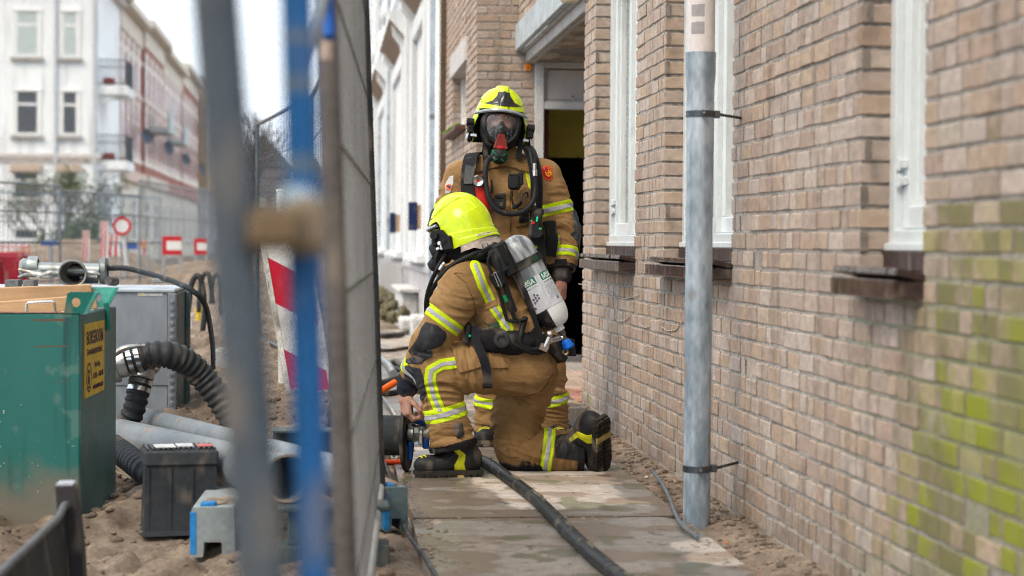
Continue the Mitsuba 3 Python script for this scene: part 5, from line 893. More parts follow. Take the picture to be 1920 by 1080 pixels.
ground_hose('steel_pipe', [(712, 672), (728, 684), (738, 700)], .03, (.42, .43, .43), 'short bright steel pipe between the dark hoses', 'pipe', 'metal')
ground_hose('wire', [(706, 735), (722, 750), (735, 768), (742, 780)], .009, (.32, .33, .33), 'light grey wire curving down behind the reel', 'cable', z=.03)
put('orange_rod', cyl(P(700, 742, 9.6), P(741, 717, 9.75), .017, 16), 'satin', None, col=(.75, .12, .01), grain=.3, label='orange rod pointing up to the right behind the reel', cat='rod')
put('orange_pipe', cyl(P(700, 868, 9.35), P(772, 866, 9.35), .0135, 16), 'satin', None, col=(.62, .06, .012), grain=.4, label='orange red pipe lying level beside the boot toe', cat='pipe')
def grating(x0, x1, y0, y1, label):
    g = put('grating', cat(*[bx((x0+i*(x1-x0)/3+.012, y0, .002), (x0+(i+1)*(x1-x0)/3-.012, y1, .018), .004) for i in range(3)], bx((x0, y0, .001), (x1, y1, .008), .003)), 'zinc', None, label=label, cat='grating', group='galvanised gratings')
    put('slot', cat(*[pbox((x0+i*(x1-x0)/3+.018, y, .0185), (x0+(i+1)*(x1-x0)/3-.018, y+.012, .0192)) for i in range(3) for y in np.arange(y0+.02, y1-.02, .030)]), 'matte', g, col=(.03, .03, .03), smooth=False, kind='stuff')
grating(1.22, 1.44, 9.9, 11.55, 'galvanised perforated grating at the kerb beside the doorway'); grating(.34, .62, 10.2, 11.3, 'galvanised perforated plate behind the reel')
# ------------------------------------------------------------------ fence panels
def fence(a, b, z0, z1, col, label, wires=.04, hz=(.25, .55, .85, 1.15, 1.45, 1.75), lean=(0, 0), wr=.0018, group='wire mesh fence panels', r=.0205, cols=None, mat='metal'):
    a, b = A_([*a, 0.0]), A_([*b, 0.0]); L = np.linalg.norm(b-a); d = (b-a)/L; ln = A_([*lean, 0.0]); up = lambda p, z: p+A_([0, 0, z])+ln*z
    k = thing('wire_fence', label, 'fence', group)
    for p, c in ((a, (cols or (col, col))[0]), (b, (cols or (col, col))[1])): put('post', cyl(up(p, z0-.06), up(p, z1), r, 16), mat, k, col=c, grain=.6)
    for z in (z0+.02, z1-.02): put('rail', cyl(up(a, z), up(b, z), r*.85, 14), mat, k, col=col, grain=.6)
    ws = [cyl(up(a+d*t, z0), up(a+d*t, z1), wr, 5, ch=.0005) for t in np.arange(.06, L-.03, wires)]
    put('mesh_wire', cat(ws), mat, k, col=col, grain=.4, kind='stuff')
    for z in hz: put('cross_wire', cyl(up(a+d*.02, z), up(b-d*.02, z), wr*2.6, 6, ch=.0005), mat, k, col=A_(col)*.3, grain=.4)
    return k
GAL = (.30, .31, .315)
n1, f1 = P(628, 430, 3.9)+A_([.041, 0, 0]), P(697, 430, 7.35)+A_([.041, 0, 0])
f_near = fence(n1[:2], f1[:2], .12, 2.3, GAL, 'near wire mesh fence panel seen almost edge-on, with a brown rusty post', .038, (.30, .62, .94, 1.26, 1.58, 1.9), (-.039, .0), .0021, cols=((.098, .086, .080), (.04, .045, .05)), mat='satin')
lk = put('strap', tube([P(612, -20, 3.7), P(616, 30, 3.7), P(617, 70, 3.68)], .011, 10), 'satin', f_near, col=(.01, .10, .40), grain=.3); put('tan_end', tube([P(614, 78, 3.68), P(612, 112, 3.68)], [.011, .013], 10), 'satin', lk, col=(.36, .28, .23), grain=.3)
put('brace', tube([P(566, 150, 3.2), P(592, 60, 3.5), P(612, -20, 3.7)], .010, 10), 'satin', f_near, col=(.16, .18, .20), grain=.4)
def lean_post(name, top, bot, Y, r, col, label, grain=.4):
    a, b = P(*bot, Y), P(*top, Y); d = (a-b)/(a-b)[2]; a = a-d*(a[2]-.02); b = b+d*(2.15-b[2])
    k = thing(name, label, 'pole', None); put('tube', cyl(a, b, r, 24), 'satin', k, col=col, grain=grain); return k, a, b
PYY = 1.95
g1, ga, gb = lean_post('steel_pole', (404, 0), (489, 1075), PYY, .0230, (.062, .078, .094), 'blurred grey pole close to the camera, leaning left')
b1, ba_, bb = lean_post('steel_pole', (556, 0), (588, 1075), PYY+.02, .0168, (.009, .082, .23), 'blurred blue pole close to the camera, with bare grey bands', .35)
for y0, y1 in ((58, 84), (140, 178), (286, 330)): put('bare_band', cyl(P(556+y0*.03, y0, PYY+.02), P(556+y1*.03, y1, PYY+.02), .0171, 24), 'satin', b1, col=(.075, .12, .18), grain=.8)
cl = thing('pole_clamp', 'blurred rusty steel clamp joining the grey and blue poles', 'clamp')
put('jaw', cat(cbox(P(518, 428, PYY-.03), (.054, .04, .044), .010), cyl(P(478, 420, PYY-.02), P(602, 424, PYY), .011, 14)), 'satin', cl, col=(.125, .085, .048), grain=.9)
put('jaw', cat(cyl(P(571, 395, PYY+.02), P(572, 462, PYY+.02), .0185, 20), cbox(P(574, 426, PYY-.02), (.040, .03, .056), .010)), 'satin', cl, col=(.185, .14, .09), grain=.9)
put('bolt', cbox(P(556, 378, PYY-.01), (.040, .02, .030), .008), 'metal', cl, col=(.36, .42, .45), grain=.3)
fence((-.617, 18.9), (-.12, 15.4), .12, 2.16, (.13, .15, .165), 'farther fence panel standing behind the striped board', .11, (.4, .75, 1.1, 1.45, 1.8), (0, 0), .0016)
fence((-.10, 15.3), (.06, 11.9), .12, 2.16, (.13, .15, .165), 'fence panel hidden behind the near panel, middle of the fence line', .11, (.4, .75, 1.1, 1.45, 1.8), (0, 0), .0016)
def fence_foot(c, yaw, size, label, blue, zc=0.0, col=(.22, .255, .265)):
    R = rot((0, 0, 1), yaw); w, l, h = size; c = A_([c[0], c[1], zc]); k = thing('concrete_block', label, 'fence foot', 'fence feet')
    prof = Polygon([(-w/2, 0), (-w*.22, 0), (-w*.20, h*.30), (w*.20, h*.30), (w*.22, 0), (w/2, 0), (w*.47, h), (-w*.47, h)]).buffer(-.006).buffer(.006)
    m = prism(prof, l, (0, l/2, 0), (1, 0, 0), (0, 0, 1)); put('block', move(m, R, c), 'matte', k, col=col, grain=.7, smooth=False)
    if blue:
        put('blue_paint', move(cat(bx((-w/2-.002, -l/2-.003, h*.06), (-w/2+.020, -l/2+.03, h*.90), .002), bx((-w*.30, -l/2+.02, h-.004), (w*.05, -l/2+.08, h+.012), .004)), R, c), 'matte', k, col=(.02, .17, .42), grain=.9)
        put('blue_paint', move(bx((w*.25, -l/2+.05, h*.05), (w/2+.003, -l/2+.30, h*.45), .003), R, c), 'matte', k, col=(.02, .07, .24), grain=.7)
    put('dirt', move(blob((w*.1, -l/2+.14, h), (w*.36, .10, .008), 2, 5, .6), R, c), 'sand', k, smooth=True)
fa = P(404, 1024, 6.84); fence_foot((fa[0]+.0, fa[1]+.32), -2, (.150, .60, .172), 'concrete fence foot with a blue painted edge, in front of the black box', True, -.035)
fb = P(742, 985, 7.35); fence_foot((fb[0]-.03, fb[1]+.12), 12, (.090, .30, .165), 'fence foot with worn blue paint at the edge of the slabs', True, -.02, (.09, .14, .16))
fc = G(425, 705); fence_foot((fc[0], fc[1]+.3), -4, (.22, .6, .19), 'plain grey fence foot on the sand behind the ribbed hose', False, .0, (.36, .37, .37)); fd = G(455, 640); fence_foot((fd[0], fd[1]+.3), -4, (.30, .6, .30), 'grey fence foot farthest back on the sand', False, .0, (.25, .27, .28))
# ------------------------------------------------------------------ striped board
bo = thing('barrier_board', 'leaning red and white striped barrier board in a dirty white frame', 'barrier board')
Yb = 12.0; bl_, br_, tr_, tl_ = P(540, 752, Yb), P(626, 736, Yb+.05), P(588, 400, Yb+.1), P(485, 410, Yb+.05)
eu = (br_-bl_)/np.linalg.norm(br_-bl_); BW = np.linalg.norm(br_-bl_); ev = (tl_-bl_); ev = ev-eu*(ev@eu); BH = np.linalg.norm(ev); ev /= BH; en = np.cross(eu, ev)
put('panel', prism(sbox(.012, .012, BW-.012, BH-.012), .022, bl_-en*.011, eu, ev), 'satin', bo, col=(.68, .68, .67), grain=.3)
t = .026; put('frame', cat(*[prism(sbox(*q), .040, bl_-en*.02, eu, ev) for q in ((0, 0, t, BH), (BW-t, 0, BW, BH), (t, 0, BW-t, t), (t, BH-t, BW-t, BH))]), 'satin', bo, col=(.60, .60, .56), grain=.9, smooth=False)
for i in range(-1, 4):
    y0 = .045+i*.56; st = Polygon([(-.1, y0+.08), (BW+.1, y0-.28), (BW+.1, y0), (-.1, y0+.36)]).intersection(sbox(t, t, BW-t, BH-t))
    if not st.is_empty and st.area > 1e-4: put('red_stripe', prism(st, .002, bl_+en*.0112, eu, ev), 'satin', bo, col=(.50, .012, .035), grain=.15, smooth=False)
put('lettering', text('SWS', .022, bl_+en*.0134+eu*.045+ev*.045, eu, ev, .001, True), 'satin', bo, col=(.75, .70, .70), smooth=False)
put('board_foot', cat(*[cbox((bl_+br_)/2*A_([1, 1, 0])+A_([-.02, .1, .05]), (.5, .28, .10), .02)]), 'matte', bo, col=(.09, .10, .10), grain=.8)
put('fence_post_cap', cat(cyl(P(530, 745, 12.6), P(527, 360, 12.6), .027, 18), cyl(P(527, 360, 12.6), P(527, 355, 12.6), .031, 18)), 'satin', bo, col=(.62, .63, .62), grain=.5)
# ------------------------------------------------------------------ green container with a yellow sign
gc = thing('green_container', 'green steel container with lifting lugs and a yellow company sign on its side', 'container')
CO = A_([-.917, 7.695, 0]); dS = A_([.05, .99875, 0]); dF = A_([-.9975, -.07, 0]); CHt, CD, CW = .768, .86, 1.7
def quad_box(o, u, lu, w, lw, z0, z1, ch=.006):
    m = bx((0, 0, z0), (lu, lw, z1), ch); v = m[0]; out = o+v[:, :1]*u+v[:, 1:2]*w+v[:, 2:]*A_([0, 0, 1]); return out, m[1] if np.cross(u, w)[2] > 0 else m[1][:, ::-1]
put('front_plate', quad_box(CO, dF, CW, dS, .03, -.08, CHt), 'green_paint', gc, smooth=False)
put('side_plate', quad_box(CO+dS*.031, dF, .03, dS, CD, -.08, CHt), 'satin', gc, col=(.075, .145, .14), grain=.35, smooth=False)
put('lid', quad_box(CO+dF*.035+dS*.035, dF, CW-.04, dS, CD-.04, CHt-.04, CHt-.012), 'matte', gc, col=(.58, .58, .56), grain=.7)
put('rust_edge', cat(quad_box(CO+dF*.0-dS*.001, dF, CW, dS, .034, CHt, CHt+.006, .002)), 'matte', gc, col=(.22, .13, .10), grain=1.0)
def lug(o, u, label, col):                           # plate with a hole, bent flange
    pl = Polygon([(0, 0), (.012, .075), (.022, .082), (.115, .082), (.075, 0)]).difference(Polygon([(.045+.016*math.cos(a), .042+.018*math.sin(a)) for a in np.linspace(0, 2*np.pi, 20)]))
    w = np.cross(u, [0, 0, 1]); k = put('lifting_lug', prism(pl, .012, o+A_([0, 0, CHt]), u, (0, 0, 1)), 'green_paint' if col is None else 'satin', gc, col=col, grain=.5, smooth=False, label=label)
    put('flange', prism([(.075, 0), (.115, .082), (.130, .082), (.090, 0)], .09, o+A_([0, 0, CHt])-w*.03, u, (0, 0, 1)), 'satin', k, col=(.03, .16, .13) if col is None else (.05, .30, .26), grain=.6, smooth=False)
lug(CO-dF*.0+dF*.062+dS*.01, -dF, None, (.012, .125, .10)); lug(CO+dS*.76+dF*.10, -dF, 'lighter green far lifting lug', (.10, .44, .36))
put('hook', tube([CO+dS*.60+A_([-.0, 0, CHt+.02]), CO+dS*.60+A_([.010, 0, CHt-.02]), CO+dS*.60+A_([.012, 0, CHt-.09])], .010, 10), 'satin', gc, col=(.02, .17, .13), grain=.4)
hb = lambda x, y: P(x, y, 7.75)
put('wire_handle', tube([hb(49, 592), hb(50, 570), hb(54, 567), hb(98, 565), hb(102, 568), hb(104, 588)], .005, 8, 0), 'chrome', gc, col=(.6, .6, .6), grain=.3)
nS = np.cross(dS, [0, 0, 1]); sp_ = lambda s, z, d=0.0: CO+dS*s+A_([0, 0, z])+nS*d
s0, z0_ = .075, .437; SWd, SHt = .47, .285
sg = put('company_sign', prism(sbox(0, 0, SWd, SHt), .004, sp_(s0, z0_, .001), dS, (0, 0, 1)), 'satin', gc, col=(.56, .37, .035), grain=.45, smooth=False)
INK = (.055, .032, .05)
for s_, h_, x_, y_, w_, b_ in (('BORSBOOM', .050, .035, .205, .40, True), ('Grondwatertechniek', .026, .05, .163, .36, False), ('Den Haag', .022, .225, .108, .13, False), ('Tel. 088 - 4 488 480', .022, .185, .064, .25, False), ('www.borsboom.com', .022, .185, .022, .25, False)):
    put('lettering', text(s_, h_, sp_(s0+x_, z0_+y_, .0051), dS, (0, 0, 1), .001, b_, w_), 'matte', sg, col=INK, smooth=False)
el = lambda a, b: Polygon([(.095+a*math.cos(t), .075+b*math.sin(t)) for t in np.linspace(0, 2*np.pi, 40)])
put('logo', prism(unary_union([el(.058, .058).difference(el(.050, .050)), sbox(.070, .050, .080, .105), sbox(.080, .095, .112, .105), sbox(.080, .072, .112, .080), sbox(.106, .080, .115, .096), sbox(.085, .045, .095, .072), sbox(.102, .045, .112, .072), sbox(.07, .034, .12, .042)]), .001, sp_(s0, z0_, .0051), dS, (0, 0, 1)), 'matte', sg, col=INK, smooth=False)
for i, (a, b, Y, hgt, wd, lb) in enumerate((((-60, 556), (172, 548), 8.25, .062, .10, 'upper timber plank lying on the green container'), ((-60, 584), (182, 566), 8.0, .055, .10, 'lower timber plank lying on the green container'))):
    p0, p1 = P(*a, Y), P(*b, Y+.1); u = (p1-p0)/np.linalg.norm(p1-p0); w = np.cross([0, 0, 1], u); w /= np.linalg.norm(w); m = bx((0, 0, -hgt/2), (np.linalg.norm(p1-p0), wd, hgt/2), .003); put('timber_plank', (p0+m[0][:, :1]*u+m[0][:, 1:2]*w+m[0][:, 2:]*np.cross(u, w), m[1]), 'timber', None, smooth=False, label=lb, cat='plank', group='timber planks')
# ------------------------------------------------------------------ grey pump housing, its pipe fittings and hoses
pm = thing('pump_housing', 'grey sheet steel pump housing with a row of bolts, behind the green container', 'pump')
GY = 11.6; gx1 = P(316, 600, GY)[0]; gx0 = -2.2; gt = P(150, 548, GY)[2]
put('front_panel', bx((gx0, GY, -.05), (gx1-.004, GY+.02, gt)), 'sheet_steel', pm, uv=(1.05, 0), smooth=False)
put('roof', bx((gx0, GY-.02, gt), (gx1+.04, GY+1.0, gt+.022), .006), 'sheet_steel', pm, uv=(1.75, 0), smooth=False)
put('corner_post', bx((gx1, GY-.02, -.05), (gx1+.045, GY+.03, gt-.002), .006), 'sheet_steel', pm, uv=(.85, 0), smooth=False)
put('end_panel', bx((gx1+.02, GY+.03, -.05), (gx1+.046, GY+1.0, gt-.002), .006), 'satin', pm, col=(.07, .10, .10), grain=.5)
for i in range(17): z = gt-.05-i*.042; put('bolt', cyl((gx1+.022, GY-.02, z), (gx1+.022, GY-.036, z), .0125, 8), 'metal', pm, col=(.34, .36, .38), grain=.4)
for i in range(14): z = gt-.07-i*.042; put('bolt', cyl((gx1+.046, GY+.86, z), (gx1+.062, GY+.86, z), .0125, 8), 'metal', pm, col=(.22, .24, .26), grain=.4)
put('edge_rib', bx((gx1+.046, GY+.70, -.02), (gx1+.075, GY+.78, gt-.01), .006), 'satin', pm, col=(.07, .12, .12), grain=.5)
fl = P(290, 690, GY); put('access_plate', bx((fl[0]-.30, GY-.012, fl[2]-.10), (fl[0]+.09, GY-.001, fl[2]+.10), .003), 'sheet_steel', pm, uv=(.9, 0), smooth=False)
w0 = P(282, 551, GY); wl = put('warning_label', bx(w0+A_([-.07, -.006, -.012]), w0+A_([.07, -.001, .012]), .001), 'satin', pm, col=(.66, .68, .68), grain=.1)
put('triangle', prism([(-.062, -.009), (-.044, -.009), (-.053, .008)], .001, w0+A_([0, -.0065, 0]), (1, 0, 0), (0, 0, 1)), 'satin', wl, col=(.7, .5, .02), smooth=False); put('lettering', cat(text('Smeermiddelen', .0075, w0+A_([-.038, -.0065, .001]), (1, 0, 0), (0, 0, 1), .0006, True, .095), text('uitsluitend bijvullen', .006, w0+A_([-.038, -.0065, -.009]), (1, 0, 0), (0, 0, 1), .0006, False, .095)), 'matte', wl, col=(.25, .26, .26), smooth=False)
# fittings lying on the pump
FY = 11.9; F_ = lambda x, y, d=0.0: P(x, y, FY+d)
pf = thing('pipe_fitting', 'grey steel suction pipe with a flared open end lying on the pump roof', 'pipe fitting')
PGR = (.40, .43, .41)
put('pipe', cyl(F_(46, 505), F_(196, 508), .043, 28), 'metal', pf, col=PGR, grain=.6)
put('flared_end', lathe([(.070, .0), (.078, -.006), (.082, -.002), (.080, .02), (.066, .07), (.060, .14), (.060, .2), (.052, .2), (.052, .14), (.058, .07), (.070, .01), (.070, .0)], 36, F_(136, 513, -.22), (0, 1, .03)), 'metal', pf, col=(.30, .29, .27), grain=.9); put('dark_inside', lathe([(0, .19), (.053, .19)], 24, F_(136, 513, -.22), (0, 1, .03)), 'matte', pf, col=(.01, .01, .01))
put('flange', lathe([(.040, -.02), (.072, -.02), (.080, -.01), (.080, .015), (.072, .025), (.040, .025)], 28, F_(194, 508), (1, 0, 0)), 'metal', pf, col=(.24, .25, .24), grain=.7)
put('ball_end', cat(lathe([(.045, -.03), (.060, -.028), (.064, 0), (.060, .03), (.045, .032)], 24, F_(62, 500), (1, 0, 0)), lathe([(0, -.02), (.05, -.012), (.058, .02), (.04, .04), (0, .045)], 24, F_(50, 502), (-1, 0, 0))), 'metal', pf, col=PGR, grain=.6)
puts('lever', [tube([F_(35, 505, -.1), F_(62, 511, -.12), F_(75, 508, -.1)], [.010, .014, .010], 10), tube([F_(35, 520, -.08), F_(60, 513, -.12), F_(90, 517, -.14), F_(112, 512, -.12)], [.008, .018, .020, .014], 10), tube([F_(70, 520, -.15), F_(92, 511, -.16), F_(110, 512, -.16)], [.006, .014, .01], 10), tube([F_(160, 512, -.15), F_(175, 511, -.16), F_(187, 514, -.16)], [.016, .012, .006], 10)], 'metal', pf, col=(.45, .44, .40), grain=.9)
put('lower_pipe', cyl(F_(150, 522, -.02), F_(184, 522, -.02), .030, 20), 'metal', pf, col=(.16, .17, .17), grain=.7)
put('hose_plug', cat(cyl(F_(204, 527, -.22), F_(216, 528, -.12), .026, 16), cyl(F_(206, 527, -.22), F_(205, 527, -.23), .017, 16)), 'satin', None, col=(.06, .055, .055), grain=.8, label='short dark rusty plug on the pump roof beside the pipe flange', cat='plug')
ty = put('tray', cat(bx(F_(9, 540, -.15), F_(42, 524, .0)), bx(F_(42.5, 540, -.15), F_(72, 524, .0))), 'satin', None, col=(.16, .17, .17), grain=.9, label='small grey tray at the left end of the pump roof', cat='tray')
put('roof_bracket', bx(F_(285, 531, -.1), F_(317, 521, .0), .008), 'satin', pm, col=(.26, .28, .27), grain=.6)
put('power_cable', tube([F_(203, 503, .1), F_(235, 503, .1), F_(270, 511, .05), F_(305, 521, -.1), F_(335, 532, -.2), F_(358, 543, -.3), F_(385, 572, -.2), F_(398, 640, .3), F_(400, 690, .6)], .016, 12, 12), 'satin', None, col=(.03, .036, .043), grain=.4, label='thick black cable bending from the pipe flange over the pump roof', cat='cable')
def ribbed(pts, r, n=14): 
    q = spline(pts, n*8); d = np.concatenate([[0], np.cumsum(np.linalg.norm(np.diff(q, axis=0), axis=1))]); s = np.arange(0, d[-1], .0065); q = A_([np.interp(s, d, q[:, k]) for k in range(3)]).T
    rr = r*(1+.075*np.cos(2*np.pi*s/.039)); return tube(q, rr, 22, 0)
HYY = 10.3; Hh = lambda x, y, d=0.0: P(x, y, HYY+d)
h1 = thing('suction_hose', 'thick black ribbed hose arching from its steel coupling to the sand', 'hose', 'black ribbed hoses'); put('hose', ribbed([Hh(240, 678), Hh(275, 668), Hh(310, 664), Hh(345, 676, .05), Hh(378, 705, .1), Hh(410, 745, .1), Hh(438, 792, .1), Hh(455, 830, .1)], .068), 'satin', h1, col=(.032, .036, .040), grain=.5, smooth=50)
def coupling(p, d, r, parent): 
    k = put('coupling', lathe([(r*.7, -.10), (r*1.0, -.095), (r*1.02, -.05), (r*1.30, -.045), (r*1.32, -.02), (r*1.08, -.015), (r*1.10, .03), (r*1.0, .035), (r*.7, .035)], 30, p, d), 'metal', parent, col=(.46, .47, .46), grain=.6)
    for t in (.055, .095): put('hose_clip', lathe([(r*1.02, t-.012), (r*1.10, t-.012), (r*1.10, t+.012), (r*1.02, t+.012)], 30, p, d), 'chrome', k, col=(.62, .64, .65), grain=.3)
    return k
c1 = coupling(Hh(226, 682), Hh(275, 668)-Hh(226, 682), .068, h1); put('lever', tube([Hh(214, 664, -.12), Hh(236, 652, -.13), Hh(272, 648, -.12)], [.016, .016, .007], 10), 'metal', c1, col=(.45, .45, .43), grain=.7)
h2 = thing('suction_hose', 'black ribbed hose hanging straight down from a steel coupling', 'hose', 'black ribbed hoses'); put('hose', ribbed([Hh(264, 712, .25), Hh(259, 735, .22), Hh(252, 765, .2), Hh(238, 800, .2), Hh(222, 850, .1)], .058), 'satin', h2, col=(.028, .032, .036), grain=.5, smooth=50); coupling(Hh(268, 698, .25), Hh(259, 735, .22)-Hh(268, 698, .25), .058, h2)
h3 = thing('suction_hose', 'black ribbed hose lying low between the green container and the black box', 'hose', 'black ribbed hoses'); put('hose', ribbed([P(212, 838, 9.2), P(240, 858, 9.0), P(275, 885, 8.8), P(310, 905, 8.8)], .055), 'satin', h3, col=(.026, .03, .034), grain=.5, smooth=50)
puts('feed_pipe', [tube([Hh(200, 690, .5), Hh(222, 683, .05)], .055, 20, 2), tube([Hh(290, 676, .9), Hh(283, 686, .5), Hh(270, 694, .27)], .05, 20, 4)], 'metal', pm, col=(.22, .23, .23), grain=.6)
def big_pipe(a, b, r, label):
    d = b-a; L = np.linalg.norm(d); k = thing('drain_pipe', label, 'pipe', 'grey drain pipes'); put('pipe_wall', lathe([(r-.006, 0), (r, 0), (r, L*.3), (r, L*.7), (r, L), (r-.006, L), (r-.006, L*.5), (r-.006, 0)], 40, a, d), 'grey_pipe', k, smooth=40); return k
pA = big_pipe(P(258, 780, 11.5), P(655, 893, 6.3), .0575, 'long grey pipe lying behind the other grey pipe'); pB = big_pipe(P(222, 814, 10.4), P(540, 897, 6.7), .080, 'long grey pipe with its open end towards us'); 
eB = P(540, 897, 6.7); dB = eB-P(222, 814, 10.4); put('rusty_rim', lathe([(.073, -.006), (.081, -.004), (.0815, .002), (.073, .002)], 40, eB, dB), 'matte', pB, col=(.22, .17, .13), grain=.9)
su = thing('pipe_support', 'dark green steel support under the open pipe end', 'support'); s_ = P(540, 985, 6.75); put('beam', cat(bx((s_[0]-.03, 6.62, -.05), (s_[0]+.34, 6.80, .035)), bx((s_[0]+.0, 6.66, .035), (s_[0]+.30, 6.76, .15)), bx((s_[0]-.03, 6.62, .15), (s_[0]+.34, 6.80, .168))), 'satin', su, col=(.055, .075, .075), grain=.6)
su2 = thing('steel_beam', 'dark steel beam lying across below the striped board', 'beam'); p0, p1 = P(512, 805, 8.3), P(700, 800, 8.4); put('web', cat(bx((p0[0], 8.3, .0), (p1[0], 8.33, p0[2]-.012)), bx((p0[0], 8.24, p0[2]-.012), (p1[0], 8.40, p0[2]), .003)), 'satin', su2, col=(.06, .075, .078), grain=.6)
# ------------------------------------------------------------------ black battery box, black tub
bt = thing('battery_box', 'black plastic battery box with stickers on its lid, standing on the sand', 'box')
b0 = P(332, 990, 7.32); bR = rot((0, 0, 1), 10); bO = A_([b0[0], b0[1]+.09, -.02])
def tb(z0, z1, w0, l0, w1, l1):
    v = A_([[sx_*w/2, sy_*l/2, z] for z, w, l in ((z0, w0, l0), (z1, w1, l1)) for sx_, sy_ in ((-1, -1), (1, -1), (1, 1), (-1, 1))]); f = [[0, 1, 5], [0, 5, 4], [1, 2, 6], [1, 6, 5], [2, 3, 7], [2, 7, 6], [3, 0, 4], [3, 4, 7], [4, 5, 6], [4, 6, 7], [0, 2, 1], [0, 3, 2]]; return v, A_(f)
put('case', move(cat(tb(.0, .245, .262, .19, .245, .175), *[tb(.01, .24, .010, .012, .008, .012) for _ in ()], *[move(tb(.008, .242, .016, .008, .016, .008), None, (x, -.094, 0)) for x in (-.125, -.045, .035, .118)]), bR, bO), 'satin', bt, col=(.032, .037, .042), grain=.5, smooth=False)
put('base_rim', move(tb(-.006, .012, .285, .21, .272, .20), bR, bO), 'satin', bt, col=(.03, .035, .042), grain=.4, smooth=False)
ld = put('lid', move(cat(cbox((0, 0, .275), (.268, .20, .058), .008), *[cbox((x, 0, .308), (.010, .18, .010), .002) for x in np.linspace(-.12, .12, 14)]), bR, bO), 'satin', bt, col=(.045, .050, .055), grain=.6)
for x, y, w, l, c in ((-.055, -.02, .075, .11, (.52, .53, .53)), (.020, .0, .060, .10, (.50, .51, .52)), (.090, -.02, .055, .08, (.45, .10, .10))): put('sticker', move(cbox((x, y, .314), (w, l, .004), .001), bR, bO), 'satin', ld, col=c, grain=.6)
tu = thing('black_tub', 'black plastic tub with a raised end, nearest thing at the lower left', 'tub')
t0, t1 = P(128, 935, 5.9), P(-70, 1085, 4.5); zt = t0[2]; u = (t1-t0)*A_([1, 1, 0]); u = u/np.linalg.norm(u); w = np.cross([0, 0, 1], u)
if w[0] < 0: w = -w
L = np.linalg.norm((t1-t0)[:2]); ts_ = np.linspace(0, L, 24); dz = lambda s: zt-.02-.035*np.clip(s/L, 0, 1)+.02*np.exp(-((s-.12)/.06)**2)
wall = []
for s, e in zip(ts_[:-1], ts_[1:]):
    q0, q1 = t0*A_([1, 1, 0])+u*s, t0*A_([1, 1, 0])+u*e
    V = A_([[*(q+w*o)[:2], z] for q, zz in ((q0, dz(s)), (q1, dz(e))) for o, z in ((-.006, -.06), (.030, -.06), (.006, zz), (-.006, zz))]); wall.append((V, A_([[0, 4, 5], [0, 5, 1], [1, 5, 6], [1, 6, 2], [2, 6, 7], [2, 7, 3], [3, 7, 4], [3, 4, 0]])))
put('wall', cat(*wall), 'satin', tu, col=(.022, .026, .029), grain=.35, smooth=30)
put('rim', tube([t0*A_([1, 1, 0])+u*s+w*.010+A_([0, 0, dz(s)]) for s in ts_], .011, 10), 'satin', tu, col=(.10, .105, .115), grain=.5)
put('end_post', cat(prism(Polygon([(-.02, -.06), (.062, -.06), (.050, zt*.55), (.036, zt-.02), (.030, zt+.035), (.020, zt+.045), (-.026, zt+.045), (-.02, zt-.03)]), .07, t0*A_([1, 1, 0])-u*.0, w, (0, 0, 1))), 'satin', tu, col=(.035, .032, .034), grain=.5, smooth=False)
put('end_cap', cbox(t0*A_([1, 1, 0])+w*.0+A_([0, 0, zt+.049])+u*(-.035 if (np.cross(w, [0, 0, 1])@u) < 0 else .035), (.05, .075, .010), .003), 'satin', tu, col=(.36, .38, .42), grain=.4)
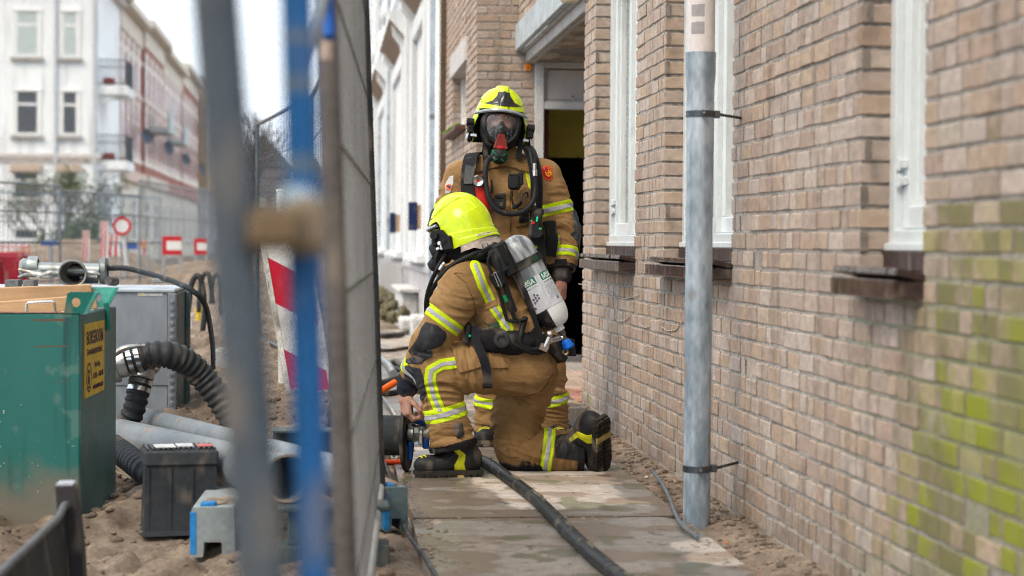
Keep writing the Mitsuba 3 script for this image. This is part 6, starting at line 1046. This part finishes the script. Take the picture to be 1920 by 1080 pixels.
# ------------------------------------------------------------------ white stuccoed house farther along the pavement
wh = thing('white_house', 'white stuccoed house with mouldings and grey plinth, beyond the brick house', 'house'); WX = 1.215
put('wall', pbox((WX, 20.63, .70), (WX+.4, 52, 11)), 'white_plaster', wh, uv=(.88, 0), smooth=False)
put('plinth', cat(pbox((WX-.035, 20.63, -.2), (WX+.4, 52, .69)), bx((WX-.06, 20.63, .69), (WX+.01, 52, .76), .01)), 'matte', wh, col=(.40, .39, .40), grain=.5, smooth=False)
put('corner_pilaster', bx((WX-.035, 20.64, -.1), (WX+.05, 21.3, 11), .01), 'white_plaster', wh, uv=(1.03, 0))
for i, (a, b) in enumerate(((23.2, 26.0), (29.6, 33.6), (38.0, 42.5), (46.5, 51))):
    put('window', cat(bx((WX-.012, a, 1.25), (WX-.002, a+.07, 3.62), .003), bx((WX-.012, b-.07, 1.25), (WX-.002, b, 3.62), .003), bx((WX-.012, a, 1.22), (WX-.002, b, 1.30), .003)), 'gloss', wh, col=(.70, .71, .70), grain=.1)
    put('architrave', cat(bx((WX-.075, a-.30, .9), (WX, a-.02, 3.66), .012), bx((WX-.075, b+.02, .9), (WX, b+.30, 3.66), .012), bx((WX-.065, a-.30, 3.66), (WX, b+.30, 3.9), .012)), 'white_plaster', wh, uv=(.90, 0))
    hd = put('window_hood', cat(prism([(0, 0), (-.26, .30), (-.26, .40), (-.18, .44), (0, .44)], b-a+.9, (WX, a-.45+(b-a+.9), 4.0), (1, 0, 0), (0, 0, 1))), 'white_plaster', wh, uv=(.97, 0), smooth=False)
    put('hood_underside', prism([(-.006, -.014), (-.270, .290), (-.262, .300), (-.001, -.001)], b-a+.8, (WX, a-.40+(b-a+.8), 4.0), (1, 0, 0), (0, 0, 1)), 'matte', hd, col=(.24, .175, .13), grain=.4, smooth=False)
    for y in (a-.16, b+.16): put('console', prism([(0, 0), (-.06, .0), (-.10, .16), (-.20, .30), (-.22, .46), (0, .46)], .2, (WX-.0, y+.1, 3.78), (1, 0, 0), (0, 0, 1)), 'white_plaster', wh, uv=(.90, 0), smooth=False)
    for y in (a-.9, b+.9): put('pilaster', bx((WX-.055, y-.22, .76), (WX, y+.22, 11), .012), 'white_plaster', wh, uv=(.90, 0))
    put('sill', bx((WX-.14, a-.34, .80), (WX+.0, b+.34, .90), .012), 'white_plaster', wh, uv=(.85, 0))
    for j, zc in enumerate((5.5, 5.2)): put('rosette', blob((WX-.03, (a+b)/2+(j-.5)*2.2, zc), (.09, .30, .22), 2, i, .3), 'white_plaster', wh, uv=(.95, 0), smooth=True)
put('string_course', cat(bx((WX-.16, 20.63, 4.62), (WX, 52, 4.80), .02), bx((WX-.10, 20.63, 4.50), (WX, 52, 4.615), .02)), 'white_plaster', wh, uv=(.98, 0), smooth=False)
put('step', cat(bx((WX-.24, 24.5, -.1), (WX-.04, 27, .42), .02), bx((WX-.28, 24.4, .42), (WX-.03, 27.1, .47), .01), bx((WX-.22, 21.9, -.1), (WX-.04, 22.9, .22), .03), bx((WX-.32, 22.6, .05), (WX-.06, 23.6, .17), .02)), 'matte', wh, col=(.50, .50, .49), grain=.4)
for y in np.arange(27.5, 38, .22): put('railing_bar', cyl((WX-.12, y, .1), (WX-.12, y, .72), .018, 6), 'matte', wh, col=(.42, .42, .43), grain=.3)
for i, (px, Y, lb, z0) in enumerate(((811, 21.2, 'nearest zinc downpipe on the white house corner', .05), (730, 35.5, 'middle zinc downpipe on the white house', 0), (713, 42.0, 'farthest zinc downpipe on the white house', 0))):
    q = P(px, 452, Y); r = .038 if i == 0 else .05; k = thing('downpipe', lb, 'downpipe', None)
    put('pipe', cyl((q[0], Y, z0), (q[0], Y, 9), r, 18), 'zinc', k)
    for z in (1.15, 2.35) if i == 0 else (1.4, 3.2): put('clamp', cat(cyl((q[0], Y, z), (q[0], Y, z+.06), r*1.14, 18), bx((q[0]+r, Y-.012, z), (WX+.02, Y+.012, z+.04), .004)), 'metal', k, col=(.2, .22, .23), grain=.4)
    if i == 0: put('socket', cyl((q[0], Y, 2.46), (q[0], Y, 2.62), r*1.12, 18), 'zinc', k)
for (x0, x1, y0, y1, Y), lb in zip(((766, 783, 379, 432, 23.7), (731, 742, 399, 437, 30.8)), ('nearer dark blue plaque sticking out from the white house', 'farther dark blue plaque sticking out from the white house')):
    a, b = P(x0, y1, Y), P(x1, y0, Y); k = thing('plaque', lb, 'plaque', None)
    put('board', bx((a[0], Y, a[2]), (b[0], Y+.06, b[2])), 'satin', k, col=(.008, .020, .075), grain=.15); put('bracket', bx((b[0], Y+.01, a[2]+.02), (WX+.02, Y+.05, b[2]-.03)), 'matte', k, col=(.40, .27, .16), grain=.4)
pl = [(blob((WX-.30+rng.normal(0, .10), 23.5+rng.uniform(0, 14), .08+rng.uniform(0, .16)), (.07, .10, .08), 1, i, .7)) for i in range(60)]
put('weeds', cat(pl), 'matte', None, col=(.13, .115, .065), grain=1.0, kind='stuff', label='dry weeds and rubble along the foot of the white house', cat='weeds')
# a person far down the pavement
fp = thing('person', 'distant person in dark clothes and a yellow safety vest by the far downpipes', 'person'); fq = P(706, 470, 62); fx_ = fq[0]; Z_ = lambda x, z, y=0: A_([fx_+x, 62+y, z])
v, f = soft([('c', Z_(-.09, .08), Z_(-.09, .85), .075, .10), ('c', Z_(.09, .08, -.15), Z_(.09, .85), .075, .10), ('c', Z_(0, .95), Z_(0, 1.38), .17, .19), ('c', Z_(-.2, 1.40), Z_(-.25, .95), .08, .06), ('c', Z_(.2, 1.40), Z_(.25, .95), .08, .06), ('c', Z_(0, 1.5), Z_(0, 1.62), .06, .06)], .025, .05, 2)
put('clothes', (v, f), 'matte', fp, col=(.025, .027, .032), grain=.3, smooth=True); bd = (v, f, vnormals(v, f)); put('safety_vest', cover(bd, np.minimum(np.minimum(v[:, 2]-1.02, 1.42-v[:, 2]), .20-np.abs(v[:, 0]-fx_)), .012), 'matte', fp, col=(.60, .75, .02), grain=.2, smooth=True)
put('head', blob(Z_(0, 1.68), (.085, .10, .12), 2, 1, .05), 'matte', fp, col=(.38, .22, .16), smooth=True); put('hair', blob(Z_(0, 1.72, .02), (.09, .105, .10), 2, 1, .05), 'matte', fp, col=(.03, .022, .018), smooth=True)
# ------------------------------------------------------------------ houses across the dug-up street
FYY, SXX = 86.0, -9.56
cw = thing('white_corner_house', 'white corner house with balconies on the left of the street', 'house')
put('wall', cat(pbox((-34, FYY, -.3), (SXX, FYY+9.4, 12.3))), 'white_plaster', cw, uv=(.98, 0), smooth=False)
put('string_course', cat(bx((-34, FYY-.16, 4.45), (SXX+.15, FYY+9.4, 4.68), .03), bx((-34, FYY-.10, 4.30), (SXX+.09, FYY+9.4, 4.44), .03)), 'matte', cw, col=(.50, .47, .44), grain=.3)
put('cornice', cat(bx((-34, FYY-.7, 12.3), (SXX+.7, FYY+9.4, 12.75), .05), bx((-34, FYY-.35, 11.95), (SXX+.35, FYY+9.4, 12.299), .05)), 'matte', cw, col=(.48, .45, .42), grain=.3)
put('roof', prism([(0, 0), (3, 2.4), (18, 2.4), (24, 0)], 9.4, (-34, FYY+9.4, 12.75), (1, 0, 0), (0, 0, 1)), 'matte', cw, col=(.12, .11, .12), grain=.4, smooth=False)
put('plinth', bx((-34, FYY-.10, -.3), (SXX+.10, FYY+9.4, 1.0), .03), 'white_plaster', cw, uv=(.86, 0))
DARK, GLS = (.055, .065, .075), (.17, .22, .24)
def front_window(parent, x0, x1, z0, z1, Y, blind, dark, small=False):
    k = put('window', cat(bx((x0-.12, Y-.10, z1), (x1+.12, Y-.001, z1+.14), .02), bx((x0-.12, Y-.07, z0), (x0, Y-.001, z1), .02), bx((x1, Y-.07, z0), (x1+.12, Y-.001, z1), .02), bx((x0, Y-.045, z0), (x0+.09, Y-.004, z1), .01), bx((x1-.09, Y-.045, z0), (x1, Y-.004, z1), .01), bx((x0+.09, Y-.045, z0), (x1-.09, Y-.004, z0+.10), .01), bx((x0+.09, Y-.045, z0+(z1-z0)*.68), (x1-.09, Y-.004, z0+(z1-z0)*.74), .01)), 'satin', parent, col=(.72, .73, .72), grain=.1)
    put('pane', bx((x0+.09, Y-.020, z0+.10), (x1-.09, Y-.003, z1), .002), 'gloss', k, col=dark, grain=.3)
    if blind: put('blind', bx((x0+.09, Y-.024, z0+(z1-z0)*(1-blind)), (x1-.09, Y-.0205, z1), .001), 'matte', k, col=(.42, .48, .48), grain=.2)
    put('sill', bx((x0-.2, Y-.22, z0-.16), (x1+.2, Y-.001, z0-.02), .02), 'matte', k, col=(.36, .35, .33), grain=.3)
cols = ((-12.97, -11.98), (-11.05, -10.36), (-16.4, -15.4), (-19.6, -18.6))
for j, (x0, x1) in enumerate(cols):
    front_window(cw, x0, x1, 8.75, 10.66, FYY, .95, GLS); front_window(cw, x0, x1, 5.45, 7.28, FYY, 0.0, DARK)
    lo = front_window(cw, x0-.12, x1+.02, 2.72, 3.86, FYY, 0, (.04, .045, .055)); put('sunblind_box', bx((x0-.2, FYY-.22, 3.90), (x1+.15, FYY-.002, 4.22), .03), 'matte', cw, col=(.46, .36, .29), grain=.2)
    front_window(cw, x0-.10, x1, .10, 1.42, FYY, 0, (.03, .035, .045))
put('rain_pipe', cyl((-11.28, FYY-.12, 0), (-11.28, FYY-.12, 12), .07, 12), 'matte', cw, col=(.46, .50, .53), grain=.2)
put('rain_pipe', cyl((SXX-.12, FYY-.10, 0), (SXX-.12, FYY-.10, 12), .07, 12), 'matte', cw, col=(.50, .53, .55), grain=.2)
for z in (4.0, 7.2):
    k = put('balcony', cat(bx((SXX-.05, FYY+.2, z+.0), (SXX+1.25, FYY+3.4, z+.42), .04), prism([(0, 0), (.9, 0), (0, -.5)], .25, (SXX, FYY+.6, z), (1, 0, 0), (0, 0, 1))), 'white_plaster', cw, uv=(.9, 0), smooth=False)
    put('railing', cat(*[cyl((SXX+x, FYY+y, z+.42), (SXX+x, FYY+y, z+1.5), .018, 5) for x, y in [(1.18, t) for t in np.arange(.25, 3.4, .14)]+[(t, .25) for t in np.arange(0, 1.2, .14)]], *[cyl((SXX, FYY+.25, z+q), (SXX+1.18, FYY+.25, z+q), .03, 6) for q in (.5, 1.2, 1.5)], *[cyl((SXX+1.18, FYY+.25, z+q), (SXX+1.18, FYY+3.4, z+q), .03, 6) for q in (.5, 1.2, 1.5)]), 'satin', k, col=(.05, .06, .07), grain=.2)
    put('planter', bx((SXX+.2, FYY+.3, z+.45), (SXX+.7, FYY+.55, z+.75), .02), 'matte', k, col=(.25, .05, .04), grain=.3)
put('blank_panel', bx((SXX+.0, FYY+.4, 1.6), (SXX+.06, FYY+5.0, 3.5), .01), 'satin', cw, col=(.36, .41, .47), grain=.1)
def side_window(parent, X, y0, y1, z0, z1, dark=DARK, arch=False):
    k = put('window', cat(bx((X, y0, z0), (X+.018, y0+.12, z1), .01), bx((X, y1-.12, z0), (X+.018, y1, z1), .01), bx((X, y0+.12, z1-.14), (X+.018, y1-.12, z1), .01), bx((X, y0+.12, z0+(z1-z0)*.62), (X+.018, y1-.12, z0+(z1-z0)*.7), .01), bx((X, y0+.12, z0), (X+.018, y1-.12, z0+.12), .01)), 'satin', parent, col=(.70, .69, .67), grain=.1)
    put('pane', bx((X+.005, y0+.12, z0+.1), (X+.010, y1-.12, z1-.12), .002), 'gloss', k, col=dark, grain=.3)
    put('lintel', bx((X, y0-.25, z1+.02), (X+.03, y1+.25, z1+.42), .02), 'matte', k, col=(.60, .57, .53), grain=.2)
    put('sill', bx((X, y0-.25, z0-.30), (X+.05, y1+.25, z0-.02), .02), 'matte', k, col=(.60, .57, .53), grain=.2)
spec = [(95.5, 107, 12.1, 'first red brick house beyond the white corner house'), (107.05, 120, 12.3, 'second red brick house in the row, with a grey bay'), (120.05, 136, 12.0, 'third red brick house in the row, with a pale gable'), (136.05, 154, 12.6, 'fourth red brick house in the row, farthest before the tan building')]
for i, (a, b, h, lb) in enumerate(spec):
    k = thing('red_brick_house', lb, 'house', 'red brick terrace houses'); X = SXX+(.0, .12, .05, .1)[i]
    put('wall', pbox((X-9, a, 4.5), (X, b, h)), 'red_brick', k, smooth=False); put('ground_floor', pbox((X-9, a, -.3), (X+.03, b, 4.499)), 'matte', k, col=(.60, .56, .48), grain=.3, smooth=False)
    put('shop_fascia', bx((X+.03, a, 3.9), (X+.30, b, 4.45), .03), 'matte', k, col=((.52, .42, .36), (.5, .45, .4), (.33, .16, .13), (.30, .13, .11))[i], grain=.3)
    put('cornice', cat(bx((X-.2, a, h), (X+.55, b, h+.42), .05), bx((X-.1, a, h-1.0), (X+.06, b, h-.001), .03)), 'matte', k, col=(.56, .52, .46), grain=.3)
    put('roof', prism([(0, 0), (1.6, 2.0), (7, 2.0), (9, 0)], b-a, (X-.2-.2, a, h+.42), (-1, 0, 0), (0, 0, 1)), 'matte', k, col=(.22, .10, .08) if i % 2 else (.17, .17, .18), grain=.3, smooth=False)
    for z in (5.0, 8.35, 10.2): put('stone_band', bx((X, a, z), (X+.02, b, z+.22), .005), 'matte', k, col=(.64, .60, .55), grain=.2)
    n = int((b-a)/2.6)
    for j in range(n):
        y = a+.7+j*(b-a-.8)/n
        for z0, z1 in ((5.5, 7.8), (8.7, 10.6)): side_window(k, X, y, y+1.25, z0, z1, (.05, .06, .07) if (j+i) % 3 else (.20, .22, .23))
        if j % 2 == 0: side_window(k, X+.03, y-.2, y+1.6, 1.0, 3.2, (.09, .11, .13))
    if i in (1, 2): put('balcony', cat(bx((X, a+3.0, 6.9), (X+1.1, a+6.5, 7.2), .03), bx((X+1.0, a+3.0, 7.2), (X+1.1, a+6.5, 8.1), .02)), 'matte', k, col=(.40, .45, .46), grain=.3)
    put('chimney', bx((X-3.5, a+.3, h+1.5), (X-2.7, a+1.4, h+3.0), .03), 'red_brick', k); put('dish', lathe([(0, 0), (.32, .05), (.42, .14)], 16, (X+.35, b-2.2, 6.4), (.8, -.6, .2)), 'satin', k, col=(.07, .09, .12))
tb_ = thing('tan_building', 'plain tan block standing out at the far end of the red terrace', 'building'); put('wall', pbox((-14, 155, 4.8), (-8.75, 170, 13.3)), 'matte', tb_, col=(.44, .31, .20), grain=.2, smooth=False); put('roof_edge', bx((-14, 154.6, 13.3), (-8.3, 170, 13.7), .05), 'matte', tb_, col=(.45, .45, .44)); put('base', pbox((-14, 156, -.3), (-9.0, 170, 4.799)), 'matte', tb_, col=(.62, .61, .58), grain=.3, smooth=False)
for j in range(5): front_window(tb_, -8.74+j*0-.0+.0, -8.74+.0, 0, 0, 0, 0, DARK) if False else put('window', bx((-8.75, 158+j*2.4, 6.2+(j % 2)*3), (-8.72, 159.2+j*2.4, 8+(j % 2)*3), .005), 'gloss', tb_, col=DARK)
for x0, x1, y, h, rf, lb in ((-9.0, -3.2, 205, 8.6, 3.4, 'dark gabled house closing the far end of the street, left'), (-3.1, 1.2, 190, 6.2, 2.8, 'dark gabled house closing the far end of the street, right'), (1.3, 6.0, 210, 9.0, 2.0, 'far dark house mostly hidden behind the fence mesh')):
    k = thing('gabled_house', lb, 'house', None); put('wall', pbox((x0, y, -.3), (x1, y+12, h)), 'matte', k, col=(.13, .13, .14), grain=.3, smooth=False); put('roof', prism([(-.3, 0), ((x1-x0)/2, rf), (x1-x0+.3, 0)], 12.4, (x0, y+12.2, h), (1, 0, 0), (0, 0, 1)), 'matte', k, col=(.085, .09, .10), grain=.3, smooth=False)
    for j in range(int((x1-x0)/1.7)):
        for z in (1.5, 4.2): put('window', bx((x0+.5+j*1.7, y-.05, z), (x0+1.5+j*1.7, y-.002, z+1.5), .02), 'gloss', k, col=(.25, .27, .28), grain=.2)
# ------------------------------------------------------------------ trees
def tree(name, base, h, r0, n, label, seed, leaf=0, lcol=(.05, .07, .03), spread=.45, catg='tree', lsz=.09, col=(.11, .095, .08), group=None):
    r = np.random.default_rng(seed); k = thing(name, label, catg, group); segs, tips = [], []
    def grow(p, d, L, rad, lev):
        q = p+d*L; m = (p+q)/2+r.normal(0, L*.05, 3); segs.append(tube([p, m, q], [rad, rad*.85, rad*.66], 6 if lev else 9, 3)); tips.append((m, q))
        if lev >= n: return
        for _ in range(3 if lev else 5):
            dd = d+r.normal(0, spread, 3)+A_([0, 0, .15]); grow(p+d*L*r.uniform(.55, 1), dd/np.linalg.norm(dd), L*r.uniform(.55, .8), rad*.60, lev+1)
    grow(A_([*base, -.05]), A_([r.normal(0, .04), 0, 1.0]), h*.36, r0, 0); put('trunk', segs[0], 'matte', k, col=col, grain=.6); put('branches', cat(*segs[1:]), 'matte', k, col=col, grain=.6, kind='stuff')
    if leaf:
        C = A_([t[1] if r.random() < .6 else t[0] for t in tips for _ in range(leaf)])+r.normal(0, lsz*2.6, (len(tips)*leaf, 3)); C[:, 2] = np.maximum(C[:, 2], .15)
        a = r.normal(0, 1, (len(C), 3)); a /= np.linalg.norm(a, axis=1, keepdims=True); b = np.cross(a, r.normal(0, 1, (len(C), 3))); b /= np.linalg.norm(b, axis=1, keepdims=True); s = lsz*r.uniform(.5, 1.3, (len(C), 1))
        v = np.stack([C-a*s, C+b*s*.55, C+a*s, C-b*s*.55], 1).reshape(-1, 3); i = np.arange(len(C))*4; tone = np.repeat(r.random(len(C)), 4)
        put('crown', (v, np.vstack([np.stack([i, i+1, i+2], 1), np.stack([i, i+2, i+3], 1)])), 'leaf', k, smooth=False, uv=np.stack([tone, tone], 1), kind='stuff')
q = P(132, 480, 60); tree('young_tree', q[:2], 4.4, .09, 4, 'small dark green tree in front of the white corner house', 5, 5, spread=.5, lsz=.06)
q = P(85, 480, 62); tree('young_tree', q[:2], 4.0, .05, 4, 'thin pale young tree left of the dark green tree', 8, 3, spread=.4, lsz=.06, col=(.20, .18, .15))
q = P(158, 480, 59); tree('shrub', q[:2], 2.2, .08, 4, 'low dark shrub at the foot of the dark green tree', 15, 12, spread=.7, catg='shrub', lsz=.07)
for i, (px, Y, h, lb) in enumerate(((448, 175, 15, 'bare tree beyond the tan building, left'), (468, 160, 12.5, 'bare tree beyond the tan building, right'), (425, 195, 13, 'bare tree farthest down the street'))):
    q = P(px, 452, Y); tree('bare_tree', q[:2], h, .26, 5, lb, 30+i, 0, spread=.42, col=(.12, .11, .11), group=None)
# ------------------------------------------------------------------ barriers, signs and fences across the street
def barrier(px0, px1, py, Y, h, label, kind=0):
    a, b = P(px0, py, Y), P(px1, py, Y); k = thing('road_barrier', label, 'barrier', 'red and white road barriers'); x0, x1, z0 = a[0], b[0], a[2]
    put('board', bx((x0, Y-.02, z0), (x1, Y+.02, z0+h)), 'satin', k, col=(.70, .70, .70), grain=.2); w = x1-x0; RED = (.50, .022, .03)
    if kind == 0: put('red_part', cat(bx((x0, Y-.024, z0+h*.74), (x1, Y-.0205, z0+h), .001), bx((x0, Y-.024, z0), (x1, Y-.0205, z0+h*.26), .001), bx((x0, Y-.024, z0+h*.262), (x0+w*.22, Y-.0205, z0+h*.738), .001)), 'satin', k, col=RED, grain=.15)
    else: put('red_part', cat(*[prism([(w*t, 0), (w*(t+.2), 0), (w*(t+.34), h), (w*(t+.14), h)], .004, (x0, Y-.0205, z0), (1, 0, 0), (0, 0, 1)) for t in (.02, .46)]), 'satin', k, col=RED, grain=.15, smooth=False)
    for x in (x0+.06*w, x1-.06*w): put('leg', bx((x-.03, Y-.018, -.2), (x+.03, Y+.018, z0-.002), .004), 'matte', k, col=(.35, .35, .35), grain=.3)
barrier(304, 341, 478, 30, .28, 'broad red and white barrier board, right of the round sign'); barrier(364, 389, 477, 33, .26, 'rightmost small red and white barrier board in the far distance'); barrier(258, 279, 478, 34, .25, 'small red barrier board with an orange lamp, between sign and broad barrier', 1); barrier(204, 226, 480, 31, .34, 'red and white barrier board directly left of the round sign', 1)
barrier(188, 203, 486, 28, .52, 'tall narrow red and white beacon board, left of the other barriers', 1); barrier(155, 168, 490, 27.5, .42, 'leftmost narrow red and white beacon board beside the dark shrub', 1)
for px, py, w, lb in ((238, 462, .10, 'small blue direction board below the round sign'), (95, 456, .08, 'small blue board on the far fence, left')):
    p = P(px, py, 36); k = thing('blue_board', lb, 'sign', None); put('board', bx(p-A_([w*2, .02, w*.5]), p+A_([w*2, .02, w*.5])), 'satin', k, col=(.02, .08, .32), grain=.2); put('post', cyl((p[0], p[1]+.03, -.2), (p[0], p[1]+.03, p[2]+.2), .03, 8), 'metal', k, col=(.4, .42, .44))
rs = thing('round_sign', 'round white traffic sign with a red rim on a leaning striped post', 'traffic sign'); p = P(229, 424, 29); R_ = .135
put('sign_face', lathe([(0, 0), (R_, 0), (R_, .02), (0, .02)], 36, p, (0, -1, 0)), 'satin', rs, col=(.72, .73, .74), grain=.1, smooth=False); put('red_rim', lathe([(R_*.70, .021), (R_, .021), (R_*1.0, .026), (R_*.70, .026), (R_*.70, .021)], 36, p, (0, -1, 0)), 'satin', rs, col=(.50, .025, .03), grain=.1, smooth=False)
put('post', cyl(P(231, 443, 29.05), P(238, 500, 29.05), .032, 12), 'satin', rs, col=(.62, .64, .65), grain=.2)
lp = P(270, 458, 33.9); put('lamp', cyl(lp, lp+A_([0, -.03, 0]), .05, 16), 'gloss', 'road_barrier_002', col=(.75, .25, .02))
MG = (.27, .30, .33)
for i, (x0, Y0, x1, Y1, h, lb, c) in enumerate(((-40, 25, 112, 27, 1.78, 'far mesh fence panel at the left edge', MG), (112, 27, 262, 30, 1.72, 'far mesh fence panel in front of the dark shrub', MG), (262, 30, 372, 36, 1.95, 'far mesh fence panel before the broad barrier, rail rising right', MG), (372, 36, 440, 44, 2.0, 'far mesh fence panel at the right end of the far fence', MG), (-60, 40, 120, 42, 2.0, 'second far mesh fence panel, left, behind the first', (.18, .24, .33)), (120, 42, 300, 45, 2.0, 'second far mesh fence panel, middle, behind the first', (.18, .24, .33)))):
    a, b = P(x0, 452, Y0), P(x1, 452, Y1); fence(a[:2], b[:2], -.05, h, c, lb, .11, (.5, 1.0, 1.4), (0, 0), .004, 'far mesh fence panels', .017)
oc = P(30, 470, 38); put('orange_netting', cat(*[cyl((x, oc[1]+.3*math.sin(x*2), z), (x+.35, oc[1]+.3*math.sin((x+.35)*2), z), .012, 5) for z in np.arange(.1, 1.0, .10) for x in np.arange(-9, -5.5, .35)], *[cyl((x, oc[1]+.3*math.sin(x*2), .05), (x, oc[1]+.3*math.sin(x*2), 1.0), .012, 5) for x in np.arange(-9, -5.5, .12)]), 'matte', None, col=(.60, .07, .04), grain=.2, label='orange red safety netting at the far left', cat='netting')
rb = P(12, 512, 20); put('red_plastic_barrier', cat(bx((-4.2, 19.9, -.1), (rb[0]+.20, 20.2, 1.05-(515-452)*20/FPX+.20), .04), *[bx((-4.1+i*.22, 19.88, .3), (-4.0+i*.22, 19.93, .85), .02) for i in range(6)]), 'satin', None, col=(.24, .012, .025), grain=.5, label='red plastic barrier at the left edge behind the pump roof', cat='barrier')
for i, (px, py, Y, c) in enumerate(((372, 610, 17.5, (.75, .55, .02)), (393, 596, 19.5, (.72, .50, .03)), (357, 622, 16.5, (.60, .58, .55)))):
    a = G(px, py); put('marker_peg', cat(cyl((a[0], a[1], -.1), (a[0], a[1], .16), .03, 10), cyl((a[0], a[1], .16), (a[0], a[1], .21), .045, 10)), 'satin', None, col=c, grain=.3, label=('yellow marker peg nearest in the far sand', 'yellow marker peg farther back in the far sand', 'pale marker peg in the far sand beside the pump')[i], cat='peg', group=None)
for i, (pts, lb) in enumerate((([(352, 590), (360, 530), (375, 520), (384, 575), (380, 620)], 'nearest dark hose arching over the far sand beside the pump'), ([(372, 585), (378, 525), (392, 515), (400, 570)], 'second dark hose arching over the far sand'), ([(395, 570), (402, 520), (414, 525), (416, 590)], 'farthest dark hose arching over the far sand'))):
    put('arched_hose', tube([P(x, y, 15.5+i*2) for x, y in pts], .022, 10), 'satin', None, col=(.03, .035, .04), grain=.4, label=lb, cat='hose')
